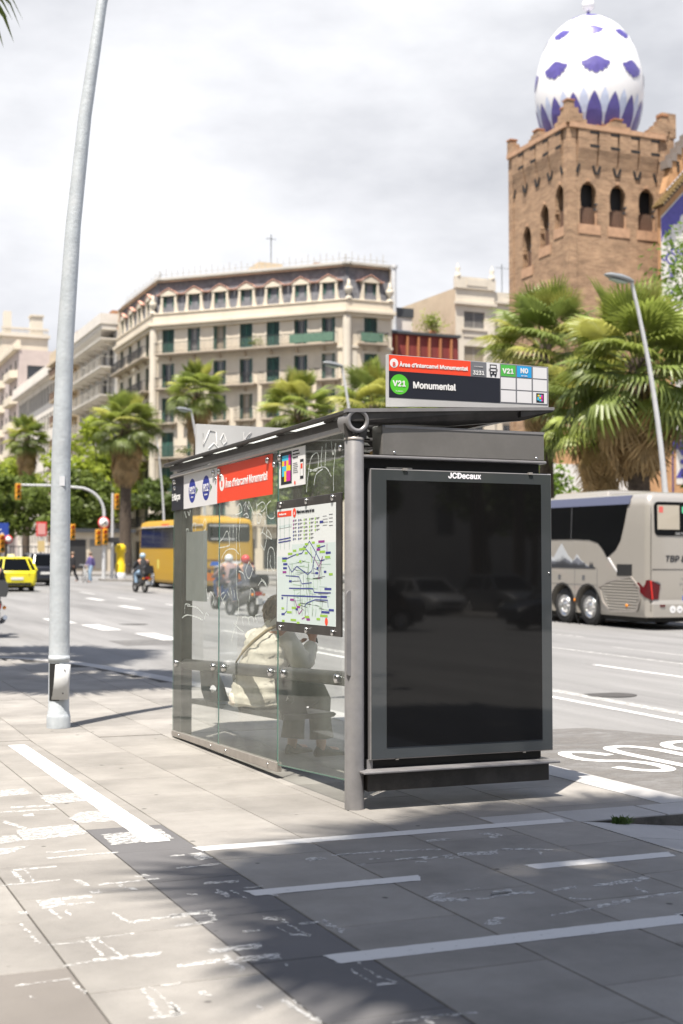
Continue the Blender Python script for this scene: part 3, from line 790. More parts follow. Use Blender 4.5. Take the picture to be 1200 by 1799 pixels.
BLUEC = mat('route_cyan', (0.02, 0.33, 0.70), 0.42)
NAVY = mat('sign_navy_black', (0.010, 0.012, 0.022), 0.4)
GREYS = mat('sign_mid_grey', (0.17, 0.175, 0.195), 0.45)
CELL = mat('cell_white', (0.72, 0.72, 0.74), 0.4)
BLUE = mat('print_blue', (0.02, 0.035, 0.28), 0.5)
SCRATCH = mat_worn('etched_scratch', (0.68, 0.73, 0.70), 45, 0.46, 0.16, 0.9)
OPAL = bpy.data.materials.new('opal_roof'); OPAL.use_nodes = True
_t = OPAL.node_tree; _b = _t.nodes['Principled BSDF']; _b.inputs['Base Color'].default_value = (0.8, 0.82, 0.8, 1)
_tl = _t.nodes.new('ShaderNodeBsdfTranslucent'); _tl.inputs['Color'].default_value = (0.85, 0.87, 0.85, 1)
_ms = _t.nodes.new('ShaderNodeMixShader'); _ms.inputs[0].default_value = 0.7
_t.links.new(_b.outputs[0], _ms.inputs[1]); _t.links.new(_tl.outputs[0], _ms.inputs[2]); _t.links.new(_ms.outputs[0], _t.nodes['Material Output'].inputs[0])

GXP = 3.36                                         # plane of the back glass
def zs(y): return -0.033 * (y - 8.02)
sh = thing('bus_shelter', 'dark grey glazed bus shelter with switched-off advertising screen at its end', 'bus shelter', (3.375, 7.9, 0))

# near post, with the open tube end above it
b = MB(); b.lathe([(0.061, 0.0), (0.061, 2.315), (0.056, 2.322), (0.0, 2.322)], (3.375, 7.9, 0), 28)
post = b.build('post', STEELL, sh)
b = MB(); b.lathe([(0.064, 2.306), (0.064, 2.318), (0.06, 2.322)], (3.375, 7.9, 0), 28); b.build('collar', ALU, post)
b = MB()                                            # service hatch on the post
for (ya, za, yb, zb) in ((0, .98, 0, 1.50),):
    pts = []
    for k in range(9):
        a = PI * k / 8; pts.append((3.375 - 0.022 * math.cos(a), 7.8375, 1.47 + 0.03 * math.sin(a)))
    for k in range(9):
        a = PI * k / 8; pts.append((3.375 + 0.022 * math.cos(a), 7.8375, 1.0 - 0.03 * math.sin(a)))
    pts = [(p[0] - .048, 7.855, p[2] - 0.14) for p in pts]
    b.prism(pts, (0, 0.02, 0))
b.build('hatch', STEELL, post)
b = MB()
b.lathe([(0.052, .16), (0.052, 0.0), (0.072, 0.0), (0.076, 0.004), (0.076, .16)], (3.375, 7.835, 2.425), 32, axis='y')
rb = b.build('roof_tube', STEELL, sh)
b = MB(); b.lathe([(0.0, 0.03), (0.0515, 0.03)], (3.375, 7.835, 2.425), 24, axis='y'); b.build('end_plug', SEAL, rb)
b = MB(); b.bar((3.375, 7.87, 2.32), (3.375, 7.87, 2.355), 0.012, m=0); b.bar((3.33, 7.875, 2.32), (3.318, 7.875, 2.41), 0.012, 0.05)
b.bar((3.42, 7.875, 2.32), (3.432, 7.875, 2.40), 0.012, 0.05); b.build('bracket', STEEL, rb)
# far corner post: flat section
b = MB(); b.box(3.37, 11.80, 0.0, 3.47, 12.06, 2.36); b.build('post', STEEL, sh, bev=0.008)

# glazing: three panes with visible green edges
for y0, y1, zb, zt in ((8.022, 9.262, 0.165, 2.372), (9.278, 10.672, 0.10, 2.36), (10.688, 12.05, 0.05, 2.345)):
    zb1 = zb - 0.062 * (y1 - y0) / 1.24 if y0 < 9 else zb - 0.042
    b = MB(); x = GXP
    p = [(x, y0, zb), (x, y1, zb1), (x, y1, zt), (x, y0, zt)]
    b.poly([p[0], p[3], p[2], p[1]])
    pane = b.build('glass_pane', GLASS, sh)
    b = MB()
    for a, c in ((p[0], p[1]), (p[1], p[2]), (p[2], p[3]), (p[3], p[0])):
        b.bar((a[0] + .005, a[1], a[2]), (c[0] + .005, c[1], c[2]), 0.0095, 0.0026, up=(1, 0, 0))
    b.build('pane_edge', GEDGE, pane)
    b = MB()
    for (yy_, zz_) in ((y0 + .06, zt - .10), (y1 - .06, zt - .10)):
        b.lathe([(0.0, -.012), (.018, -.010), (.021, -.002), (.021, .004)], (x - .004, yy_, zz_), 14, axis='x')
    b.build('bolt', CHROME, pane, kind='stuff')
# top beam, lip with slits, roof
b = MB(); b.box(3.338, 7.99, 2.405, 3.43, 12.1, 2.452); b.build('top_beam', STEEL, sh, bev=0.004)
b = MB(); b.hexa([(3.33, 8.03, 2.372), (3.362, 8.03, 2.368), (3.362, 12.08, 2.336), (3.33, 12.08, 2.340), (3.34, 8.03, 2.403), (3.362, 8.03, 2.403), (3.362, 12.08, 2.369), (3.34, 12.08, 2.369)])
b.build('pale_trim', ALU, sh)
roof = MB()
def roof_z(x): return 2.492 + (x - 3.33) * 0.055
YA, YB = 7.845, 12.18
roof.hexa([(3.300, YA, 2.468), (3.335, YA, 2.466), (3.335, YB, 2.452), (3.300, YB, 2.456), (3.300, YA, 2.492), (3.335, YA, 2.496), (3.335, YB, 2.480), (3.300, YB, 2.476)])
rf = roof.build('roof', STEEL, sh, bev=0.004)
b = MB(); b.hexa([(3.336, YA + .04, 2.478), (3.80, YA + .06, 2.503), (3.80, YB - .02, 2.488), (3.336, YB - .02, 2.463), (3.336, YA + .04, 2.490), (3.80, YA + .06, 2.515), (3.80, YB - .02, 2.501), (3.336, YB - .02, 2.476)])
b.build('opal_panel', OPAL, rf)
b = MB(); b.hexa([(3.803, YA + .06, 2.503), (4.55, YA + .06, 2.545), (4.55, YB - .02, 2.53), (3.803, YB - .02, 2.488), (3.803, YA + .06, 2.515), (4.55, YA + .06, 2.558), (4.55, YB - .02, 2.543), (3.803, YB - .02, 2.501)]); b.build('roof_panel', STEEL, rf)
b = MB()
for k in range(5):
    y0 = YA + .3 + k * .92
    b.box(3.33, y0, 2.453, 3.43, y0 + .16, 2.476)
b.build('lip_bracket', STEEL, rf, kind='stuff')
b = MB()                                            # near gable of the roof: tapering wing with thin pale lip
b.prism([(3.30, YA, 2.468), (3.335, YA, 2.42), (4.05, YA + .06, 2.425), (4.60, YA + .05, 2.485), (4.79, YA, 2.545), (4.795, YA, 2.572), (3.30, YA, 2.490)], (0, 0.05, 0))
b.build('roof_gable', STEEL, rf)
b = MB(); b.prism([(3.296, YA - .012, 2.474), (4.80, YA - .012, 2.556), (4.80, YA - .012, 2.576), (3.296, YA - .012, 2.497)], (0, 0.05, 0)); b.build('edge_strip', STEELL, rf)
b = MB(); b.hexa([(4.55, YA, 2.50), (4.80, YA, 2.548), (4.80, YB, 2.53), (4.55, YB, 2.49), (4.55, YA, 2.56), (4.80, YA, 2.574), (4.80, YB, 2.556), (4.55, YB, 2.545)]); b.build('front_gutter', STEEL, rf)
for k in range(5):
    y0 = YA + .05 + k * 1.06
    b = MB(); b.hexa([(3.43, y0, 2.40), (4.6, y0, 2.495), (4.6, y0 + .05, 2.495), (3.43, y0 + .05, 2.40), (3.43, y0, 2.475), (4.6, y0, 2.542), (4.6, y0 + .05, 2.54), (3.43, y0 + .05, 2.473)])
    b.build('rafter', STEEL, rf)
# louvred panel beside the header box
for k in range(6):
    b = MB(); b.bar((3.445, 8.05, 2.16 + k * .045), (3.54, 8.05, 2.16 + k * .045), 0.05, 0.012, up=(0, -.5, 1)); b.build('louvre', STEEL, sh)

# advertising cabinet
cab = MB(); cab.box(3.447, 7.93, 0.245, 4.735, 8.08, 2.215); cabinet = cab.build('cabinet', SEAL, sh)
b = MB()
b.loft([[(3.475 + i, 7.885 - d, .297 + i), (4.80 - i, 7.885 - d, .297 + i), (4.80 - i, 7.885 - d, 2.132 - i), (3.475 + i, 7.885 - d, 2.132 - i)] for i, d in ((0, -.105), (0, 0.0), (0.006, .006))], 0, True, False)
fr = b.build('screen_frame', STEELL, sh)
b = MB(); b.box(3.483, 7.874, .305, 4.792, 7.8785, 2.124); b.build('glass_border', FRAMEG, fr)
b = MB(); b.box(3.586, 7.871, .374, 4.714, 7.8736, 2.058); b.build('screen', SCREEN, fr)
b = MB()
for x in (3.70, 4.62):
    b.box(x, 7.866, 2.122, x + .03, 7.884, 2.137)
    b.box(x - .05, 7.876, .292, x - .03, 7.882, .300)
b.box(3.60, 7.90, 2.133, 3.78, 7.96, 2.143)
b.build('latch', ALU, fr, kind='stuff')
b = MB(); b.lathe([(0, -.004), (.007, -.003), (.007, .003)], (4.772, 7.8735, 1.47), 12, axis='y'); b.build('lock', CHROME, fr)
text('JCDecaux', 'lettering', fr, (4.145, 7.8735, 2.083), '-y', 0.068, GLOWTEXT, sx=1.04, align='CENTER', bold=0.0022)
# shelf strips and boxes above and below
b = MB(); b.box(3.395, 7.862, 2.196, 4.755, 7.99, 2.214); b.build('upper_shelf', STEELL, sh, bev=0.005)
b = MB(); b.box(3.552, 7.870, 2.2145, 4.742, 8.02, 2.410); hb = b.build('header_box', BOX, sh, bev=0.007)
b = MB(); b.box(3.575, 7.867, 2.392, 4.742, 7.8695, 2.408); b.build('header_trim', STEELL, hb)
b = MB()
for x, z in ((3.64, 2.235), (4.68, 2.232)):
    b.lathe([(0, -.004), (.009, -.003), (.009, .002)], (x, 7.868, z), 12, axis='y')
b.build('rivet', CHROME, hb, kind='stuff')
b = MB(); b.box(3.385, 7.765, 0.228, 4.785, 8.0, 0.242); b.build('lower_shelf', STEELL, sh, bev=0.004)
b = MB(); b.box(3.435, 7.83, 0.112, 4.738, 7.93, 0.2275); b.build('kick_board', STEEL, sh, bev=0.004)
b = MB(); b.box(3.46, 7.90, 0.2425, 3.50, 7.96, .30); b.build('foot', STEELL, sh, kind='stuff')

# back rail (tube) with clamps, bottom rail
b = MB(); b.tube([(3.415, 8.04, 0.793), (3.415, 12.03, 0.66)], 0.047, 18); rail = b.build('back_rail', STEEL, sh)
b = MB()
for y in (8.14, 9.13, 9.41, 10.53, 10.81, 11.93):
    b.lathe([(0, -.062), (.026, -.06), (.031, -.052), (.031, -.03)], (3.40, y, 0.793 + zs(y) + .004), 14, axis='x')
b.build('clamp', CHROME, rail, kind='stuff')
b = MB(); b.hexa([(3.352, 9.27, .050), (3.395, 9.27, .050), (3.395, 12.05, .012), (3.352, 12.05, .012), (3.352, 9.27, .118), (3.395, 9.27, .118), (3.395, 12.05, .06), (3.352, 12.05, .06)])
brl = b.build('bottom_rail', ALU, sh, bev=0.004)
b = MB()
for y in (9.45, 10.45, 10.85, 11.8):
    b.lathe([(0, -.008), (.008, -.006), (.008, .002)], (3.351, y, .088 - (y - 9.3) * .019), 10, axis='x')
b.build('rivet', CHROME, brl, kind='stuff')
# bench
bz = lambda y: .475 + zs(y)
b = MB()
prof = [(3.47, .44), (3.86, .455), (3.88, .475), (3.86, .49), (3.62, .482), (3.47, .485)]
rings = [[(x, y, z + zs(y)) for x, z in prof] for y in (9.42, 10.4, 11.85)]
b.loft(rings, 0, True, False)
bench = b.build('seat', STEEL, sh, bev=0.006)
for y in (9.46, 10.45, 11.35):
    b = MB()
    zo = zs(y)
    o8 = [(3.405, .77), (3.48, .80), (3.56, .76), (3.63, .60), (3.67, .47), (3.55, .435), (3.47, .44), (3.42, .58)]
    cx, cz, r = 3.525, .59, .032
    inn = []
    for (x, z) in o8:
        a = math.atan2(z - cz, x - cx); inn.append((cx + r * math.cos(a), cz + r * math.sin(a)))
    n = 8
    # plate with a round hole: ring of quads on both faces
    for sgn, yy in ((-1, y - .004), (1, y + .004)):
        v = [(x, yy, z + zo) for x, z in o8] + [(x, yy, z + zo) for x, z in inn]
        b.add(v, [(i, (i + 1) % n, n + (i + 1) % n, n + i) if sgn < 0 else (n + i, n + (i + 1) % n, (i + 1) % n, i) for i in range(n)])
    for ring in (o8, inn):
        v = [(x, y - .004, z + zo) for x, z in ring] + [(x, y + .004, z + zo) for x, z in ring]
        b.add(v, [(i, (i + 1) % n, n + (i + 1) % n, n + i) for i in range(n)])
    b.build('seat_bracket', STEEL, bench)

# signs along the top of the glass
def plate_x(name, y_far, y_near, z0, z1, m, parent, x=GXP - .006, th=.003):
    bb = MB(); bb.box(x, y_near, z0, x + th, y_far, z1); return bb.build(name, m, parent)
strip = plate_x('route_strip', 12.09, 11.70, 2.042, 2.338, NAVY, sh)
text('Enllaços', 'lettering', strip, (GXP - .0065, 12.075, 2.135), '-x', 0.112, WHITE, sx=.86, bold=0.0022)
wp = plate_x('route_plate', 11.697, 10.715, 2.042, 2.340, CELL, sh)
b = MB()
for yc in (11.43, 11.02):
    disc(b, (GXP - .0066, yc, 2.19), .105, '-x', 28)
b.build('route_disc', BLUE, wp, kind='stuff')
b = MB()
for yc in (11.43, 11.02):
    b.poly([(GXP - .0066, yc - .12, 2.22), (GXP - .0066, yc - .17, 2.19), (GXP - .0066, yc - .12, 2.15)])
b.build('arrow_mark', mat('print_green_dark', (0.03, 0.12, 0.05), 0.5), wp, kind='stuff')
for yc in (11.43, 11.02):
    text('H12', 'lettering', wp, (GXP - .0072, yc + .002, 2.165), '-x', 0.115, WHITE, sx=.95, bold=0.0028, align='CENTER')
    text('Besòs Mar' if yc < 11.2 else 'Gornal', 'lettering', wp, (GXP - .0072, yc + .002, 2.128), '-x', 0.026, WHITE, align='CENTER')
rp = plate_x('station_plate', 10.71, 9.37, 2.045, 2.343, RED, sh)
b = MB(); disc(b, (GXP - .0066, 10.58, 2.205), .067, '-x', 28); b.build('letter_disc', WHITE, rp)
text('B', 'lettering', rp, (GXP - .0072, 10.58, 2.176), '-x', 0.082, RED, bold=0.003, align='CENTER')
text('Àrea d’intercanvi Monumental', 'lettering', rp, (GXP - .0072, 10.49, 2.160), '-x', 0.118, WHITE, sx=.875, bold=0.0022)
b = MB()
for y in (11.98, 10.80, 10.64, 9.46, 9.20):
    b.lathe([(0, -.02), (.02, -.018), (.024, -.01), (.024, 0)], (GXP - .006, y, 2.30), 14, axis='x')
    b.lathe([(.016, 0), (.016, .03)], (GXP - .006, y, 2.30), 10, axis='x')
b.build('sign_bolt', CHROME, rp, kind='stuff')
tagp = plate_x('code_plate', 9.225, 8.705, 2.078, 2.345, WHITE, sh)
b = MB(); x = GXP - .0068
b.poly([(x, 9.185, 2.10), (x, 9.185, 2.33), (x, 8.965, 2.33), (x, 8.965, 2.10)][::1])
b.build('print_black', BLACKP, tagp)
cm = [mat('print_cyan', (0.05, 0.5, 0.75), .5), mat('print_magenta', (0.62, 0.02, 0.3), .5), mat('print_yellow', (0.8, 0.6, 0.03), .5)]
b = MB(); x = GXP - .0073
grid = ['010.', '1012', '0022', '0.21', '.012']
grid = ['0001', '2121', '0022', '0211', '.211']
for r_, row in enumerate(grid):
    for c_, ch in enumerate(row):
        if ch == '.': continue
        y1 = 9.16 - c_ * .043; z1 = 2.305 - r_ * .037
        b.poly([(x, y1, z1), (x, y1 - .043, z1), (x, y1 - .043, z1 - .037), (x, y1, z1 - .037)][::-1], int(ch))
b.build('colour_blocks', cm, tagp)
b = MB()
b.box(x, 8.80, 2.12, x + .0006, 8.735, 2.255)
b.build('phone_outline', BLACKP, tagp)
b = MB(); b.box(x - .0006, 8.794, 2.14, x, 8.741, 2.235); b.build('phone_face', WHITE, tagp)
b = MB(); b.box(x - .0012, 8.785, 2.19, x - .0006, 8.75, 2.225); b.build('red_mark', RED, tagp); b = MB(); disc(b, (x - .0007, 8.90, 2.10), .014, '-x', 14); b.build('red_disc', RED, tagp)
for k, s_ in enumerate(('Consulta l’arribada', 'del bus en temps real', 'Escaneja el codi')):
    text(s_, 'lettering', tagp, (x - .0002, 8.945, 2.318 - k * .022), '-x', 0.019, BLACKP, bold=0.0003)
for k in range(6):
    bb = MB(); bb.box(x, 8.94, 2.235 - k * .013, x + .0005, 8.86 - (k % 3) * .01, 2.239 - k * .013)
    bb.build('text_line', GREYS, tagp)

# map case
mc = MB(); mc.box(3.341, 8.035, 1.062, 3.3545, 9.245, 1.985); mcase = mc.build('map_case', STEEL, sh, bev=0.004)
PAPER = mat('map_paper', (0.70, 0.735, 0.735), 0.55, var=0.03, vscale=2.0)
b = MB()
NY = 14
pts0 = []; pts1 = []
for k in range(NY + 1):
    t = k / NY; bow = .006 * math.sin(PI * t * 3) * (1 - t)
    z = 1.925 - .80 * t
    pts0.append((3.3395 - abs(bow) * .0, 9.226 - bow * 2.2, z)); pts1.append((3.3395, 8.115, z))
b.add(pts0 + pts1, [(k, k + 1, NY + 1 + k + 1, NY + 1 + k) for k in range(NY)])
paper = b.build('map_sheet', PAPER, mcase)
PX = 3.3388
def my(u): return 9.215 - u * 1.09           # u, v in 0..1 on the sheet
def mz(v): return 1.925 - v * .80
pc = [mat('map_blue', (0.03, 0.04, 0.25), .6), mat('map_green', (0.30, 0.52, 0.06), .6), mat('map_purple', (0.28, 0.03, 0.25), .6), mat('map_pale', (0.42, 0.55, 0.50), .6), mat('map_line_green', (0.36, 0.52, 0.36), .6), mat('map_teal_wash', (0.58, 0.67, 0.66), .6), RED, GREYS]
mb_ = MB()
def mrect(u0, v0, u1, v1, m, dx=0.0):
    mb_.poly([(PX - dx, my(u0), mz(v0)), (PX - dx, my(u0), mz(v1)), (PX - dx, my(u1), mz(v1)), (PX - dx, my(u1), mz(v0))], m)
def mline(pts, w, m, dx=0.0005):
    for (u0, v0), (u1, v1) in zip(pts, pts[1:]):
        du, dv = (u1 - u0) * 1.09, (v1 - v0) * .8
        l = math.hypot(du, dv) or 1
        nu, nv = -dv / l * w / 1.09, du / l * w / .8
        mb_.poly([(PX - dx, my(u0 + nu), mz(v0 + nv)), (PX - dx, my(u1 + nu), mz(v1 + nv)), (PX - dx, my(u1 - nu), mz(v1 - nv)), (PX - dx, my(u0 - nu), mz(v0 - nv))], m)
mrect(0.0, .02, .26, .07, 6)
mrect(0.27, .32, 1.0, 1.0, 5, -.0003); mrect(0.0, .42, .27, 1.0, 5, -.0003); 
rm = random.Random(11)
for c_ in range(5):                                        # index columns
    for r_ in range((6, 6, 6, 6, 4)[c_]):
        u = .29 + c_ * .095; v = .105 + r_ * .032
        mrect(u, v, u + .016, v + .018, (2 if r_ < 3 else 0, 0, 1, 1, 1)[c_], .0004)
        mrect(u + .024, v + .001, u + .05 + rm.random() * .03, v + .006, 7, .0004); mrect(u + .024, v + .010, u + .05 + rm.random() * .02, v + .014, 7, .0004)
for r_ in range(4):
    mrect(.80, .10 + r_ * .025, .80 + .06 + .03 * rm.random(), .104 + r_ * .025, 7, .0004); mrect(.90, .09 + r_ * .03, .96, .095 + r_ * .03, 7, .0004)
mrect(.75, .137, .81, .157, 0, .0004)
for u in (.05, .13, .22): mline([(u, .08), (u + .004, .36)], .0035, 3)
mline([(0.02, .16), (.26, .15)], .010, 5); mline([(.02, .272), (.25, .258)], .004, 0); mline([(.02, .295), (.25, .283)], .004, 0)
for k in range(120):                                        # street grid
    u = .2 + .6 * rm.random(); v = .45 + .42 * rm.random(); l = .05 + .15 * rm.random()
    if rm.random() < .5: mline([(u, v), (u + rm.uniform(-.03, .03), min(.93, v + l))], .0022, rm.choice((3, 4, 4, 7)), .0003)
    else: mline([(u, v), (min(.93, u + l), v + rm.uniform(-.02, .02))], .0022, rm.choice((3, 4, 7)), .0003)
mline([(.18, .44), (.33, .41), (.45, .40), (.58, .30), (.66, .37), (.76, .47), (.83, .46)], .0035, 0)
mline([(.2, .5), (.27, .56), (.36, .51), (.55, .58), (.62, .55), (.68, .42), (.72, .36), (.84, .345)], .0035, 0)
mline([(.16, .59), (.4, .60), (.45, .66), (.62, .65)], .003, 0); mline([(.48, .34), (.64, .44), (.66, .6)], .0035, 0)
mline([(.22, .70), (.64, .70), (.66, .73), (.93, .73)], .004, 0); mline([(.08, .765), (.78, .765)], .0045, 0)
mline([(.5, .85), (.54, .82), (.68, .79), (.88, .79), (.89, .85)], .0035, 0); mline([(.19, .77), (.18, .9), (.12, .93)], .003, 0)
mline([(.33, .80), (.4, .92), (.46, .88)], .004, 2); mline([(.45, .96), (.55, .93)], .004, 2); mline([(.65, .43), (.74, .52), (.8, .43), (.73, .62)], .003, 2)
mline([(.87, .33), (.87, .42)], .003, 2); mline([(.43, .37), (.5, .34)], .0035, 1); mline([(.6, .35), (.62, .48)], .004, 1)
for (u, v, w, m) in ((.09, .43, .09, 0), (.09, .45, .08, 1), (.11, .48, .08, 0), (.11, .515, .07, 0), (.1, .55, .07, 2), (.2, .39, .08, 1), (.29, .365, .06, 1), (.4, .355, .12, 1), (.5, .315, .06, 1), (.62, .305, .05, 1), (.73, .30, .1, 2), (.7, .365, .06, 2), (.7, .335, .06, 1), (.75, .385, .09, 1), (.85, .395, .08, 0), (.84, .43, .08, 1), (.7, .52, .03, 0), (.68, .56, .05, 0), (.82, .55, .04, 0), (.9, .57, .06, 1), (.22, .63, .05, 0), (.83, .69, .11, 0), (.77, .755, .1, 0), (.08, .78, .03, 0), (.24, .79, .07, 2), (.36, .85, .06, 2), (.34, .87, .04, 0), (.27, .86, .08, 1), (.08, .87, .05, 1), (.08, .92, .06, 0), (.18, .90, .09, 1), (.78, .88, .13, 0), (.76, .91, .12, 1), (.7, .94, .06, 1), (.5, .93, .08, 1), (.25, .965, .1, 1), (.36, .985, .05, 1), (.09, .98, .05, 1), (.9, .86, .08, 0), (.53, .95, .06, 2), (.39, .83, .04, 1), (.4, .46, .04, 1), (.5, .39, .05, 1), (.35, .40, .04, 1)):
    mrect(u, v, u + w, v + .018, m, .0006)
mb_.build('map_print', pc, paper, kind='stuff')
b = MB(); disc(b, (PX - .0006, my(.315), mz(.045)), .033, '-x', 20); disc(b, (PX - .0006, my(.86), mz(.965)), .026, '-x', 20); b.build('red_disc', RED, paper, kind='stuff')
text('Plànol nova xarxa de bus', 'lettering', paper, (PX - .0006, my(.355), mz(.055)), '-x', 0.043, BLACKP, sx=.95, bold=.0006)
text('Àrea Monumental', 'lettering', paper, (PX - .001, my(.03), mz(.055)), '-x', 0.026, WHITE, sx=.95)
text('B', 'lettering', paper, (PX - .001, my(.315), mz(.063)), '-x', 0.04, WHITE, align='CENTER')
b = MB()
for y in (8.17, 8.64, 9.15):
    for z in (1.957, 1.085):
        b.lathe([(0, -.014), (.018, -.012), (.021, -.006), (.021, 0)], (3.340, y, z), 14, axis='x')
b.build('case_bolt', CHROME, mcase, kind='stuff')

# narrow grey panel inside the far pane (back of a timetable)
b = MB(); b.box(3.37, 11.08, 1.235, 3.385, 11.66, 1.835); b.build('timetable_back', mat('panel_grey', (0.27, 0.285, 0.285), .55, var=.1, vscale=5), sh)

# scratched scrawls on the outside of the glass
def scrawl(pts, r=0.0048, name='scratched_scrawl', n=7, x=GXP - .0025, m=None):
    """one scribbled stroke; points are (y, z), smoothed"""
    P = [Vector((x, p[0], p[1])) for p in pts]
    out = []
    for i in range(len(P) - 1):
        p0 = P[max(0, i - 1)]; p1 = P[i]; p2 = P[i + 1]; p3 = P[min(len(P) - 1, i + 2)]
        for k in range(n):
            t = k / n
            out.append(0.5 * ((2 * p1) + (-p0 + p2) * t + (2 * p0 - 5 * p1 + 4 * p2 - p3) * t * t + (-p0 + 3 * p1 - 3 * p2 + p3) * t ** 3))
    out.append(P[-1])
    b = MB()
    up = Vector((1, 0, 0))
    va = []
    for i, p in enumerate(out):
        d = (out[min(i + 1, len(out) - 1)] - out[max(i - 1, 0)])
        d = d.normalized() if d.length > 1e-6 else Vector((0, 1, 0))
        s_ = up.cross(d).normalized() * r * (0.6 + 0.5 * abs(math.sin(i * 1.7)))
        va += [p + s_, p - s_]
    b.add(va, [(2 * i, 2 * i + 1, 2 * i + 3, 2 * i + 2) for i in range(len(out) - 1)])
    return b.build(name, m or SCRATCH, sh)
for pts_ in [[(10.66,1.27),(10.67,1.68),(10.57,1.75),(10.44,1.81),(10.39,1.71),(10.42,1.69),(10.66,1.68)],[(10.38,1.85),(10.38,1.71)],[(10.29,1.86),(10.3,1.73)],[(10.2,1.83),(10.21,1.6),(10.19,1.31),(10.15,1.25),(10.17,1.16)],[(10.11,1.92),(10.15,1.77),(10.12,1.65),(10.1,1.53)],[(10.59,1.57),(10.57,1.61),(10.44,1.66),(10.26,1.66),(10.15,1.62)],[(9.9,1.56),(9.98,1.49),(9.9,1.43),(9.82,1.5),(9.88,1.55),(9.79,1.49)],[(10.15,1.49),(10.04,1.47),(9.99,1.42)],[(10.24,1.93),(10.08,1.95),(10.12,2.01),(10.18,2.0),(10.16,1.95)],[(10.04,1.99),(9.98,2.02),(10.02,1.95)],[(9.96,2.0),(9.9,1.96),(9.92,2.02),(9.85,1.97),(9.79,1.91)],[(10.04,1.92),(9.96,1.93),(9.92,1.9),(9.98,1.9)],[(9.73,2.0),(9.71,1.84)],[(9.72,1.98),(9.59,2.0),(9.53,1.96),(9.62,1.93),(9.62,1.97)],[(9.69,1.92),(9.62,1.9),(9.66,1.85),(9.7,1.85)],[(9.64,1.76),(9.57,1.8),(9.53,1.86),(9.5,1.75)],[(9.61,1.78),(9.39,1.72),(9.48,1.79),(9.51,1.71),(9.55,1.64)],[(9.41,2.0),(9.5,1.97),(9.49,1.9),(9.41,1.87),(9.33,1.88),(9.34,1.92)],[(9.64,1.69),(9.55,1.64)],[(9.48,1.48),(9.47,1.62),(9.41,1.66),(9.34,1.63),(9.32,1.53),(9.35,1.49),(9.42,1.53),(9.41,1.6)],[(10.48,1.3),(10.56,1.25),(10.5,1.22),(10.61,1.29),(10.52,1.32)],[(10.44,1.33),(10.38,1.29)],[(10.36,1.36),(10.31,1.29)],[(10.27,1.34),(10.25,1.28)],[(9.9,1.25),(9.86,1.35),(9.79,1.34),(9.77,1.29)],[(9.69,1.38),(9.58,1.42),(9.49,1.37)],[(9.62,1.43),(9.49,1.37)],[(11.49,1.2),(11.64,1.2),(11.66,1.12)],[(11.74,1.08),(11.58,1.11),(11.31,1.1),(11.12,1.08)],[(11.59,1.19),(11.29,1.18),(11.1,1.13)],[(11.01,1.34),(10.96,1.26),(10.89,1.32),(10.8,1.27),(10.85,1.21)],[(11.07,1.08),(11.01,1.14),(10.94,1.12)],[(11.6,1.84),(11.62,1.86),(11.56,1.86),(11.55,1.83)],[(11.44,1.84),(11.42,1.9),(11.33,1.9),(11.35,1.84)],[(11.13,1.87),(11.06,1.93),(11.02,1.86),(11.09,1.83)],[(11.68,2.02),(11.62,1.96)],[(11.58,2.02),(11.53,1.98),(11.5,2.03)],[(8.69,2.02),(8.66,2.13),(8.6,2.25),(8.48,2.27),(8.49,2.16),(8.66,2.18)],[(8.4,2.31),(8.42,2.19),(8.36,2.17)],[(8.33,2.33),(8.35,2.17)],[(8.24,2.33),(8.21,2.24),(8.16,2.31),(8.2,2.13),(8.2,2.0)],[(8.63,2.16),(8.36,2.17),(8.24,2.1)],[(8.55,2.06),(8.51,2.13),(8.39,2.16)],[(10.34,0.93),(10.24,1.05),(10.16,1.14),(10.15,1.26)],[(10.03,1.07),(10.06,1.13),(9.93,1.13),(9.91,1.08)],[(9.88,1.08),(9.91,1.13),(9.81,1.14),(9.79,1.09)],[(9.71,1.1),(9.75,1.15),(9.67,1.16)],[(10.27,1.08),(10.13,1.04),(10.03,1.02)]]:
    scrawl(pts_)

# roof signs
def roof_sign(y, blank):
    s_ = MB(); x0, x1 = 3.655, 4.855
    dz0, dz1 = 2.545, 2.592
    if blank: x0, x1, dz0, dz1 = 3.44, 4.6, 2.50, 2.52
    t0, t1 = (2.886, 2.872) if not blank else (2.795, 2.79)
    s_.prism([(x0, y, dz0), (x1, y, dz1), (x1, y, t1), (x0, y, t0)], (0, 0.035, 0))
    return s_.build('roof_sign', SIGNBACK, rf, bev=.003), x0, x1
sg, x0, x1 = roof_sign(8.0, False)
def sx(u): return x0 + u * (x1 - x0)
def szz(u, v):                                   # v: 0 top .. 1 bottom of the printed area
    top = 2.886 - .014 * u; bot = 2.600 + .006 * u
    return top + (bot - top) * v
def sp(name, u0, v0, u1, v1, m, dy=.0012):
    bb = MB(); y = 8.0 - dy
    bb.poly([(sx(u0), y, szz(u0, v0)), (sx(u0), y, szz(u0, v1)), (sx(u1), y, szz(u1, v1)), (sx(u1), y, szz(u1, v0))])
    return bb.build(name, m, sg)
sp('red_band', 0.006, .012, .503, .375, RED); sp('black_band', .006, .378, .688, .985, NAVY)
sp('number_field', .504, .012, .602, .375, GREYS); sp('bus_field', .603, .012, .687, .375, CELL)
sp('grid_field', .689, .012, .996, .985, GREYS, .0010)
cells = [(.693, .787), (.796, .890), (.899, .990)]
for r_, (v0, v1) in enumerate(((.03, .315), (.345, .635), (.665, .955))):
    for c_, (u0, u1) in enumerate(cells):
        sp('route_cell', u0, v0, u1, v1, GREEN2 if (r_, c_) == (0, 0) else BLUEC if (r_, c_) == (0, 1) else CELL, .0020)
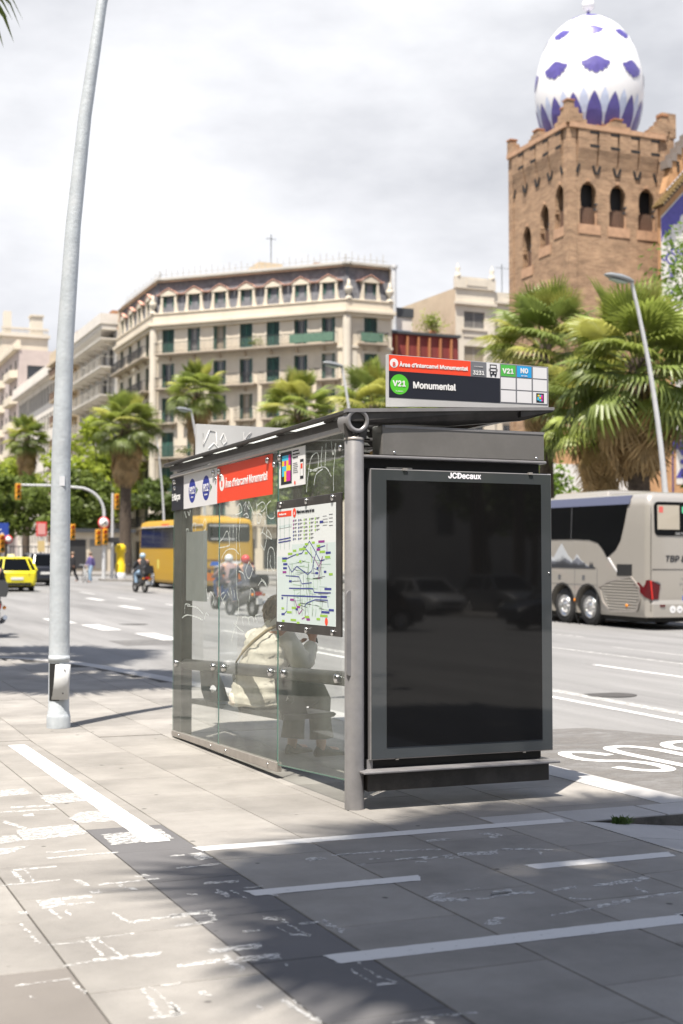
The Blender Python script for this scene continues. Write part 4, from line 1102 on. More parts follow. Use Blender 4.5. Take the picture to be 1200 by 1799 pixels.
def st(s, u, v, size, m, sx_=1.0, bold=0.0, align='LEFT'):
    return text(s, 'lettering', sg, (sx(u), 8.0 - .003, szz(u, v)), '-y', size, m, sx=sx_, bold=bold, align=align, ext=.0005)
b = MB(); disc(b, (sx(.036), 8.0 - .0022, szz(.036, .195)), .030, '-y', 26); b.build('letter_disc', WHITE, sg)
st('B', .036, .265, .050, RED, 1.0, .001, 'CENTER')
st('Àrea d’intercanvi Monumental', .068, .26, .0485, WHITE, 1.05, .0018)
st('3231', .553, .325, .050, WHITE, .96, .0014, 'CENTER'); st('CODI PARADA', .553, .145, .0145, WHITE, .93, 0, 'CENTER')
b = MB(); disc(b, (sx(.068), 8.0 - .0022, szz(.068, .675)), .066, '-y', 32); b.build('route_disc', GREEN, sg)
st('V21', .068, .715, .068, WHITE, 1.0, .0026, 'CENTER'); st('Pg. Marítim', .068, .845, .0155, WHITE, .95, 0, 'CENTER')
st('Monumental', .148, .74, .079, WHITE, .97, .0028)
st('V21', .740, .24, .062, WHITE, 1.0, .0024, 'CENTER'); st('N0', .843, .205, .062, WHITE, 1.0, .0024, 'CENTER'); st('NIT BUS', .843, .292, .017, WHITE, .95, .0002, 'CENTER')
b = MB(); y = 7.9978; xc = sx(.645); zc = szz(.645, .195)                    # bus pictogram
for (a, c, d, e) in ((-.026, .012, .026, .040), (-.026, -.030, .026, -.004), (-.026, -.004, -.020, .012), (.020, -.004, .026, .012), (-.022, -.042, -.010, -.030), (.010, -.042, .022, -.030), (-.033, -.006, -.029, .012), (.029, -.006, .033, .012)):
    b.box(xc + a, y - .0004, zc + c, xc + d, y, zc + e)
b.build('bus_pictogram', BLACKP, sg)
b = MB(); b.box(xc - .020, y - .0008, zc + .018, xc + .020, y - .0004, zc + .032); b.box(xc - .018, y - .0008, zc - .022, xc - .008, y - .0004, zc - .014); b.box(xc + .008, y - .0008, zc - .022, xc + .018, y - .0004, zc - .014); b.build('pictogram_gap', CELL, sg)
xc = sx(.945); zc = szz(.945, .81)
b = MB(); b.box(xc - .030, y - .0004, zc - .032, xc + .030, y, zc + .032); b.build('print_black', BLACKP, sg)
b = MB()
for (a, c, d, e, m) in ((-.02, .010, -.006, .022, 2), (-.006, .010, .008, .022, 0), (.008, -.004, .022, .022, 1), (-.022, -.016, -.008, .006, 0), (-.006, -.006, .006, .008, 2), (-.006, -.022, .010, -.010, 0), (.010, -.022, .022, -.008, 1)):
    b.box(xc + a, y - .0008, zc + c, xc + d, y - .0004, zc + e, m)
b.build('colour_blocks', cm, sg)
sg2, _, _ = roof_sign(11.6, True)
for pts in ([(3.50, 2.72), (3.50, 2.60), (3.56, 2.74), (3.62, 2.73), (3.63, 2.62)], [(3.66, 2.66), (3.69, 2.72), (3.72, 2.65), (3.69, 2.62), (3.66, 2.66)], [(3.55, 2.58), (3.60, 2.63), (3.66, 2.57), (3.74, 2.61), (3.80, 2.56)], [(3.88, 2.74), (3.88, 2.62), (3.95, 2.74), (3.89, 2.68), (3.96, 2.61)], [(4.0, 2.70), (4.02, 2.62), (4.06, 2.70), (4.09, 2.62)]):
    b = MB(); b.tube([(x, 11.5975, z) for x, z in pts], .0035, 4, cap=False); b.build('painted_scrawl', mat('scrawl_white', (.75, .75, .75), .6), sg2)
# ================================================================== PEOPLE
SKIN = mat('skin', (0.50, 0.27, 0.18), 0.5, var=.06, vscale=20)
def body(name, nodes, edges, m, parent, root, sub=2):
    """one continuous skinned figure from joints (position, radius)"""
    keys = list(nodes)
    me = bpy.data.meshes.new(name)
    me.from_pydata([nodes[k][0] for k in keys], [(keys.index(a), keys.index(c)) for a, c in edges], [])
    me.materials.append(m)
    o = bpy.data.objects.new(name, me)
    COL.objects.link(o)
    o.parent = parent
    sk = o.modifiers.new('skin', 'SKIN'); sk.use_smooth_shade = True
    lay = me.skin_vertices[0].data
    for i, k in enumerate(keys):
        r = nodes[k][1]
        lay[i].radius = r if isinstance(r, tuple) else (r, r)
        lay[i].use_root = (k == root)
    ss = o.modifiers.new('sub', 'SUBSURF'); ss.levels = sub; ss.render_levels = sub
    ORG[o] = Vector((0, 0, 0))
    return o
def chain(*k): return list(zip(k, k[1:]))
def loop_rings(path, n=16):
    """path: list of (cx, cy, cz, rx, ry) ellipses stacked along z"""
    return [[(cx + rx * math.cos(2 * PI * j / n), cy + ry * math.sin(2 * PI * j / n), cz) for j in range(n)] for cx, cy, cz, rx, ry in path]

# ---- seated woman in the shelter, seen from behind through the glass (local: x forward, y left)
JACKET = mat('cream_jacket', (0.66, 0.61, 0.52), 0.6, var=.12, vscale=9, bump=.9, bscale=11)
JACKETIN = mat('jacket_seam', (0.40, 0.36, 0.29), 0.7)
TROUS = mat('olive_trousers', (0.062, 0.06, 0.042), 0.85, var=.25, vscale=14, bump=.3, bscale=18)
SHOE = mat('dark_shoes', (0.03, 0.028, 0.027), 0.6)
HAIR = mat('grey_brown_hair', (0.19, 0.125, 0.08), 0.55, var=.5, vscale=26, dirt=(0.27, 0.21, 0.15), dscale=16, damt=.75)
BAGM = mat('brown_bag', (0.05, 0.035, 0.025), 0.6)
STRAP = mat('tan_strap', (0.30, 0.23, 0.13), 0.6)
wm = thing('person', 'woman in a cream padded jacket seated on the shelter bench holding a phone', 'person')
nd = {
 'pelvis': ((0.0, 0, .53), .125), 'waist': ((0.02, 0, .70), .115), 'chest': ((.07, 0, .88), .125), 'neckb': ((.12, 0, 1.02), .065), 'neck': ((.15, 0, 1.09), .055),
 'skull': ((.18, 0, 1.17), .088), 'crown': ((.175, 0, 1.235), .082), 'face': ((.235, 0, 1.16), .055), 'nose': ((.285, 0, 1.165), .018),
 'lhip': ((.06, .10, .53), .095), 'lknee': ((.44, .13, .50), .068), 'lank': ((.40, .12, .10), .043), 'lheel': ((.385, .12, .05), .042), 'ltoe': ((.56, .135, .035), .035),
 'rhip': ((.06, -.10, .53), .095), 'rknee': ((.46, -.13, .50), .068), 'rank': ((.50, -.14, .10), .043), 'rheel': ((.485, -.14, .05), .042), 'rtoe': ((.66, -.165, .035), .035),
 'lsh': ((.08, .17, .97), .06), 'lelb': ((.18, .25, .76), .05), 'lwr': ((.36, .12, .86), .032), 'lpalm': ((.41, .08, .89), .036),
 'rsh': ((.08, -.17, .97), .06), 'relb': ((.22, -.27, .76), .05), 'rwr': ((.36, -.19, .915), .032), 'rpalm': ((.395, -.165, .965), (.022, .038)),
}
ed = chain('pelvis', 'waist', 'chest', 'neckb', 'neck', 'skull', 'crown') + [('skull', 'face'), ('face', 'nose')]
for s in 'lr':
    ed += [('pelvis', s + 'hip')] + chain(s + 'hip', s + 'knee', s + 'ank', s + 'heel', s + 'toe') + [('chest', s + 'sh')] + chain(s + 'sh', s + 'elb', s + 'wr', s + 'palm')
fl = ((.030, .052, .062), (.010, .060, .070), (-.010, .058, .066), (-.028, .048, .054))
for i, (off, l1, l2) in enumerate(fl):                      # four curled fingers and a thumb on the right hand
    base = Vector((.405 + .006, -.165 + off * .55, .985 + off * .35))
    nd['f%da' % i] = (tuple(base), .0095)
    nd['f%db' % i] = (tuple(base + Vector((.028, .022, .030 + off * .2))), .0088)
    nd['f%dc' % i] = (tuple(base + Vector((.030, .052, .022 + off * .2))), .0078)
    ed += [('rpalm', 'f%da' % i), ('f%da' % i, 'f%db' % i), ('f%db' % i, 'f%dc' % i)]
nd['tha'] = ((.375, -.135, .975), .011); nd['thb'] = ((.385, -.110, 1.005), .009); nd['thc'] = ((.405, -.10, 1.02), .008)
ed += [('rpalm', 'tha'), ('tha', 'thb'), ('thb', 'thc')]
for i, off in enumerate((.02, .006, -.008, -.02)):
    nd['g%da' % i] = ((.425, .075 + off, .91), .0095); nd['g%db' % i] = ((.455, .055 + off, .925), .0085); nd['g%dc' % i] = ((.465, .03 + off, .945), .0075)
    ed += [('lpalm', 'g%da' % i), ('g%da' % i, 'g%db' % i), ('g%db' % i, 'g%dc' % i)]
bod = body('body', nd, ed, SKIN, wm, 'pelvis', 2)
# padded jacket: quilted rings
b = MB()
path = []
zz = .45
prof = [(-.02, .43, .20, .245), (-.03, .47, .215, .255), (-.02, .55, .20, .25), (0, .63, .18, .235), (.02, .72, .165, .225), (.045, .82, .165, .232), (.065, .90, .16, .235), (.085, .965, .145, .22), (.105, 1.01, .115, .17), (.125, 1.045, .085, .11), (.14, 1.075, .075, .08), (.145, 1.10, .07, .072)]
for i in range(len(prof) - 1):
    a, c = prof[i], prof[i + 1]
    for t in (0, .33, .66):
        q = [a[k] + (c[k] - a[k]) * t for k in range(4)]
        puff = .985 if t == 0 else 1.06
        path.append((q[0], 0, q[1], q[2] * puff, q[3] * puff))
path.append((prof[-1][0], 0, prof[-1][1], prof[-1][2], prof[-1][3]))
rings = loop_rings(path, 28)
rj = random.Random(4)
rings = [[(p[0] + .006 * math.sin(j * 2.1 + i * .7) + rj.uniform(-.003, .003), p[1] + .006 * math.sin(j * 1.3 + i * 1.1), p[2] + .008 * math.sin(j * .9 + i * .5)) for j, p in enumerate(r)] for i, r in enumerate(rings)]
b.loft(rings, 0, False, True)
jk = b.build('jacket', JACKET, wm, world=False)
for s in (1, -1):                                          # sleeves with puffs
    b = MB()
    el = Vector((.18, .25, .76)) if s > 0 else Vector((.22, -.27, .76))
    wr = Vector((.35, .13, .855)) if s > 0 else Vector((.355, -.195, .905))
    shd = Vector((.075, .165 * s, .985))
    pts = []; rad = []
    for k in range(7):
        t = k / 6; pts.append(shd.lerp(el, t)); rad.append(.098 - .018 * t + (.007 if k % 2 else 0))
    pts[6] = pts[6] + Vector((.0, .01 * s, -.012))
    for k in range(1, 7):
        t = k / 6; pts.append(el.lerp(wr, t)); rad.append(.080 - .030 * t + (.006 if k % 2 else 0))
    b.tube(pts, rad, 14)
    b.build('sleeve', JACKET, jk, world=False)
b = MB(); b.loft(loop_rings([(.135, 0, 1.055, .088, .095), (.145, 0, 1.10, .085, .088), (.15, 0, 1.125, .078, .082), (.15, 0, 1.105, .07, .072)], 18), 0, False, True); b.build('collar', JACKET, jk, world=False)
b = MB()                                                    # wide trousers
for s, kn, an in ((1, (.45, .13, .505), (.40, .12, .13)), (-1, (.47, -.13, .505), (.50, -.14, .15))):
    hp = Vector((.03, .10 * s, .53)); kn = Vector(kn); an = Vector(an)
    b.tube([hp, hp.lerp(kn, .4), hp.lerp(kn, .8), kn, kn.lerp(an, .12) + Vector((.015, 0, 0)), kn.lerp(an, .4), kn.lerp(an, .75), an], [.125, .115, .10, .094, .09, .088, .09, .098], 14)
b.build('trousers', TROUS, wm, world=False)
for s, hx, hy, dx, dy in ((1, .385, .12, .175, .015), (-1, .485, -.14, .175, -.03)):
    b = MB()
    d = Vector((dx, dy, 0)).normalized(); n_ = Vector((-d.y, d.x, 0))
    rings = []
    for t, w, h in ((-.05, .022, .05), (-.03, .038, .085), (.04, .040, .095), (.10, .043, .068), (.17, .046, .05), (.21, .036, .036), (.225, .015, .02)):
        c = Vector((hx, hy, 0)) + d * t
        rings.append([(c.x + n_.x * w * math.cos(a), c.y + n_.y * w * math.cos(a), max(0.003, h * (.5 + .5 * math.sin(a)))) for a in [2 * PI * j / 12 for j in range(12)]])
    b.loft(rings, 0, True, True); b.build('shoe', SHOE, wm, world=False)
b = MB()                                                    # hair: cap, low loose knot and strands
b.ball((.165, 0, 1.20), .108, 18, 12, 0, (1.08, .92, 1.02))
b.ball((.10, .01, 1.15), .062, 12, 8, 0, (.9, 1, 1))
rh = random.Random(9)
for k in range(90):
    a = rh.uniform(.35 * PI, 1.65 * PI); e = rh.uniform(.0, 1.2)
    r0 = .107
    p0 = Vector((.165 + r0 * math.cos(a) * math.cos(e) * 1.06, r0 * math.sin(a) * math.cos(e) * .92, 1.20 + r0 * math.sin(e)))
    p1 = Vector((.09 + rh.uniform(-.03, .03), rh.uniform(-.05, .05), 1.12 + rh.uniform(-.04, .04)))
    md = p0.lerp(p1, .5) + (p0 - Vector((.165, 0, 1.2))).normalized() * .03
    b.tube([p0, md, p1], [.008, .007, .003], 5, cap=False)
b.build('hair', HAIR, wm, world=False)
wm.location = (3.60, 10.31, -0.005); wm.rotation_euler = (0, 0, R(16))
bag = thing('handbag', 'dark handbag on the lap of the seated woman with a tan strap', 'handbag')
b = MB(); b.loft([[(x * .5, y * .5, z) for x, y in ((-.10, -.13), (.10, -.13), (.10, .13), (-.10, .13))] for z in (0,)] + [[(x, y, z) for x, y in ((-.07, -.13), (.07, -.13), (.07, .13), (-.07, .13))] for z in (.02, .10)] + [[(x, y, .17) for x, y in ((-.02, -.11), (.02, -.11), (.02, .11), (-.02, .11))]], 0, True, False)
b.build('bag_body', BAGM, bag, world=False, bev=.01)
b = MB()
b.prism([(.065, -.12, .12), (.075, .12, .12), (.078, .12, .05), (.078, -.12, .05)], (.006, 0, 0)); b.build('flap', BAGM, bag, world=False)
# strap over the left hip, across the back, to the right shoulder
b = MB()
w_ = Matrix.Translation((.30, 0, .60)).inverted()
pth = [Vector(p) for p in ((.24, .12, .64), (.16, .24, .66), (.0, .262, .70), (-.10, .19, .76), (-.118, .06, .855), (-.105, -.06, .945), (-.04, -.135, 1.03), (.06, -.15, 1.075), (.17, -.14, 1.02), (.235, -.10, .90), (.27, -.03, .75))]
va = []
for i, p in enumerate(pth):
    d = (pth[min(i + 1, len(pth) - 1)] - pth[max(0, i - 1)]).normalized()
    out_ = Vector((p.x - .04, p.y, 0)).normalized()
    s_ = d.cross(out_).normalized() * .014
    q = p + out_ * .012
    va += [w_ @ (q + s_), w_ @ (q - s_)]
b.add(va, [(2 * i, 2 * i + 1, 2 * i + 3, 2 * i + 2) for i in range(len(pth) - 1)], 0, True)
st_ = b.build('strap', STRAP, bag, world=False)
so = st_.modifiers.new('thick', 'SOLIDIFY'); so.thickness = .004
bag.location = wm.matrix_basis @ Vector((.30, 0, .60)); bag.rotation_euler = wm.rotation_euler
ph = thing('phone', 'dark phone held up in the right hand of the seated woman', 'phone')
b = MB(); b.box(-.036, -.004, -.075, .036, .004, .075); b.build('phone_body', mat('phone_black', (.02, .022, .025), .25), ph, world=False, bev=.004)
b = MB(); b.box(-.032, .0042, -.07, .032, .0048, .07); b.build('phone_screen', mat('phone_glass', (.015, .017, .02), .08), ph, world=False)
ph.matrix_basis = wm.matrix_basis @ Matrix.Translation((.425, -.10, .975)) @ Matrix.Rotation(R(78), 4, 'Z') @ Matrix.Rotation(R(-35), 4, 'X') @ Matrix.Rotation(R(50), 4, 'Y')

# ================================================================== STREET LAMPS
GALV = mat('galvanised_steel', (0.45, 0.49, 0.525), 0.5, 0.1, var=.12, vscale=5, dirt=(0.58, 0.60, 0.62), dscale=9, damt=.35, bump=.35, bscale=30)
GALV2 = mat('pale_lamp_steel', (0.56, 0.57, 0.58), 0.45, 0.1, var=.1, vscale=3)
LAMPG = mat('lamp_glass', (0.35, 0.42, 0.36), 0.2, spec=.8)
LHEAD = mat('lamp_head_grey', (0.20, 0.215, 0.225), 0.4)
lp = thing('street_lamp', 'tall grey street lamp beside the shelter with a bent service door', 'street lamp', (2.525, 13.03, gz(13.03)))
b = MB()
zs_ = [0.0, .15, .16, .9, 2.6, 3.7, 4.8, 5.9, 7.03, 7.9, 8.6, 9.1, 9.35]
xo = [0, 0, 0, 0, .0, .03, .095, .20, .355, .53, .74, 1.0, 1.25]
rd = [.108, .104, .098, .097, .090, .082, .073, .063, .052, .046, .042, .04, .04]
pts = [(2.525 + x, 13.03, gz(13.03) + z) for x, z in zip(xo, zs_)]
b.tube(pts[:], rd, 24)
pole = b.build('pole', GALV, lp)
b = MB(); b.lathe([(.098, .62), (.1005, .62), (.1005, .68), (.098, .68)], (2.525, 13.03, gz(13.03)), 24); b.build('collar', GALV, pole); b = MB(); b.lathe([(.112, 0), (.112, .10), (.104, .13), (.098, .135)], (2.525, 13.03, gz(13.03)), 24); b.build('base_ring', GALV, pole)
fx, fy = .384, .923                                         # the door faces the photographer's side
dv = Vector((-.384, -.923, 0)); rt = Vector((.923, -.384, 0))
c0 = Vector((2.525, 13.03, gz(13.03)))
b = MB()
rings = []
for z, sh_ in ((.27, -.004), (.60, .024)):
    row = []
    for k in range(9):
        a = R(-52 + 104 * k / 8)
        p = c0 + dv * (.112 * math.cos(a)) + rt * (.112 * math.sin(a) + .022 + sh_ * .6) + Vector((0, 0, z))
        row.append(tuple(p))
    rings.append(row)
b.loft(rings, 0, False, True, closed=False)
dr = b.build('service_door', GALV2, lp); so = dr.modifiers.new('thick', 'SOLIDIFY'); so.thickness = .004
b = MB()
row = []
for z in (.26, .61):
    row.append([tuple(c0 + dv * (.1005 * math.cos(R(a))) + rt * (.1005 * math.sin(R(a))) + Vector((0, 0, z))) for a in range(-50, 20, 8)])
b.loft(row, 0, False, True, closed=False); b.build('door_opening', DARK, lp)
b = MB()
for z, o_ in ((.33, .060), (.55, .075)):
    p = c0 + dv * .104 + rt * o_ + Vector((0, 0, z)); b.ball(tuple(p), .007, 8, 6)
b.build('door_bolt', DARK, dr, kind='stuff')
b = MB(); p = c0 + dv * .083 + rt * .03 + Vector((0, 0, 2.33)); b.hexa([tuple(p + rt * x + Vector((0, 0, z)) + dv * y) for z in (-.045, .045) for x, y in ((-.025, 0), (.025, -.006), (.025, .003), (-.025, .009))]); b.build('sticker', mat('sticker_white', (.6, .62, .66), .5), lp)
for sgn in (1,):
    b = MB(); hx = 2.525 + 1.25; hz = gz(13.03) + 9.35
    b.loft([[(hx + x, 13.03 + w * math.cos(a), hz + h * math.sin(a) + x * .12) for a in [2 * PI * j / 10 for j in range(10)]] for x, w, h in ((-.05, .05, .05), (.1, .11, .07), (.35, .14, .07), (.6, .08, .04))], 0, True, True)
    b.build('lamp_head', LHEAD, lp)

def far_lamp(x, y, h, reach, label, lean=1):
    """curved steel lamp whose arm bows towards the roadway (-x)"""
    z0 = gz(y)
    o = thing('street_lamp', label, 'street lamp', (x, y, z0), 'curved street lamps along the far pavement')
    b = MB(); n = 12; pts = []; rd = []
    for k in range(n + 1):
        t = k / n
        pts.append((x - reach * t ** 2.2, y, z0 + h * t)); rd.append(.11 - .06 * t)
    b.tube(pts, rd, 10); b.build('pole', GALV2, o)
    hx, hz = x - reach, z0 + h
    b = MB()
    b.loft([[(hx + .05 - s, y + w * math.cos(a), hz + .02 + s * .14 + hh * math.sin(a) * (1 if math.sin(a) > 0 else .5)) for a in [2 * PI * j / 12 for j in range(12)]] for s, w, hh in ((0, .06, .06), (.15, .14, .11), (.45, .19, .14), (.8, .16, .11), (.98, .06, .04))], 0, True, True)
    hd = b.build('lamp_head', LHEAD, o)
    b = MB(); b.loft([[(hx - s, y + w * math.cos(a), hz - .03 + s * .14 - hh * (.3 + .7 * max(0, -math.sin(a)))) for a in [2 * PI * j / 10 for j in range(10)]] for s, w, hh in ((.2, .08, .05), (.45, .14, .10), (.75, .10, .06))], 0, True, True); b.build('lamp_glass', LAMPG, hd)
    return o
far_lamp(24.65, 33.8, 9.75, 1.25, 'curved steel street lamp rising behind the silver coach')
far_lamp(24.7, 57.0, 10.1, 0.95, 'curved steel street lamp whose head shows left of the route sign')
far_lamp(24.1, 79.0, 10.1, 1.0, 'curved steel street lamp before the shuttered corner building')
far_lamp(30.5, 112.0, 11.5, 0.8, 'thin pale street lamp in front of the corner building facade')

# ================================================================== PALMS AND TREES
FR_G = mat_leaf('frond_green', (0.235, 0.285, 0.06), 0.4, .3, 2.0, .22, .42)
FR_Y = mat_leaf('frond_yellow_green', (0.40, 0.40, 0.10), 0.42, .25, 2.0, .2, .42)
FR_D = mat_leaf('frond_dark', (0.155, 0.20, 0.05), 0.38, .3, 2.0, .25, .42)
FR_B = mat_leaf('frond_dead', (0.40, 0.285, 0.145), 0.25, .4, 3.0, .3, .8)
TRUNK = mat('palm_trunk', (0.075, 0.057, 0.042), 0.95, var=.5, vscale=7, bump=1.0, bscale=9)
BARK = mat('plane_bark', (0.12, 0.10, 0.08), 0.95, var=.35, vscale=3, bump=.6, bscale=14)

def frond_mesh(name, m, rad=1.0, pet=.95, spread=118, nseg=26, droop=.35, fold=.25, seed=0, tipdroop=.5):
    rf_ = random.Random(seed)
    b = MB()
    b.tube([(0, 0, 0), (pet * .5, 0, .03), (pet, 0, 0)], [.024, .017, .013], 4, cap=False)
    for i in range(nseg):
        a = R(-spread + 2 * spread * (i + .5) / nseg)
        da = R(spread / nseg) * 1.02
        L_ = rad * (1.0 - .28 * abs(a) / R(spread)) * rf_.uniform(.9, 1.08)
        def pt(r, ang, lift=0.0):
            x = pet + r * math.cos(ang); y = r * math.sin(ang)
            z = fold * abs(y) - droop * (r / rad) ** 2 * (.6 + .4 * abs(math.sin(ang))) + lift
            return (x, y, z)
        r1 = .60 * L_; r2 = .84 * L_
        td = tipdroop * rf_.uniform(.5, 1.4)
        c0 = pt(.02, a)
        m0 = pt(r1, a, .028); ml = pt(r1, a - da); mr = pt(r1, a + da)
        n0 = pt(r2, a, -.05 * td); nl = pt(r2, a - da * .42, -.06 * td); nr_ = pt(r2, a + da * .42, -.06 * td)
        tp = pt(L_, a + rf_.uniform(-.04, .04), -.26 * td)
        b.add([c0, ml, m0, mr, nl, n0, nr_, tp], [(0, 1, 2), (0, 2, 3), (1, 4, 5, 2), (2, 5, 6, 3), (4, 7, 5), (5, 7, 6)], 0)
    o = b.build(name, m)
    me = o.data
    bpy.data.objects.remove(o)
    return me
FM = {
 'young': [frond_mesh('frond', FR_Y, 1.0, .9, 62, 20, -.10, .35, 1, .1), frond_mesh('frond', FR_G, 1.0, 1.0, 75, 22, 0.0, .35, 2, .15)],
 'mature': [frond_mesh('frond', FR_G, 1.05, 1.0, 112, 26, .35, .18, 3, .6), frond_mesh('frond', FR_Y, 1.0, 1.0, 108, 26, .42, .15, 4, .8), frond_mesh('frond', FR_D, 1.05, 1.05, 115, 26, .38, .2, 5, .7), frond_mesh('frond', FR_G, 1.0, .95, 112, 26, .5, .12, 6, .9)],
 'old': [frond_mesh('frond', FR_D, 1.0, 1.0, 105, 24, .6, -.05, 7, 1.1), frond_mesh('frond', FR_D, .95, 1.0, 100, 22, .65, -.1, 8, 1.2), frond_mesh('frond', FR_G, 1.0, 1.0, 105, 24, .6, -.05, 9, 1.1)],
 'dead': [frond_mesh('dead_frond', FR_B, .95, .9, 70, 18, .25, -.35, 10, .6), frond_mesh('dead_frond', FR_B, 1.0, .85, 55, 16, .2, -.4, 12, .5)],
}
def palm(x, y, h, rad, label, seed, nfr=46, ndead=26, skirt=2.2, trunk_r=.24, group=None, lean=(0, 0), z0=None):
    """fan palm: rough trunk, skirt of dead fronds and a crown of fan fronds; h is the height of the crown's centre"""
    z0 = gz(y) if z0 is None else z0
    rp_ = random.Random(seed)
    o = thing('fan_palm', label, 'palm tree', (x, y, z0), group)
    b = MB(); n = 14; pts = []; rd = []
    for k in range(n + 1):
        t = k / n
        pts.append((x + lean[0] * t * t, y + lean[1] * t * t, z0 + (h - .1) * t)); rd.append(trunk_r * (1.15 - .35 * t) * rp_.uniform(.94, 1.06))
    b.tube(pts, rd, 12)
    for k in range(60):                                      # boots: stubs of old petioles
        t = rp_.uniform(max(.2, 1 - 3.2 / h), .97); a = rp_.uniform(0, 2 * PI); r0 = trunk_r * (1.15 - .35 * t)
        cx, cy, cz = x + lean[0] * t * t, y + lean[1] * t * t, z0 + h * t
        b.bar((cx + r0 * math.cos(a), cy + r0 * math.sin(a), cz), (cx + (r0 + .12) * math.cos(a), cy + (r0 + .12) * math.sin(a), cz + .13), .06, .03)
    b.build('trunk', TRUNK, o)
    s = rad / 1.95
    top = Vector((lean[0], lean[1], h))
    def put(me, az, el, sc, off=.0, drop=0.0, roll=0.0):
        f = bpy.data.objects.new(me.name.split('.')[0], me); COL.objects.link(f); f.parent = o
        d = Vector((math.cos(az) * math.cos(el), math.sin(az) * math.cos(el), math.sin(el)))
        f.location = top + Vector((math.cos(az) * off, math.sin(az) * off, -drop))
        f.rotation_euler = (Matrix.Rotation(az, 3, 'Z') @ Matrix.Rotation(-el, 3, 'Y') @ Matrix.Rotation(roll, 3, 'X')).to_euler()
        f.scale = (sc, sc, sc)
    for i in range(nfr):
        t = (i + .5) / nfr
        az = i * 2.39996 + rp_.uniform(-.25, .25)
        el = R(86 - 118 * t ** .9) + rp_.uniform(-.14, .14)
        k = 'young' if t < .24 else 'mature' if t < .72 else 'old'
        put(rp_.choice(FM[k]), az, el, s * (rp_.uniform(.86, 1.08) if t > .24 else rp_.uniform(.85, 1.05)), .08, .1 + .45 * t * s, rp_.uniform(-.35, .35))
    for i in range(ndead):
        az = i * 2.39996 + rp_.uniform(-.3, .3)
        t = i / max(1, ndead - 1)
        put(rp_.choice(FM['dead']), az, R(-62 - 20 * t) + rp_.uniform(-.1, .1), s * rp_.uniform(.85, 1.05), trunk_r * .7, .35 + t * skirt * .62, rp_.uniform(-.5, .5))
    return o
palm(26.1, 37.4, 8.2, 3.0, 'big fan palm with a thick tan skirt standing behind the silver coach', 21, 54, 34, 2.2, .36)
palm(27.2, 45.0, 9.8, 2.75, 'fan palm half hidden behind the biggest palm, crown against the brick tower', 22, 48, 34, 2.6, .28)
palm(27.3, 41.6, 7.2, 2.5, 'low fan palm crowded between the biggest palm and the tower', 23, 36, 24, 2.0, .26)
palm(26.3, 59.2, 8.8, 2.3, 'fan palm peeping out at the left edge of the raised route sign', 24, 44, 26, 2.0, .26)
palm(26.0, 68.6, 9.6, 2.35, 'fan palm whose crown spreads above the middle of the shelter roof', 25, 44, 26, 2.0, .26)
palm(26.0, 87.5, 12.6, 2.3, 'tall fan palm in front of the corner building with green shutters', 26, 44, 30, 2.6, .26)
palm(23.6, 97.5, 11.0, 2.75, 'fan palm with a dark trunk standing left of the yellow coach', 27, 50, 40, 3.6, .42)
palm(24.0, 142.0, 13.6, 2.5, 'farthest fan palm, small crown left of the grey lamp post', 28, 46, 44, 4.2, .36)
# palms of the near pavement: out of the frame except for a frond tip, they throw the frond shadows
palm(-.25, 1.2, 15.2, 2.3, 'tall fan palm beside the photographer shading the near pavement', 31, 96, 44, 2.2, .26, z0=0)
palm(1.15, .15, 12.6, 2.5, 'tall fan palm shading the pavement markings at the right', 32, 96, 40, 2.0, .26, z0=0)
palm(2.6, -.9, 14.2, 2.5, 'tall fan palm shading the dropped kerb at the right', 35, 84, 36, 2.2, .26, z0=0)
palm(.85, 20.4,  11.4, 2.4, 'fan palm on the near pavement, frond tips at the upper left', 33, 50, 30, 2.2, .26)
palm(.75, 15.1, 11.6, 2.3, 'fan palm on the near pavement beyond the shelter, left of the frame', 34, 56, 22, 1.6, .26)

def tree(x, y, h, r, label, m, seed, n=1800, leaf=.3, clumps=26, squash=.8, trunk=.22, cz=None, name='broadleaf_tree', low=.35, off=(0, 0)):
    rt_ = random.Random(seed)
    z0 = gz(y)
    o = thing(name, label, 'tree', (x, y, z0))
    b = MB()
    fork = h * low
    b.tube([(x, y, z0), (x + .1, y, z0 + fork * .5), (x + rt_.uniform(-.2, .2), y, z0 + fork)], [trunk * 1.25, trunk, trunk * .85], 9)
    b.build('trunk', BARK, o)
    cc = Vector((x + off[0], y + off[1], z0 + h - r * squash * .9))
    cl = []
    lb = MB()
    for k in range(clumps):
        while True:
            p = Vector((rt_.uniform(-1, 1), rt_.uniform(-1, 1), rt_.uniform(-1, 1)))
            if .25 < p.length < 1: break
        p = Vector((p.x * r, p.y * r, p.z * r * squash)) + cc
        cl.append((p, r * rt_.uniform(.2, .38)))
        if k < 14:
            md = Vector((x, y, z0 + fork)).lerp(p, .5) + Vector((0, 0, .3))
            lb.tube([(x, y, z0 + fork * .92), md, p], [trunk * .5, trunk * .25, trunk * .07], 5, cap=False)
    lb.build('limb', BARK, o, kind='stuff')
    b = MB()
    for k in range(n):
        c, cr = cl[k % len(cl)]
        d = Vector((rt_.gauss(0, 1), rt_.gauss(0, 1), rt_.gauss(0, .8)))
        d = d.normalized() * cr * rt_.random() ** .45
        p = c + d
        s_ = leaf * rt_.uniform(.55, 1.2)
        u = Vector((rt_.gauss(0, 1), rt_.gauss(0, 1), rt_.gauss(0, .6))).normalized()
        w = u.cross(Vector((rt_.gauss(0, 1), rt_.gauss(0, 1), rt_.gauss(0, 1)))).normalized()
        b.add([p - u * s_, p + w * s_ * .45, p + u * s_, p - w * s_ * .45], [(0, 1, 2, 3)])
    b.build('crown', m, o, kind='stuff')
    return o
LF_A = mat_leaf('leaf_lime', (0.30, 0.36, 0.05), 0.5, .35, .8, .1)
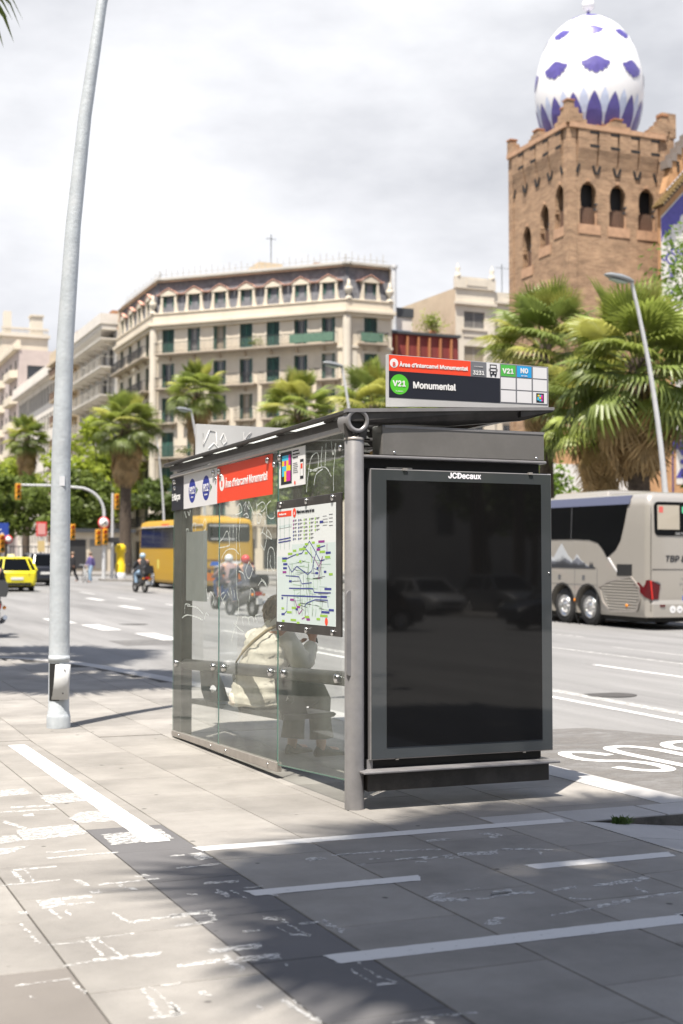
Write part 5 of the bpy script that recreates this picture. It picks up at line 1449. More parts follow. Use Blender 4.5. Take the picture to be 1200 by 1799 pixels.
LF_B = mat_leaf('leaf_mid_green', (0.155, 0.205, 0.045), 0.5, .35, .8, .1)
LF_C = mat_leaf('leaf_fresh_green', (0.15, 0.235, 0.035), 0.45, .35, 1.2, .1)
LF_D = mat_leaf('leaf_dark_green', (0.10, 0.14, 0.035), 0.45, .35, .8, .1)
tree(29.5, 132, 13.5, 5.2, 'yellow-green plane tree behind the traffic light mast', LF_A, 41, 5200, .42, 40)
tree(24.2, 121, 8.6, 3.6, 'darker bushy tree left of the tall grey lamp', LF_B, 42, 4200, .36, 34)
tree(19.8, 128, 8.6, 3.6, 'mid green tree below the farthest palm', LF_B, 43, 3600, .38, 30)
tree(33.5, 121, 8.0, 3.2, 'low shady tree beside the palm left of the yellow coach', LF_D, 44, 3600, .36, 28)
tree(24.0, 160, 12.0, 4.6, 'olive tree at the far left under the white building', LF_A, 45, 4200, .42, 34)
tree(31.5, 147, 9.5, 3.8, 'small green tree far behind the traffic lights', LF_D, 46, 3200, .42, 26)
tree(29.6, 63.5, 9.9, 3.0, 'yellow-green tree next to the palm left of the route sign', LF_A, 47, 4200, .24, 30)
tree(31.0, 55.0, 6.8, 2.8, 'bright green bush tree seen under the shelter roof edge', LF_C, 48, 4200, .2, 30)
tree(32.8, 39.8, 13.6, 3.9, 'feathery bright green tree at the right edge in front of the bullring', LF_C, 49, 11000, .13, 80, .95)
tree(31.0, 36.2, 8.4, 3.1, 'thin leafy tree behind the street lamp and the coach', LF_C, 50, 5000, .13, 40, 1.0, .12)
tree(31.8, 71.0, 8.5, 2.9, 'shady tree seen through the shelter behind the scooters', LF_D, 51, 4200, .26, 30)
tree(28.8, 76.0, 8.0, 3.1, 'dark green tree seen through the glass right of the yellow coach', LF_B, 52, 4200, .26, 30)
# ================================================================== BUILDINGS
def stucco(n, c, v=.06): return mat(n, c, .9, var=v, vscale=.5, dirt=tuple(q * .62 for q in c), dscale=.35, damt=.35, bump=.1, bscale=8)
CREAM = stucco('cream_stucco', (0.60, 0.535, 0.43)); STONE = stucco('pale_stone', (0.60, 0.55, 0.46)); WHITEB = stucco('white_render', (0.66, 0.62, 0.56))
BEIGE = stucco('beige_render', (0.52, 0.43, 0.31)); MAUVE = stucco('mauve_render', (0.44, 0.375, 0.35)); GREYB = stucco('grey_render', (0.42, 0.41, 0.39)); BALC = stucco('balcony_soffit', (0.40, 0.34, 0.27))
SLATE = mat('slate', (0.13, 0.13, 0.142), .7, var=.35, vscale=2.5, bump=.3, bscale=6)
SALMON = mat('salmon_trim', (0.52, 0.30, 0.23), .8, var=.1)
SHUT = mat('green_shutter', (0.018, 0.085, 0.065), .55, var=.15, vscale=3, rnd=.25)
SHUT2 = mat('grey_shutter', (0.20, 0.19, 0.175), .6, rnd=.2)
PANE = mat('window_glass', (0.02, 0.024, 0.03), .06, spec=.9, rnd=.5)
CURT = [mat('curtain_pale', (.34, .33, .31), .5, rnd=.2), mat('curtain_grey', (.13, .13, .135), .3, rnd=.3), mat('blind_beige', (.27, .23, .17), .6, rnd=.2)]
FRAMEW = mat('window_frame', (0.42, 0.40, 0.36), .6)
FRAMED = mat('dark_frame', (0.05, 0.055, 0.06), .5)
IRON = mat('iron_rail', (0.03, 0.03, 0.032), .6)
GREENCL = mat('green_cloth', (0.09, 0.17, 0.12), .8, var=.15)
RUST = mat('rust_cladding', (0.20, 0.035, 0.030), .7, rnd=.12, var=.12, vscale=1.5)
OCHRE = mat('ochre_fin', (0.42, 0.17, 0.07), .7)
TERRA = mat('terracotta', (0.38, 0.17, 0.08), .85, var=.2, vscale=2)
BRICKC = mat('chimney_brick', (0.33, 0.17, 0.09), .9, var=.2, vscale=2)

def frame_xf(o, u):
    """local x along the facade, local -y outward, z up"""
    a = math.atan2(u[1], u[0])
    return Matrix.Translation((o[0], o[1], 0)) @ Matrix.Rotation(a, 4, 'Z'), a
def facade(mb, xf, x0, x1, z0, z1, holes, depth=.28, m=0, mrev=None):
    """wall sheet with real openings and reveals"""
    mrev = m if mrev is None else mrev
    X = sorted({x0, x1} | {h[0] for h in holes} | {h[1] for h in holes})
    Z = sorted({z0, z1} | {h[2] for h in holes} | {h[3] for h in holes})
    old = mb.xf; mb.xf = xf
    for i in range(len(Z) - 1):
        run = None
        for j in range(len(X) - 1):
            cx, cz = (X[j] + X[j + 1]) / 2, (Z[i] + Z[i + 1]) / 2
            if not any(h[0] < cx < h[1] and h[2] < cz < h[3] for h in holes):
                mb.poly([(X[j], 0, Z[i]), (X[j + 1], 0, Z[i]), (X[j + 1], 0, Z[i + 1]), (X[j], 0, Z[i + 1])], m)
    for a, c, e, f_ in holes:
        d = depth
        mb.poly([(a, 0, e), (a, 0, f_), (a, d, f_), (a, d, e)], mrev); mb.poly([(c, 0, f_), (c, 0, e), (c, d, e), (c, d, f_)], mrev)
        mb.poly([(a, 0, f_), (c, 0, f_), (c, d, f_), (a, d, f_)], mrev); mb.poly([(c, 0, e), (a, 0, e), (a, d, e), (c, d, e)], mrev)
    mb.xf = old
WIN = {}
def window(bld, xf, ang, xc, z0, w, h, shut='half', mf=None, ms=None, depth=.2, rng=random):
    """window part: frame, with pane and shutter sub-parts; meshes shared"""
    mf = mf or FRAMEW; ms = ms or SHUT
    key = (round(w, 2), round(h, 2), mf.name)
    if key not in WIN:
        b = MB(); t = .07
        b.box(-w / 2, depth, 0, -w / 2 + t, depth + .06, h); b.box(w / 2 - t, depth, 0, w / 2, depth + .06, h)
        b.box(-w / 2 + t, depth, 0, w / 2 - t, depth + .06, t); b.box(-w / 2 + t, depth, h - t, w / 2 - t, depth + .06, h); b.box(-.03, depth + .005, t, .03, depth + .055, h - t)
        o = b.build('window', mf); f_ = o.data; bpy.data.objects.remove(o)
        b = MB(); b.box(-w / 2 + .01, depth + .03, .01, w / 2 - .01, depth + .035, h - .01); o = b.build('pane', PANE); p_ = o.data; bpy.data.objects.remove(o)
        WIN[key] = (f_, p_)
    ks = ('s', round(w, 2), round(h, 2), ms.name)
    if ks not in WIN:
        b = MB(); sw = w / 2
        b.box(0, -.05, 0, .06, 0, h); b.box(sw - .06, -.05, 0, sw, 0, h); b.box(.06, -.05, 0, sw - .06, 0, .08); b.box(.06, -.05, h - .08, sw - .06, 0, h)
        nsl = max(6, int(h / .16))
        for k in range(nsl):
            z = .1 + (h - .2) * k / nsl
            b.hexa([(.06, -.045, z), (sw - .06, -.045, z), (sw - .06, -.01, z + .06), (.06, -.01, z + .06), (.06, -.045, z + .03), (sw - .06, -.045, z + .03), (sw - .06, -.005, z + .09), (.06, -.005, z + .09)])
        o = b.build('shutter', ms); WIN[ks] = o.data; bpy.data.objects.remove(o)
    f_, p_ = WIN[key]
    loc = xf @ Vector((xc, 0, z0))
    o = link_mesh('window', f_, bld, loc - ORG[bld], ang)
    pn = link_mesh('pane', p_, o)
    q_ = rng.random()
    if q_ < .34:
        pn.material_slots[0].link = 'OBJECT'
        pn.material_slots[0].material = CURT[int(q_ * 300) % 3]
    if shut == 'none': return o
    sm = WIN[ks]
    if shut == 'half':                     # folded open beside the opening
        for sgn in (-1, 1):
            s_ = link_mesh('shutter', sm, o, (sgn * w / 2 if sgn < 0 else w / 2, .0, 0)); s_.scale = (.42 * (1 if sgn < 0 else -1), 1, 1)
            s_.location = (-w / 2 if sgn < 0 else w / 2, .10, 0)
    elif shut == 'closed':
        link_mesh('shutter', sm, o, (-w / 2, .16, 0)); link_mesh('shutter', sm, o, (0.0, .16, 0))
    elif shut == 'open':
        link_mesh('shutter', sm, o, (-w / 2 - w * .34, -.005, 0)).scale = (.68, 1, 1); s_ = link_mesh('shutter', sm, o, (w / 2, -.005, 0)); s_.scale = (.68, 1, 1)
    return o
def balcony(bld, xf, x0, x1, z, d=.8, rail=1.0, ms=None, mr=None, cloth=None, step=.16, soff=.14):
    b = MB(xf); b.box(x0, -d, z - soff, x1, -.002, z); b.box(x0 + .08, -d + .08, z - soff - .1, x1 - .08, -.002, z - soff - .002)
    n = max(2, int((x1 - x0) / 2.4))
    for k in range(n):
        xx = x0 + (x1 - x0) * (k + .5) / n
        b.prism([(xx - .1, -.002, z - soff - .1), (xx - .1, -d * .7, z - soff - .1), (xx - .1, -.002, z - soff - .55)], (.2, 0, 0))
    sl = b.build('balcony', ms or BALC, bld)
    b = MB(xf)
    b.box(x0, -d, z + rail - .05, x1, -d + .05, z + rail); b.box(x0, -d + .05, z + rail - .05, x0 + .05, 0, z + rail); b.box(x1 - .05, -d + .05, z + rail - .05, x1, 0, z + rail)
    b.box(x0, -d, z + .08, x1, -d + .04, z + .12)
    k = x0 + .05
    while k < x1:
        b.box(k, -d + .01, z + .12, k + .025, -d + .035, z + rail - .05); k += step
    b.build('railing', mr or IRON, sl)
    if cloth:
        b = MB(xf); b.box(cloth[0], -d - .02, z + .1, cloth[1], -d - .005, z + rail - .1); b.build('rail_cloth', GREENCL, sl)
    return sl

# ---- corner building with mansard, 45 degree corner face
P1 = (33.44, 127.2); P2 = (47.7, 113.3)
cb = thing('corner_building', 'cream corner apartment building with green shutters, dark slate mansard and balconies', 'building', (40, 122, gz(120)))
zb = gz(113) - .3
faces = [((33.44, 142.2), (0, -1), 15.0, [2.0, 5.6, 9.1, 12.6]), (P1, (.7161, -.6980), 19.914, [1.55, 4.3, 7.05, 9.8, 12.55, 15.35, 18.1]), (P2, (1, 0), 4.45, [2.35])]
FLOORS = [6.1, 9.4, 12.7, 16.0, 19.3, 22.6]
rb_ = random.Random(17)
wall = MB()
for fi, (o, u, Lf, cols) in enumerate(faces):
    xf, ang = frame_xf(o, u)
    holes = []
    for xc in cols:
        for fz_ in FLOORS: holes.append((xc - .65, xc + .65, fz_ + .05, fz_ + 2.4))
        holes.append((xc - .95, xc + .95, zb + .5, 4.9))
    facade(wall, xf, 0, Lf, zb, 25.3, holes)
    wall.xf = xf
    wall.poly([(0, .32, zb), (Lf, .32, zb), (Lf, .32, 25.2), (0, .32, 25.2)], 2)
    wall.xf = None
    for xc in cols:
        for k, fz_ in enumerate(FLOORS):
            q = rb_.random()
            window(cb, xf, ang, xc, fz_ + .05, 1.3, 2.35, 'half' if q < .72 else 'closed')
        window(cb, xf, ang, xc, zb + .5, 1.9, 4.9 - zb - .5, 'none', FRAMED)
        b = MB(xf); zt_ = 25.3                              # moulded surround of each upper window
        for fz_ in FLOORS:
            b.box(xc - .85, -.05, fz_ + 2.42, xc + .85, -.002, fz_ + 2.62); b.box(xc - .82, -.04, fz_ + .05, xc - .67, -.002, fz_ + 2.418); b.box(xc + .67, -.04, fz_ + .05, xc + .82, -.002, fz_ + 2.418)
        b.build('window_surround', STONE, cb, kind='stuff')
    for k, fz_ in enumerate(FLOORS):
        if fi == 0:
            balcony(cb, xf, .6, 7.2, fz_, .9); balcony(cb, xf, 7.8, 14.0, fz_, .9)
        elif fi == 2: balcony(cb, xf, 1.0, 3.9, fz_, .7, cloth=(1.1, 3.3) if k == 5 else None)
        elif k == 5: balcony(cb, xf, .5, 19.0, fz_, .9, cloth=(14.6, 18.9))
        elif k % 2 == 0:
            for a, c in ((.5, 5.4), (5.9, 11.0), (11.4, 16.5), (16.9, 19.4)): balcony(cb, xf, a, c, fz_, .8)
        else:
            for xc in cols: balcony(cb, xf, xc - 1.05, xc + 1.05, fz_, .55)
    bl = MB(xf)                                             # pots and greenery on some balconies
    for _ in range(5 if fi else 2):
        px_, fz_ = rb_.uniform(1, Lf - 1), rb_.choice(FLOORS[1:])
        for q_ in range(46):
            d = Vector((px_ + rb_.gauss(0, .45), -.35 + rb_.gauss(0, .12), fz_ + .35 + abs(rb_.gauss(0, .3)))); u_ = Vector((rb_.gauss(0, 1), rb_.gauss(0, 1), rb_.gauss(0, 1))).normalized() * .15; w_ = u_.orthogonal().normalized() * .08
            bl.add([d - u_, d + w_, d + u_, d - w_], [(0, 1, 2, 3)])
    bl.build('balcony_plant', LF_B, cb, kind='stuff')
    # cornices, attic wall, mansard
    b = MB(xf); b.box(-.35 if fi else 0, -.55, 25.3, Lf + .25, .2, 25.62); b.box(-.2 if fi else 0, -.3, 25.0, Lf + .1, -.002, 25.298); b.box(-.1 if fi else 0, -.16, 25.62, Lf + .1, .2, 26.45); b.box(-.2 if fi else 0, -.25, 26.45, Lf + .15, .2, 26.6); b.build('cornice', CREAM, cb, bev=.04)
    b = MB(xf); b.box(-.1 if fi else 0, -.14, 22.15, Lf + .08, -.002, 22.38); b.build('string_course', STONE, cb)
    b = MB(xf); b.prism([(0, .1, 26.6), (0, .55, 29.9), (0, .9, 29.9), (0, .9, 26.6)], (Lf, 0, 0)); mans = b.build('mansard', SLATE, cb)
    b = MB(xf); b.box(-.2 if fi else 0, .30, 29.9, Lf + .2, 1.2, 30.15); b.build('eave', GREYB, cb, bev=.03)
    b = MB(xf)
    k = .2
    while k < Lf:
        b.box(k, .75, 30.15, k + .05, .8, 30.9 + .25 * (int(k * 2) % 2)); k += .62
    b.box(0, .755, 30.5, Lf, .795, 30.54); b.build('roof_railing', IRON if fi == 9 else FRAMEW, cb)
    for xc in cols:
        b = MB(xf)
        for sgn in (-1, 1):
            b.prism([(xc + sgn * .62, 0, 26.6), (xc + sgn * 1.05, 0, 26.6), (xc + sgn * .95, 0, 27.1), (xc + sgn * .84, 0, 27.7), (xc + sgn * .84, 0, 28.25), (xc + sgn * .62, 0, 28.25)], (0, .55, 0))
        b.prism([(xc - 1.0, -.06, 28.25), (xc + 1.0, -.06, 28.25), (xc + .75, -.06, 28.5), (xc, -.06, 28.8), (xc - .75, -.06, 28.5)], (0, .55, 0))
        dm = b.build('dormer', CREAM, cb)
        b = MB(xf); p = [(xc - 1.35, 28.32), (xc - .95, 28.36), (xc - .6, 28.62), (xc, 28.93), (xc + .6, 28.62), (xc + .95, 28.36), (xc + 1.35, 28.32)]
        for (xa, za), (xb_, zb_) in zip(p, p[1:]):
            b.hexa([(xa, -.12, za), (xb_, -.12, zb_), (xb_, .4, zb_), (xa, .4, za), (xa, -.12, za + .075), (xb_, -.12, zb_ + .075), (xb_, .4, zb_ + .075), (xa, .4, za + .075)])
        b.build('pediment_trim', SALMON, dm)
        window(cb, xf @ Matrix.Translation((0, .12, 0)), ang, xc, 26.62, 1.2, 1.62, 'half' if rb_.random() < .75 else 'closed', depth=.2)
    if fi:
        b = MB(xf); ks = (.05, 1.0, 4.35) if fi == 2 else (0.0,)
        for xc in ((.15, 4.25) if fi == 2 else (-.1,)):
            b.lathe([(.30, 0), (.30, .15), (.12, .3), (.16, .45), (.38, .8), (.36, 1.05), (.2, 1.2), (.28, 1.3), (.12, 1.45), (.14, 1.7), (0, 1.85)], (xc, -.05, 26.6), 12)
            u_ = b.build('roof_urn', STONE, cb, label=None); b = MB(xf)
wall.poly([(33.44, 142.2, 29.7), (33.44, 127.2, 29.7), (47.7, 113.3, 29.7), (52.15, 113.3, 29.7), (52.15, 142.2, 29.7)][::-1], 0)
wall.poly([(52.15, 113.3, zb), (52.15, 142.2, zb), (52.15, 142.2, 29.7), (52.15, 113.3, 29.7)], 0)
wall.poly([(52.15, 142.2, zb), (33.44, 142.2, zb), (33.44, 142.2, 29.7), (52.15, 142.2, 29.7)], 0)
wall.build('wall', [CREAM, CREAM, DARK], cb)
for (x, y) in (P1, P2):                                     # corner pilasters
    b = MB(); b.lathe([(.42, 4.9), (.42, 25.0)], (x, y, 0), 10); b.lathe([(.5, zb), (.5, 4.9)], (x, y, 0), 10); b.build('corner_pilaster', STONE, cb)
b = MB(); b.box(42.2, 122.5, 29.7, 45.6, 126.5, 31.1); b.box(42.6, 123, 31.1, 45, 126, 31.6); rh_ = b.build('roof_hut', BEIGE, cb)
b = MB(); b.box(47.0, 119.5, 29.7, 48.2, 120.6, 31.2); b.build('chimney', BRICKC, cb)
b = MB(); b.bar((44.2, 124, 31.6), (44.2, 124, 34.6), .07); b.bar((43.7, 124, 34.2), (44.7, 124, 34.2), .05); b.build('antenna', FRAMED, cb, kind='stuff')
b = MB(frame_xf(P2, (1, 0))[0]); b.prism([(-.02, -.06, 17.9), (.95, -.06, 17.9), (.95, -.06, 21.9), (-.02, -.06, 21.9)], (0, .055, 0)); b.build('relief_panel', STONE, cb)

# ---- row beyond it along the avenue
def slab_building(name, label, y0, y1, ztop, wallm, floors, cols, ww, wh, zoff, bal=None, shut='none', shm=None, x=33.4, depth_x=14, framem=None):
    o = thing(name, label, 'building', (x, y0, gz(y0)))
    xf, ang = frame_xf((x, y1), (0, -1))
    Lf = y1 - y0
    z0 = gz(y0) - .5
    holes = [(xc - ww / 2, xc + ww / 2, f_ + zoff, f_ + zoff + wh) for xc in cols for f_ in floors]
    w = MB(); facade(w, xf, 0, Lf, z0, ztop, holes)
    w.xf = xf; w.poly([(0, .32, z0), (Lf, .32, z0), (Lf, .32, ztop), (0, .32, ztop)], 1); w.xf = None
    w.poly([(x, y0, z0), (x + depth_x, y0, z0), (x + depth_x, y0, ztop), (x, y0, ztop)], 0)
    w.poly([(x, y1, z0), (x, y1, ztop), (x + depth_x, y1, ztop), (x + depth_x, y1, z0)], 0)
    w.poly([(x, y0, ztop), (x + depth_x, y0, ztop), (x + depth_x, y1, ztop), (x, y1, ztop)], 0)
    w.build('wall', [wallm, DARK], o)
    for xc in cols:
        for f_ in floors:
            window(o, xf, ang, xc, f_ + zoff, ww, wh, shut if rb_.random() < .8 else 'none', framem, shm)
    return o, xf, ang, Lf
fl = [5.6 + 3.02 * k for k in range(8)]
o, xf, ang, Lf = slab_building('balcony_building', 'modern apartment block with long white balconies left of the corner building', 142.4, 161, 27.6, GREYB, fl, [1.6, 4.3, 7.0, 10.2, 12.9, 15.9], 2.2, 2.2, .1, framem=FRAMED)
for f_ in fl: balcony(o, xf, .4, 9.2, f_, 1.7, 1.05, WHITEB, FRAMEW, step=.3); balcony(o, xf, 9.5, 18.4, f_, 1.7, 1.05, WHITEB, FRAMEW, step=.3)
b = MB(xf); b.box(-.1, -1.8, 28.2, Lf + .1, .3, 29.3); b.box(0, -1.6, 27.6, Lf, 0, 28.2); b.build('roof_parapet', WHITEB, o)
o, xf, ang, Lf = slab_building('balcony_house', 'narrow beige house with brown shutters and small balconies', 161.2, 176, 28.2, BEIGE, fl, [2.2, 5.6, 9.2, 12.6], 1.3, 2.2, .1, shut='half', shm=mat('brown_shutter', (.12, .05, .035), .6))
for f_ in fl: balcony(o, xf, 1.0, 7.0, f_, 1.1, 1.0, BEIGE, mat('brown_rail', (.17, .12, .09), .7)); balcony(o, xf, 7.9, 13.8, f_, 1.1, 1.0, BEIGE, MATS['brown_rail'])
b = MB(xf); b.box(0, -1.3, 28.2, Lf, .3, 28.6); b.box(0, -.9, 28.6, Lf, .3, 30.0); b.build('cornice', BEIGE, o, bev=.03)
o, xf, ang, Lf = slab_building('white_building', 'long white block with ribbon windows and a jutting eave at the far left', 176.2, 205, 27.4, WHITEB, [5.2 + 3.7 * k for k in range(6)], [1.5 + 2.15 * k for k in range(13)], 1.6, 2.3, .7, shut='closed', shm=SHUT2)
b = MB(xf); b.box(-.3, -1.1, 27.4, Lf + .2, .3, 28.0); b.box(-.2, -.9, 28.0, Lf, .3, 28.9); b.build('eave', WHITEB, o)
b = MB(); 
for (x, y, w_, h_) in ((35, 171, 1.3, 2.4), (36.5, 165, 1.6, 2.0), (35.2, 181, 1.1, 2.2), (36, 156, 1.5, 2.4)): b.box(x, y, 28.6, x + w_, y + w_, 30 + h_)
b.build('chimney', BRICKC, o, kind='stuff')
b = MB(); b.box(38, 158, 29, 47, 186, 33.2); b.box(37, 150, 29, 46, 157, 31.5); b.build('roof_hut', WHITEB, o)
# mauve house with party wall, bay front
mv = thing('mauve_house', 'tall mauve house showing its blank party wall and one blue window', 'building', (33.4, 205.2, gz(205)))
xf, ang = frame_xf((33.4, 205.2), (1, 0))
w = MB(); facade(w, xf, 0, 7.5, 3, 35.2, [(1.2, 4.2, 30.6, 32.9)], .2)
w.xf = xf; w.poly([(0, .3, 3), (7.5, .3, 3), (7.5, .3, 35), (0, .3, 35)], 1); w.xf = None
w.poly([(40.9, 205.2, 3), (40.9, 228, 3), (40.9, 228, 35.2), (40.9, 205.2, 35.2)], 0); w.poly([(33.4, 205.2, 35.2), (40.9, 205.2, 35.2), (40.9, 228, 35.2), (33.4, 228, 35.2)], 0)
xf2, ang2 = frame_xf((33.4, 228), (0, -1))
fl2 = [8 + 3.9 * k for k in range(7)]
facade(w, xf2, 0, 22.8, 3, 35.2, [(xc - .6, xc + .6, f_ + .2, f_ + 2.6) for xc in (3, 7, 11, 15, 19.5) for f_ in fl2])
w.xf = xf2; w.poly([(0, .3, 3), (22.8, .3, 3), (22.8, .3, 35), (0, .3, 35)], 1); w.xf = None
w.build('wall', [MAUVE, DARK], mv)
window(mv, xf, ang, 2.7, 30.6, 3.0, 2.3, 'none', FRAMED)
for xc in (3, 7, 11, 15, 19.5):
    for f_ in fl2: window(mv, xf2, ang2, xc, f_ + .2, 1.2, 2.4, 'half')
for f_ in fl2:
    b = MB(xf2)
    for (a, c) in ((4, 9.5), (13.5, 21.5)):
        b.prism([(a, 0, f_ - .25), (a + .8, -1.1, f_ - .25), (c - .8, -1.1, f_ - .25), (c, 0, f_ - .25)], (0, 0, .3)); b.prism([(a, -.002, f_ + .05), (a + .8, -1.05, f_ + .05), (c - .8, -1.05, f_ + .05), (c, -.002, f_ + .05)], (0, 0, .85))
    b.build('bay_balcony', CREAM, mv)
b = MB(xf2); b.box(-.2, -.8, 35.2, 23, .2, 35.9); b.box(0, -.4, 35.9, 22.8, .2, 36.6); b.build('cornice', CREAM, mv, bev=.05)
ph_ = thing('rooftop_house', 'cream rooftop house with a balustrade above the mauve party wall', 'building', (34.6, 229, 30))
b = MB(); b.box(34.4, 229, 30, 42.0, 240, 41.2); b.build('wall', CREAM, ph_)
b = MB(); b.box(34.0, 228.6, 41.2, 42.3, 240.3, 41.7); b.box(34.3, 228.8, 42.5, 42.1, 229.2, 42.8)
for k in range(22): b.lathe([(.07, 0), (.13, .25), (.06, .5), (.1, .8)], (34.5 + k * .35, 229, 41.7), 6)
b.build('balustrade', STONE, ph_)
b = MB(); b.box(34.9, 230, 41.7, 36.1, 231.5, 45.6); b.build('chimney', STONE, ph_); b = MB(); b.box(39.4, 230, 41.7, 41.3, 232, 45.0); b.box(39.2, 229.8, 45.0, 41.5, 232.2, 45.3); b.build('stair_hut', STONE, ph_)
b = MB(); b.box(36.6, 228.9, 37.5, 37.6, 228.99, 38.6); b.build('window', PANE, ph_)

# ---- low rust-red building and the cream houses to the right of the corner building
rd_ = thing('rust_clad_building', 'low building with rust-red panel cladding right of the corner building', 'building', (52.2, 116.5, gz(116)))
b = MB(); b.box(52.2, 116.3, 1.5, 60.6, 130, 24.2); b.build('wall', RUST, rd_)
for k in range(14):
    b = MB(); x = 52.35 + k * .58
    b.box(x, 116.2, 20.3, x + .56, 116.28, 24.3); b.build('cladding_panel', RUST, rd_)
for k in range(6):
    b = MB(); x = 53.8 + k * 1.16; b.box(x, 115.95, 19.5, x + .18, 116.195, 24.1); b.build('fin', OCHRE, rd_)
b = MB(); b.box(52.1, 115.9, 24.3, 60.7, 117, 24.55); b.build('coping', FRAMED, rd_)
for k, x in enumerate((57.2, 58.3, 59.6)):
    b = MB(); b.box(x, 116.22, 18.9, x + .85, 116.29, 20.25); b.build('window', PANE, rd_)
b = MB(); b.box(53.8, 119, 24.2, 57.0, 123, 26.5); b.box(53.7, 118.9, 26.5, 57.1, 123.1, 27.4, 1); b.build('roof_hut', [WHITEB, FRAMED], rd_)
b = MB(); b.tube([(54.6, 118, 24.3), (54.6, 118, 31.0)], .22, 10); b.tube([(54.6, 118, 31.0), (54.6, 118, 31.25)], .34, 10); b.tube([(54.1, 118.6, 24.3), (54.1, 118.6, 29)], .15, 8); b.build('flue_pipe', GALV2, rd_)
b = MB(); b.box(52.4, 117.3, 24.3, 56.0, 118.5, 24.9); b.build('roof_unit', mat('blue_grey_metal', (.22, .27, .33), .5), rd_)
PL = thing('roof_plant', 'yellow-green potted shrub on the rust-red roof terrace', 'plant', (58.4, 117.4, 24.55))
b = MB(); b.lathe([(.0, 0), (.3, 0), (.38, .5), (.34, .5), (.3, .45)], (58.4, 117.4, 24.55), 10); b.build('pot', TERRA, PL)
b = MB(); rp2 = random.Random(61)
for k in range(420):
    d = Vector((rp2.gauss(0, 1), rp2.gauss(0, .5), rp2.gauss(0, .8))) * .62 + Vector((58.4, 117.4, 25.8))
    u = Vector((rp2.gauss(0, 1), rp2.gauss(0, 1), rp2.gauss(0, 1))).normalized() * .2; w_ = u.orthogonal().normalized() * .09
    b.add([d - u, d + w_, d + u, d - w_], [(0, 1, 2, 3)])
b.build('foliage', LF_A, PL, kind='stuff')
PL2 = thing('roof_plant', 'trailing green planter along the rust-red cladding', 'plant', (55.5, 116, 20.6))
b = MB(); b.box(52.6, 115.5, 20.0, 58.2, 115.9, 20.35); b.build('planter', TERRA, PL2)
b = MB()
for k in range(700):
    d = Vector((rp2.uniform(52.6, 58.2), rp2.gauss(115.7, .18), 20.4 + abs(rp2.gauss(0, .35))))
    u = Vector((rp2.gauss(0, 1), rp2.gauss(0, 1), rp2.gauss(0, 1))).normalized() * .16; w_ = u.orthogonal().normalized() * .07
    b.add([d - u, d + w_, d + u, d - w_], [(0, 1, 2, 3)])
b.build('foliage', LF_C, PL2, kind='stuff')

ch = thing('cream_house', 'cream house with a blank side wall and roof pinnacles', 'building', (64.6, 124.6, gz(124)))
xf, ang = frame_xf((64.6, 124.6), (1, 0))
hl = [(1.0, 3.4, z, z + 1.75) for z in (27.1, 23.5, 19.9, 16.3, 12.7, 9.1)]
w = MB(); facade(w, xf, 0, 4.6, 2, 31.2, hl, .3)
w.xf = xf; w.poly([(0, .34, 2), (4.6, .34, 2), (4.6, .34, 31), (0, .34, 31)], 1); w.xf = None
w.poly([(64.6, 141, 2), (64.6, 124.6, 2), (64.6, 124.6, 31.2), (64.6, 141, 31.6)], 2)
w.poly([(64.6, 124.6, 31.2), (69.2, 124.6, 31.2), (69.2, 141, 31.6), (64.6, 141, 31.6)], 0); w.poly([(69.2, 124.6, 2), (69.2, 141, 2), (69.2, 141, 31.6), (69.2, 124.6, 31.2)], 0)
w.build('wall', [STONE, DARK, BEIGE], ch)
for a in hl:
    window(ch, xf, ang, 2.2, a[2], 2.4, 1.75, 'closed' if a[2] > 27 else 'none', FRAMEW, SHUT2, depth=.22)
    b = MB(xf); b.box(.75, -.2, a[2] - .25, 3.65, -.002, a[2] - .02); b.box(.9, -.08, a[2] - .9, 3.5, -.002, a[2] - .252); b.build('sill', STONE, ch)
b = MB(xf); b.box(-.15, -.35, 29.5, 4.7, -.002, 29.8); b.box(-.05, -.2, 31.2, 4.65, .3, 32.4); b.box(1.2, -.26, 31.5, 3.6, -.202, 32.2)
for x in (.3, 4.3): b.lathe([(.3, 0), (.3, .3), (.12, .5), (.28, .8), (.1, 1.1), (0, 1.5)], (x, 0, 32.4), 10)
b.build('parapet', STONE, ch)
ch2 = thing('cream_house', 'lower cream house with balconies between the pinnacled house and the brick tower', 'building', (69.3, 125, gz(125)))
xf, ang = frame_xf((69.3, 125.0), (1, 0))
hl = [(1.0, 2.4, z, z + 2.3) for z in (25.8, 22.2, 18.6, 15, 11.4, 7.8)] + [(3.4, 4.8, z, z + 2.3) for z in (25.8, 22.2, 18.6, 15, 11.4, 7.8)]
w = MB(); facade(w, xf, 0, 9, 2, 30.0, hl, .3); w.xf = xf; w.poly([(0, .34, 2), (9, .34, 2), (9, .34, 30), (0, .34, 30)], 1); w.poly([(0, 0, 30), (9, 0, 30), (9, 12, 30), (0, 12, 30)], 0); w.poly([(9, 0, 2), (9, 12, 2), (9, 12, 30), (9, 0, 30)], 0); w.xf = None
w.build('wall', [CREAM, DARK], ch2)
for a in hl: window(ch2, xf, ang, (a[0] + a[1]) / 2, a[2], 1.4, 2.3, 'half', FRAMEW, SHUT2)
for z in (25.8, 22.2, 18.6, 15, 11.4): balcony(ch2, xf, .6, 5.2, z, .7)
b = MB(xf); b.box(0, -.3, 30, 9, .2, 30.3); b.box(0, -.1, 30.3, 9, .2, 31.2); b.build('parapet', STONE, ch2)
b = MB(); b.bar((72, 128, 31), (72, 128, 35), .06); b.bar((71.2, 128, 34.6), (72.8, 128, 34.6), .04); b.build('antenna', FRAMED, ch2, kind='stuff')
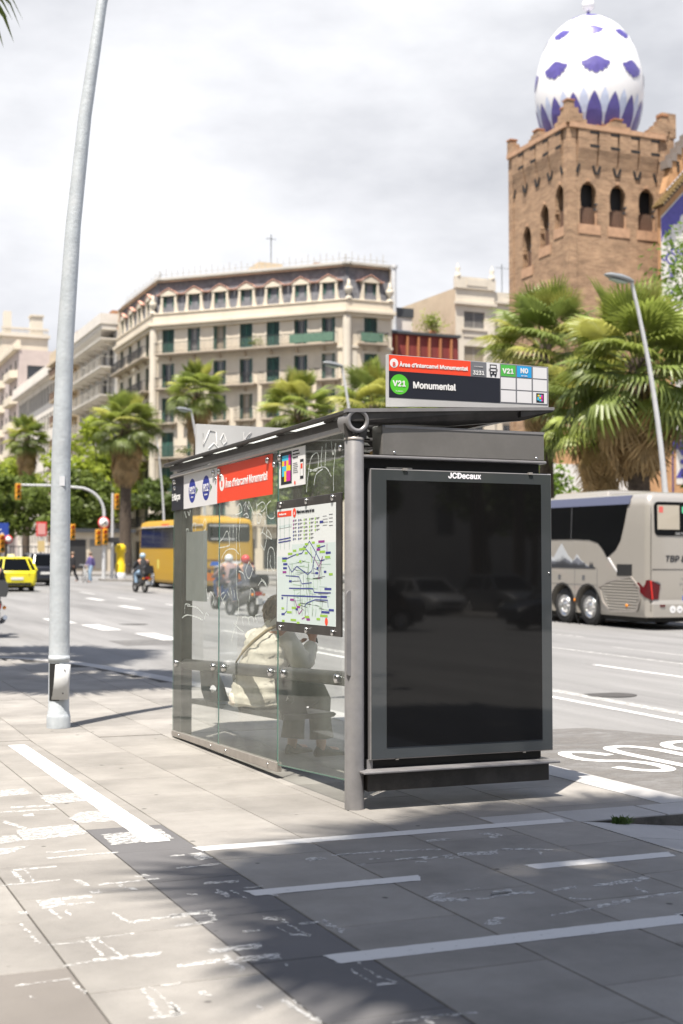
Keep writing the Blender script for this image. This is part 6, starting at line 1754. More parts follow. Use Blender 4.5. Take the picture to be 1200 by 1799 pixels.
# street-level filler: dark railings and shop fronts behind the junction
fn = thing('railing_fence', 'dark iron railing beyond the junction at the far left', 'fence', (14, 118, gz(118)))
for k in range(60):
    b = MB(); x = 6.0 + k * .36; b.box(x, 118, gz(118), x + .05, 118.04, gz(118) + 2.1); b.build('fence_bar', IRON, fn)
b = MB(); b.box(6, 117.98, gz(118) + 1.95, 27.5, 118.06, gz(118) + 2.03); b.box(6, 117.98, gz(118) + .15, 27.5, 118.06, gz(118) + .23); b.build('rail', IRON, fn)
ks = thing('kiosk', 'cream street kiosk with dark shutters behind the traffic lights', 'kiosk', (24, 114, gz(114)))
b = MB(); b.box(21.8, 112, gz(112), 27.5, 115, gz(112) + 3.2); b.build('wall', CREAM, ks)
b = MB(); b.box(21.4, 111.6, gz(112) + 3.2, 27.9, 115.4, gz(112) + 3.5); b.build('roof', FRAMED, ks)
for k in range(3):
    b = MB(); b.box(22.4 + k * 1.75, 111.93, gz(112) + .2, 23.8 + k * 1.75, 111.995, gz(112) + 2.6); b.build('shutter', SHUT2 if k == 1 else IRON, ks)

# ================================================================== BULLRING TOWER
BRICK = mat_brick('tower_brick', (0.37, 0.235, 0.14), (0.25, 0.15, 0.09), (0.42, 0.32, 0.22), 1.0, .42, .105)
BRICKP = mat('pale_brick', (0.43, 0.265, 0.165), .9, var=.2, vscale=3)
DOMEW = mat('dome_white', (0.78, 0.775, 0.78), .45, var=.04, vscale=1)
DOMEB = mat('dome_blue', (0.095, 0.078, 0.29), .4, var=.2, vscale=2.5)
DOMEL = mat('dome_pale_blue', (0.50, 0.56, 0.72), .45)
ORANGE = mat('orange_ring', (0.62, 0.25, 0.07), .7)
LATT = mat('brick_lattice', (0.16, 0.095, 0.065), .9, var=.3, vscale=10)
TX0, TX1, TY0, TY1 = 45.9, 53.15, 73.0, 80.4
tw = thing('brick_tower', 'square brown brick tower with arched windows under a white and blue egg dome', 'tower', (49.5, 76.7, gz(76)))
tz0 = gz(73) - .5
w = MB()
sides = [((TX0, TY0), (1, 0), TX1 - TX0, [1.45, 3.65, 5.85], 0.0), ((TX0, TY1), (0, -1), TY1 - TY0, [2.2, 4.45, 6.3], -0.0)]
for si, (o, u, Lf, cols, dz) in enumerate(sides):
    xf, ang = frame_xf(o, u)
    ww = 1.38 if si == 0 else 1.2
    zw = [23.7, 23.7, 23.7] if si == 0 else [21.9, 22.8, 23.6]
    holes = [(xc - ww / 2, xc + ww / 2, z, z + 2.75) for xc, z in zip(cols, zw)]
    facade(w, xf, 0, Lf, tz0, 30.0, holes, .7)
    for (xa, xb_, za, zb_) in holes:
        xc = (xa + xb_) / 2; hw = ww / 2
        w.xf = xf
        # spandrels make a horseshoe arch with stepped imposts
        arch = [(.50, 0), (.50, .98), (.41, 1.0), (.41, 1.14), (.46, 1.16), (.44, 1.3), (.47, 1.5), (.47, 1.85), (.44, 2.2), (.34, 2.48), (.18, 2.67), (0, 2.75)]
        for sgn in (-1, 1):
            pts = [(xc + sgn * hw, -.0, za)] + [(xc + sgn * (a * ww / 1.05), 0, za + z) for a, z in arch] + [(xc, 0, zb_), (xc + sgn * hw, 0, zb_)]
            pts = [(p[0], .004, p[2]) for p in pts]
            w.prism(pts, (0, .25, 0))
        w.xf = None
        b = MB(xf); b.box(xa + .01, .69, za, xb_ - .01, .72, zb_); wn = b.build('window', DARK, tw)
        b = MB(xf)                                          # pierced brick screen in the lower part
        nx_, nz_ = 7, 12
        for i in range(nx_):
            x = xa + .08 + (ww - .16) * i / (nx_ - 1); b.box(x - .03, .40, za, x + .03, .46, za + 1.25)
        for k in range(nz_):
            z = za + 1.2 * k / nz_; b.box(xa + .02, .405, z, xb_ - .02, .455, z + .06)
        b.build('lattice', LATT, wn)
        b = MB(xf)                                          # colonnettes and dark capitals
        for sgn in (1,):
            b.lathe([(.06, 0), (.06, .95)], (xc + sgn * (hw - .09), .10, za), 8)
        b.build('colonnette', BRICKP, wn)
        b = MB(xf); b.box(xc + hw - .2, .01, za + .95, xc + hw + .04, .22, za + 1.12); b.box(xc + hw - .16, .0, za + 1.3, xc + hw - .02, .2, za + 1.42); b.build('capital', FRAMED, wn)
        b = MB(xf); b.box(xa - .08, -.05, za - .62, xb_ + .18, -.003, za - .01); b.build('sill_panel', BRICKP, wn)
        b = MB(xf); b.prism([(xc - .16, -.04, zb_ + .02), (xc + .16, -.04, zb_ + .02), (xc, -.04, zb_ + .22)], (0, .035, 0)); b.build('keystone', BRICKP, wn)
    # upper corbelled band: proud panels between slim grooves, put-log slots
    b = MB(xf)
    nb = 4; g_ = .16
    for k in range(nb):
        a = .55 + (Lf - 1.1) * k / nb + g_ / 2; c = .55 + (Lf - 1.1) * (k + 1) / nb - g_ / 2
        b.prism([(a, -.10, 27.9), (a, -.22, 28.5), (a, -.22, 29.75), (a, -.003, 29.75), (a, -.003, 27.2)], (c - a, 0, 0))
    up = b.build('corbel_panel', BRICK, tw, kind='stuff')
    b = MB(xf)
    for k in range(nb):
        c = .55 + (Lf - 1.1) * (k + .5) / nb
        b.box(c + .15, -.235, 28.62, c + .85, -.222, 28.80); b.box(c + .15, -.235, 29.5, c + .85, -.222, 29.66)
        b.bar((c - .55, -.03, 27.5), (c - .75, -.03, 26.95), .1, .14); b.bar((c + .45, -.03, 27.5), (c + .65, -.03, 26.95), .1, .14)
    b.build('slot', DARK, tw, kind='stuff')
    b = MB(xf); b.box(.0, -.28, 29.75, Lf, .1, 30.05); b.build('parapet_ledge', BRICKP, tw)
    b = MB(xf)                                              # corner pilasters
    for a, c in ((-.08, .5), (Lf - .5, Lf + .08)): b.box(a, -.085, tz0, c, -.003, 29.75)
    b.build('corner_pilaster', BRICK, tw)
    # stepped merlons, kept inside the wall ends
    def merlon(spans, name='merlon'):
        bb = MB(xf); z = 30.05
        for i, (a, c, h_) in enumerate(spans):
            bb.box(a, -.2 + .004 * i, z, c, .30 - .004 * i, 30.05 + h_); z = 30.05 + h_
        mo = bb.build(name, BRICK, tw)
        a, c, h_ = spans[-1]
        bb = MB(xf); bb.box(a - .04, -.24, z, c + .04, .34, z + .08); bb.build('tile_cap', TERRA, mo)
    m_ = Lf * .5
    merlon([(m_ - .9, m_ + .9, .2), (m_ - .6, m_ + .6, .4), (m_ - .3, m_ + .3, .58)])
    if si == 0:
        merlon([(-.2, 1.25, .3), (-.196, .95, .65), (-.192, .65, 1.0), (-.188, .34, 1.4)])
        merlon([(Lf - 1.3, Lf + .2, .3), (Lf - .95, Lf + .196, .6), (Lf - .6, Lf + .192, .95), (Lf - .3, Lf + .188, 1.3)])
    else:
        merlon([(-.05, 1.2, .3), (-.046, .8, .6), (-.042, .45, .95)])
        merlon([(Lf - 1.35, Lf - .31, .3), (Lf - .95, Lf - .314, .65), (Lf - .6, Lf - .318, 1.0)])
w.poly([(TX1, TY0, tz0), (TX1, TY1, tz0), (TX1, TY1, 30), (TX1, TY0, 30)]); w.poly([(TX1, TY1, tz0), (TX0, TY1, tz0), (TX0, TY1, 30), (TX1, TY1, 30)])
w.poly([(TX0, TY0, 30), (TX1, TY0, 30), (TX1, TY1, 30), (TX0, TY1, 30)])
# flared top of the far right corner
w.prism([(TX1 + .003, TY0 - .1, 26.6), (TX1 + .72, TY0 - .1, 28.4), (TX1 + .72, TY0 - .1, 30.0), (TX1 + .003, TY0 - .1, 30.0)], (0, 5, 0))
w.build('wall', BRICK, tw)
b = MB()
for k in range(4): b.box(TX1 + .35 - .2 * k, TY0 - .15, 30 + .4 * k, TX1 + .85, TY0 + .5, 30.4 + .4 * k)
b.build('merlon', BRICK, tw)
DC = Vector((49.6, 76.3, 30.0))
eg = [(r_ * 1.07, h_) for r_, h_ in ((2.55, 0.0), (2.78, .6), (3.05, 1.4), (3.24, 2.3), (3.33, 3.2), (3.31, 4.2), (3.18, 5.1), (2.92, 6.05), (2.52, 6.95), (1.98, 7.7), (1.35, 8.25), (.7, 8.6), (.0, 8.74))]
def egg_r(h):
    for (r0, h0), (r1, h1) in zip(eg, eg[1:]):
        if h0 <= h <= h1: return r0 + (r1 - r0) * (h - h0) / (h1 - h0)
    return 0.0
def egg_p(az, h, off=0.02):
    r = egg_r(h) + off
    return (DC.x + r * math.cos(az), DC.y + r * math.sin(az), DC.z + h)
b = MB(); b.lathe(eg, tuple(DC), 48); dome = b.build('dome', DOMEW, tw); dome.data.polygons.foreach_set('use_smooth', [True] * len(dome.data.polygons))
b = MB(); b.lathe([(2.9, -.1), (2.95, .75), (2.7, .8)], tuple(DC), 32); b.build('dome_ring', ORANGE, tw)
def patch(name, az, h, outline, m, off=.03):
    """decor on the dome: fan of faces that hug the egg"""
    b = MB(); c = egg_p(az, h, off)
    ring = []
    n_ = len(outline)
    for i in range(n_):
        for t in (0, .5):
            dx = outline[i][0] * (1 - t) + outline[(i + 1) % n_][0] * t; dh = outline[i][1] * (1 - t) + outline[(i + 1) % n_][1] * t
            ring.append((dx, dh))
    mid = [(dx * .5, dh * .5) for dx, dh in ring]
    def q(dx, dh): 
        hh = min(max(h + dh, .01), 8.70); return egg_p(az + dx / max(.5, egg_r(h)), hh, off)
    v = [c] + [q(*p) for p in mid] + [q(*p) for p in ring]; k = len(ring)
    b.add(v, [(0, 1 + i, 1 + (i + 1) % k) for i in range(k)] + [(1 + i, 1 + k + i, 1 + k + (i + 1) % k, 1 + (i + 1) % k) for i in range(k)])
    return b.build(name, m, dome)
shell = [(-.95, .22), (-.62, .30), (-.3, .50), (0, .60), (.3, .50), (.62, .30), (.95, .22), (.88, .0), (.74, -.08), (.76, -.26), (.52, -.28), (.46, -.47), (.24, -.42), (.12, -.58), (-.12, -.58), (-.24, -.42), (-.46, -.47), (-.52, -.28), (-.76, -.26), (-.74, -.08), (-.88, .0)]
a0 = math.atan2(-.93, .12 - .0) - .0
view = math.atan2(-76.3, -49.6)
for k in range(8):
    az = view + .13 + k * 2 * PI / 8
    patch('shell_motif', az, 4.2, shell, DOMEB)
    patch('shell_motif', az - .02, 6.75, [(x * .72, y * .62) for x, y in shell], DOMEB)
    patch('shell_motif', az, 8.35, [(x * .55, y * .42) for x, y in shell], DOMEB)
for k in range(16):
    az = view + .1 + k * 2 * PI / 16
    patch('leaf_motif', az, 1.35, [(-.56, -1.2), (-.55, -.4), (-.42, .25), (-.2, .8), (0, 1.15), (.2, .8), (.42, .25), (.55, -.4), (.56, -1.2)], DOMEB)
    patch('leaf_motif', az + PI / 16, 1.8, [(-.4, -1.2), (-.36, -.2), (-.2, .5), (0, .95), (.2, .5), (.36, -.2), (.4, -1.2)], DOMEL, .02)
b = MB(); b.lathe([(.55, -.14), (.3, .02), (.1, .06), (.1, .42), (.2, .45), (.33, .62), (.36, .8), (.3, 1.0), (.12, 1.14), (.1, 1.2), (.22, 1.3), (.22, 1.55), (.08, 1.7), (.03, 2.4), (0, 2.9)], (DC.x, DC.y, DC.z + 8.7), 16)
b.build('finial', [DOMEB], dome)
b = MB(); b.ball((DC.x, DC.y, DC.z + 9.5), .42, 16, 10); b.build('finial_ball', DOMEW, dome)

# ---- tiled gable front of the bullring beside the tower
br = thing('bullring_front', 'bullring front with white and blue tile gable beside the brick tower', 'building', (53.6, 71.2, gz(71)))
TILE = mat('white_tile', (0.62, 0.60, 0.57), .35, var=.1, vscale=2, bump=.2, bscale=9)
TILEB = mat('blue_tile', (0.07, 0.06, 0.30), .35, var=.2, vscale=3)
TBRICK = mat('front_brick', (0.44, 0.25, 0.125), .9, var=.22, vscale=2.5, bump=.3, bscale=12)
xf, ang = frame_xf((51.55, 71.3), (1, 0))
b = MB(xf)
b.prism([(0, 0, 0), (15, 0, 0), (15, 0, 31), (6.8, 0, 32.2), (0, 0, 25.2)], (0, .25, 0)); b.build('wall', TBRICK, br)
b = MB(xf); b.prism([(.05, -.03, 16.2), (13.9, -.03, 16.2), (13.9, -.03, 30.0), (6.3, -.03, 30.6), (.05, -.03, 24.2)], (0, .025, 0)); tl_ = b.build('tile_field', TILE, br)
b = MB(xf)
for k in range(9):                                          # raking cornice with roof tiles
    x0 = -.25 + k * .78; z0 = 24.7 + k * .82
    b.hexa([(x0, -.75, z0 - .05), (x0 + .78, -.75, z0 + .77), (x0 + .78, .3, z0 + .77), (x0, .3, z0 - .05), (x0, -.75, z0 + .16), (x0 + .78, -.75, z0 + .98), (x0 + .78, .3, z0 + .98), (x0, .3, z0 + .16)])
cr = b.build('raking_eave', mat('dark_wood', (.07, .05, .035), .8), br)
b = MB(xf)
for k in range(34): 
    x0 = -.3 + k * .21; z0 = 24.86 + k * .221; b.tube([(x0, -.82, z0), (x0, .35, z0)], .085, 6)
b.build('roof_tile', mat('glazed_tile', (.22, .16, .07), .5, var=.3, vscale=9), br, kind='stuff')
b = MB(xf); b.prism([(0.5, .2, 25.9), (7.6, .2, 33.4), (7.6, .2, 35.6), (2.0, .2, 29.0), (1.2, .2, 28.2)], (0, .6, 0)); b.build('upper_gable', TBRICK, br)
b = MB(xf)
for k in range(9): b.box(1.5 + k * .5, .14, 27.3 + k * .56, 1.63 + k * .5, .197, 28.0 + k * .56)
b.build('gable_slot', DARK, br, kind='stuff')
b = MB(xf)
for k in range(14): b.box(.7 + k * .38, .1, 27.5 + k * .47, 1.05 + k * .38, .9, 28.05 + k * .47)
b.build('stepped_coping', mat('slate_coping', (.2, .17, .15), .8), br, kind='stuff')
b = MB(xf)                                                  # blue band with white scallops along the rake
b.prism([(.06, -.045, 22.6), (.06, -.045, 24.1), (6.3, -.045, 30.5), (6.3, -.045, 29.0)][::-1], (0, .012, 0))
for k in range(9):
    x = .42 + k * .68; zc_ = 22.7 + k * .70
    pts = [(x + .30 * math.cos(a) , -.06, zc_ + .42 * math.sin(a) ) for a in [PI * j / 10 for j in range(11)]] + [(x - .30, -.06, zc_ - .6), (x + .30, -.06, zc_ - .6)]
    b.prism(pts, (0, .01, 0), 1)
b.build('tile_scallop', [TILEB, TILE], tl_, kind='stuff')
def ring(b, x, z, r, w_, n_=18, y=-.05):
    for j in range(n_):
        a, c = 2 * PI * j / n_, 2 * PI * (j + 1) / n_
        b.poly([(x + (r - w_) * math.cos(a), y, z + (r - w_) * math.sin(a)), (x + r * math.cos(a), y, z + r * math.sin(a)), (x + r * math.cos(c), y, z + r * math.sin(c)), (x + (r - w_) * math.cos(c), y, z + (r - w_) * math.sin(c))])
b = MB(xf)
for k in range(5):
    x = .80 + k * 1.25; z = 21.6 + k * .5
    ring(b, x, z, .42, .12); ring(b, x, z + .75, .26, .09); ring(b, x, z - .75, .26, .09); ring(b, x - .58, z, .2, .08); ring(b, x + .58, z, .2, .08); ring(b, x, z + 1.2, .16, .08); ring(b, x, z - 1.2, .16, .08); ring(b, x, z, .14, .1)
    b.box(x - .06, -.06, z - 2.45, x + .06, -.05, z - 2.1)
for k in range(4):
    x = .5 + k * 1.5
    b.poly([(x - .45, -.05, 16.6), (x + .5, -.05, 16.6), (x + .6, -.05, 17.4), (x + .25, -.05, 18.0), (x, -.05, 17.7), (x - .3, -.05, 18.3), (x - .45, -.05, 17.6)])
b.build('tile_ornament', TILEB, tl_, kind='stuff')
# lower tiled arcade and plain brick bay under the tower
b = MB(xf); b.box(-8.5, -.6, 0, -2.6, .3, 12.5); b.box(-2.6, -.9, 0, .04, .3, 14.2); b.build('arcade_wall', TBRICK, br)
b = MB(xf); b.box(.05, -.5, 0, 14, -.005, 14.2); aw = b.build('arcade_wall', TBRICK, br)
b = MB(xf); b.box(.65, -.53, 7.2, 13.9, -.503, 13.9); b.box(-8.4, -.63, 4.9, -2.7, -.603, 8.2); atl = b.build('arcade_tile', TILE, br, kind='stuff')
b = MB(xf)
b.box(.07, -.56, 4.0, .4, -.535, 14.0); b.box(.4, -.56, 9.4, 13.9, -.535, 9.9); b.box(-2.6, -.93, 2, -2.4, -.905, 14)
for k in range(14):
    x = 1.1 + k * .62; b.prism([(x - .31, -.545, 9.4), (x + .31, -.545, 9.4), (x, -.545, 8.95)], (0, .008, 0))
    disc_ = [(x + .17 * math.cos(a), -.545, 8.62 - .2 * (k % 2) + .17 * math.sin(a)) for a in [2 * PI * j / 12 for j in range(12)]]
    b.poly(disc_)
    if k % 2 == 0: b.prism([(x - .5, -.545, 7.6), (x + .5, -.545, 7.6), (x + .12, -.545, 8.2), (x - .12, -.545, 8.2)], (0, .008, 0))
b.box(.9, -.56, 11.0, 13.9, -.535, 12.2); 
b.build('tile_ornament', TILEB, atl, kind='stuff')
for k in range(6):                                          # horseshoe arches
    x = 1.75 + k * 1.32
    b = MB(xf)
    o_ = [(x + .62 * math.cos(a), 7.0 + .75 * math.sin(a)) for a in [PI * j / 10 for j in range(11)]]; i_ = [(x + .46 * math.cos(a), 7.0 + .58 * math.sin(a)) for a in [PI * j / 10 for j in range(11)]]
    for j in range(10): b.poly([(o_[j][0], -.575, o_[j][1]), (o_[j + 1][0], -.575, o_[j + 1][1]), (i_[j + 1][0], -.575, i_[j + 1][1]), (i_[j][0], -.575, i_[j][1])])
    b.box(x - .62, -.575, 4.5, x - .46, -.5, 7.0); b.box(x + .46, -.575, 4.5, x + .62, -.5, 7.0)
    ar = b.build('arch', mat('arch_stone', (.50, .29, .15), .85, var=.15), br)
    b = MB(xf); b.prism([(p[0], -.568, p[1]) for p in i_] + [(x - .46, -.568, 4.5), (x + .46, -.568, 4.5)], (0, .06, 0)); b.build('opening', DARK, ar)
b = MB(xf); b.box(.4, -1.4, 10.05, 14, -.5, 10.4); b.build('canopy_ledge', mat('dark_wood', (.07, .05, .035)), br)
b = MB(xf)
for k in range(3):
    x = -6.9 + k * 1.9
    o_ = [(x + .7 * math.cos(a), 4.0 + .9 * math.sin(a)) for a in [PI * j / 10 for j in range(11)]]
    b.prism([(p[0], -.66, p[1]) for p in o_] + [(x - .7, -.66, 1.6), (x + .7, -.66, 1.6)], (0, .05, 0))
b.build('opening', DARK, br, kind='stuff')
# bullring body behind, brown brick
b = MB(); b.box(53.5, 81, 0, 110, 82, 14); b.box(54, 76.5, 0, 110, 81, 22); b.build('ring_wall', TBRICK, br)
# ================================================================== VEHICLES (local: rear at y=0, length along +y, left side at x=0)
TYRE = mat('tyre_rubber', (0.03, 0.03, 0.03), .85, var=.2, vscale=12)
RIM = mat('alloy_rim', (0.6, 0.6, 0.6), .25, .9)
TAIL = mat('tail_lamp_red', (0.085, 0.003, 0.006), .2, spec=.4)
TAILB = mat('brake_lamp', (0.75, 0.03, 0.02), .2)
AMBER = mat('amber_lamp', (0.75, 0.25, 0.01), .25)
HEADL = mat('headlamp_glass', (0.6, 0.62, 0.65), .1, spec=.9)
DGLASS = mat('tinted_glass', (0.003, 0.0035, 0.004), .1, spec=.14)
PLATE = mat('number_plate', (0.7, 0.7, 0.68), .5)
PLATEB = mat('plate_blue', (.02, .08, .5), .5)
UNDER = mat('underbody', (0.012, 0.012, 0.012), .8)
SILVER = mat('champagne_paint', (0.40, 0.375, 0.335), .28, .35, coat=.6)
YELLOWC = mat('coach_ochre_paint', (0.46, 0.27, 0.016), .42, spec=.25)
ROOFDK = mat('coach_roof_blue_grey', (0.075, 0.085, 0.14), .4)
TAXI = mat('taxi_yellow', (0.68, 0.60, 0.015), .3, coat=.6)
DARKCAR = mat('dark_blue_paint', (0.018, 0.022, 0.035), .35, coat=.2)
BLACKCAR = mat('black_paint', (0.01, 0.01, 0.012), .2, coat=.9)
WHITECAR = mat('white_paint', (0.38, 0.38, 0.385), .3, coat=.6)
GREYCAR = mat('grey_paint', (0.16, 0.165, 0.175), .3, .4, coat=.7)

def wheel(parent, x, y, r, w, side, rim_r=.62, spokes=10, z=None):
    """tyre with rim and spokes as its own part; side -1 shows its face to -x"""
    z = r if z is None else z
    s = side
    b = MB(); c = (x, y, z)
    b.lathe([(r * .62, 0), (r * .66, -s * .0), (r * .93, s * .01), (r, s * .05), (r, s * (w - .05) * 1.0), (r * .93, s * w), (r * .4, s * w)] if False else [(r * rim_r, .02 * -s), (r * .94, 0.0), (r, .045 * -s), (r, -s * (w - .05)), (r * .94, -s * w), (r * .3, -s * w)], c, 26, axis='x')
    t = b.build('wheel', TYRE, parent, world=False)
    b = MB(); b.lathe([(r * rim_r, -.015 * s), (r * rim_r * .96, .012 * s), (r * rim_r * .86, -.05 * s), (r * rim_r * .5, -.09 * s), (r * .26, -.04 * s), (r * .2, .0 * s), (0, .004 * s)], c, 26, axis='x')
    rm_ = b.build('rim', RIM, t, world=False)
    b = MB()
    for k in range(spokes):
        a = 2 * PI * k / spokes
        b.lathe([(.0, .012 * s), (.028, .008 * s), (.03, -.05 * s)], (x, y + r * .36 * math.cos(a), z + r * .36 * math.sin(a)), 6, axis='x')
    b.build('wheel_nut', CHROME, rm_, world=False, kind='stuff')
    return t

def hull_cut(rings, cyls):
    """closed loft with wheel arches cut away (real openings)"""
    b = MB(); b.loft(rings, 0, True, True)
    o = b.build('tmp_hull', SILVER)
    bm = bmesh.new(); bm.from_mesh(o.data); bmesh.ops.remove_doubles(bm, verts=bm.verts, dist=1e-5); bmesh.ops.recalc_face_normals(bm, faces=bm.faces); bm.to_mesh(o.data); bm.free()
    tmp = []
    for (y, z, r, x0, x1) in cyls:
        c = MB(); n = 24
        c.loft([[(x, y + r * math.cos(2 * PI * j / n), z + r * math.sin(2 * PI * j / n)) for j in range(n)] for x in (x0, x1)], 0, True, False)
        k = c.build('tmp_cut', UNDER)
        bm = bmesh.new(); bm.from_mesh(k.data); bmesh.ops.remove_doubles(bm, verts=bm.verts, dist=1e-5); bmesh.ops.recalc_face_normals(bm, faces=bm.faces); bm.to_mesh(k.data); bm.free()
        md = o.modifiers.new('cut', 'BOOLEAN'); md.operation = 'DIFFERENCE'; md.object = k; md.solver = 'EXACT'
        try: md.material_mode = 'TRANSFER'
        except Exception: pass
        tmp.append(k)
    dg = bpy.context.evaluated_depsgraph_get(); dg.update()
    me = bpy.data.meshes.new_from_object(o.evaluated_get(dg))
    for k in [o] + tmp: bpy.data.objects.remove(k)
    return me

def coach(name, label, paint, roofm, loc, kind):
    o = thing('coach', label, 'coach')
    Wd, Hh, Ln = 2.42, 3.3, 11.2
    rings = []
    def plan(z, ins):
        i = ins; r = .16
        pts = []
        for (cx, cy, a0) in ((Wd - i - r, Ln - i - r, 0), (i + r, Ln - i - r, 90), (i + r, i + r, 180), (Wd - i - r, i + r, 270)):
            for k in range(5):
                a = R(a0 + 22.5 * k); pts.append((cx + r * math.cos(a), cy + r * math.sin(a), z))
        return pts
    for z, i in ((.30, .06), (.36, .02), (.8, 0.0), (1.5, 0.0), (2.4, .025), (2.95, .05), (3.14, .08), (3.24, .15), (3.30, .32)): rings.append(plan(z, i))
    axs = (2.55, 3.75, 8.6)
    me = hull_cut(rings, [(y, .46, .56, -.3, .62) for y in axs] + [(y, .46, .56, Wd - .62, Wd + .3) for y in axs])
    me.materials.clear(); me.materials.append(paint)
    body_ = link_mesh('body', me, o); ORG[body_] = Vector((0, 0, 0))
    es = body_.modifiers.new('edge', 'EDGE_SPLIT'); es.split_angle = R(35)
    B_ = lambda bb, n, m, p=body_, **k: bb.build(n, m, p, world=False, **k)
    for y in axs:
        b = MB()
        b.lathe([(.56, -.012), (.60, -.012), (.60, .0)], (0, y, .46), 26, axis='x')
        B_(b, 'arch_trim', UNDER)
        wheel(o, .05, y, .455, .28, -1); wheel(o, Wd - .05, y, .455, .28, 1)
    b = MB(); b.box(.2, .3, .18, Wd - .2, Ln - .3, .62); B_(b, 'underbody', UNDER)
    # side window band, curved down towards the rear pillar (left side)
    zt = 3.02
    if kind == 'grey':
        out = [(.86, zt), (.98, 2.55), (1.12, 2.15), (1.32, 1.92), (1.68, 1.72), (1.85, 1.9), (2.1, 2.08), (2.5, 2.16), (3.2, 2.18), (Ln - .25, 2.18), (Ln - .25, zt)]
    else:
        out = [(2.3, 2.95), (2.15, 2.5), (1.9, 2.2), (1.5, 1.95), (Ln - .3, 1.95), (Ln - .3, 2.95)]
    b = MB(); b.prism([(-.012 + max(0, (z - 1.6) * .035), y, z) for y, z in out], (.05, 0, 0)); gl_ = B_(b, 'side_glass', DGLASS)
    b = MB(); b.prism([(Wd + .012 - max(0, (z - 1.6) * .035), y, z) for y, z in out], (-.05, 0, 0)); B_(b, 'side_glass', DGLASS)
    b = MB()
    for y in (3.35, 5.0, 6.7, 8.4): b.hexa([(.006, y, 2.2), (.03, y, 2.2), (.03, y + .02, 2.2), (.006, y + .02, 2.2), (.032, y, zt), (.06, y, zt), (.06, y + .02, zt), (.032, y + .02, zt)])
    B_(b, 'glass_joint', GREYCAR, gl_, kind='stuff')
    b = MB(); b.hexa([(.022, .78, 3.02), (.06, .78, 3.02), (.06, Ln - .3, 3.02), (.022, Ln - .3, 3.02), (.10, .78, 3.235), (.14, .78, 3.24), (.14, Ln - .3, 3.24), (.10, Ln - .3, 3.235)]); B_(b, 'roof_edge', roofm)
    b = MB(); b.loft([[(x, y, z) for x, y in ((.35 + i, 2.2 + i), (Wd - .35 - i, 2.2 + i), (Wd - .35 - i, 4.8 - i), (.35 + i, 4.8 - i))] for z, i in ((3.29, 0), (3.40, .05), (3.44, .3))], 0, True, False); B_(b, 'air_unit', paint, bev=.03)
    # rear: window, lamps, bumper, plate
    def rpoly(x0, z0, x1, z1, r, y=-.012, n=4):
        pts = []
        for cx, cz, a0 in ((x1 - r, z1 - r, 0), (x0 + r, z1 - r, 90), (x0 + r, z0 + r, 180), (x1 - r, z0 + r, 270)):
            for k in range(n + 1):
                a = R(a0 + 90 * k / n); pts.append((cx + r * math.cos(a), y, cz + r * math.sin(a)))
        return pts
    b = MB(); b.prism([(p[0], p[1] + max(0, (p[2] - 1.6) * .03), p[2]) for p in rpoly(.22, 2.25, Wd - .22, 3.06, .12)], (0, .05, 0)); rw = B_(b, 'rear_window', DGLASS)
    if kind == 'grey':
        b = MB()
        for k in range(9):
            x = .36 + k * .062; b.prism([(x, .001, 2.40), (x + .04, .001, 2.40), (x + .04, .006, 2.62 + .02 * k), (x, .006, 2.60 + .02 * k)], (0, .003, 0))
        b.prism([(.30, .005, 2.40), (.93, .005, 2.40), (.93, .019, 2.98), (.30, .019, 2.98)], (0, .003, 0))
        B_(b, 'curtain', mat('curtain_cream', (.42, .38, .31), .8), rw, kind='stuff')
        for x, m_ in ((.34, mat('sticker_red', (.6, .12, .1), .5)), (1.0, mat('sticker_green', (.10, .5, .28), .5)), (1.62, MATS['sticker_green'])):
            b = MB(); b.prism([(x, .012, 2.80), (x + .12, .012, 2.80), (x + .12, .016, 2.95), (x, .016, 2.95)], (0, .004, 0)); B_(b, 'sticker', m_, rw)
        text('SETRA', 'lettering', rw, (.80, -.0, 2.275), '-y', .105, mat('chrome_print', (.45, .45, .45), .4), sx=1.7, bold=.001)
        text('TBP & CIE', 'lettering', body_, (.50, -.004, 1.63), '-y', .285, BLACKP, sx=1.05, bold=.006, shear=.18)
        for k, s_ in enumerate(('Transports Bigorre', '49, Route de Lourdes', '65100 Lourdes')):
            text(s_, 'lettering', body_, (1.25, -.003, 1.20 - .125 * k), '-y', .095, GREYS, align='CENTER')
        text('www.tbp.fr', 'lettering', body_, (1.35, -.003, .80), '-y', .07, GREYS, align='CENTER')
        b = MB(); b.prism([(1.12, -.03, 1.95), (1.3, -.03, 2.03), (1.32, -.03, 1.98), (1.16, -.03, 1.90)], (0, .03, 0)); B_(b, 'wiper_cap', WHITE)
        b = MB(); b.box(.14, -.006, 1.44, Wd - .14, -.001, 1.455); b.box(.095, -.006, .45, .105, -.001, 2.95); B_(b, 'panel_joint', UNDER, kind='stuff')
        for sgn in (0, 1):                                   # tall tail lamp wrapping round the corner
            X_ = lambda x: x if sgn == 0 else Wd - x
            b = MB()
            b.hexa([(X_(.09), -.022, .72), (X_(.30), -.022, .74), (X_(.27), .03, .74), (X_(.12), .03, .72), (X_(.02), -.015, 1.2), (X_(.36), -.022, 1.12), (X_(.30), .03, 1.15), (X_(.06), .03, 1.2)])
            b.hexa([(X_(.10), -.02, .72), (X_(-.02), .10, .80), (X_(.04), .12, .80), (X_(.14), .02, .72), (X_(.03), -.014, 1.2), (X_(-.018), .55, 1.1), (X_(.04), .55, 1.1), (X_(.08), .02, 1.2)])
            tl = B_(b, 'tail_lamp', TAIL)
            b = MB(); b.prism([(X_(.12), -.028, .74), (X_(.15), -.028, .74), (X_(.10), -.026, 1.18), (X_(.07), -.026, 1.18)], (0, .01, 0)); B_(b, 'brake_strip', TAILB, tl)
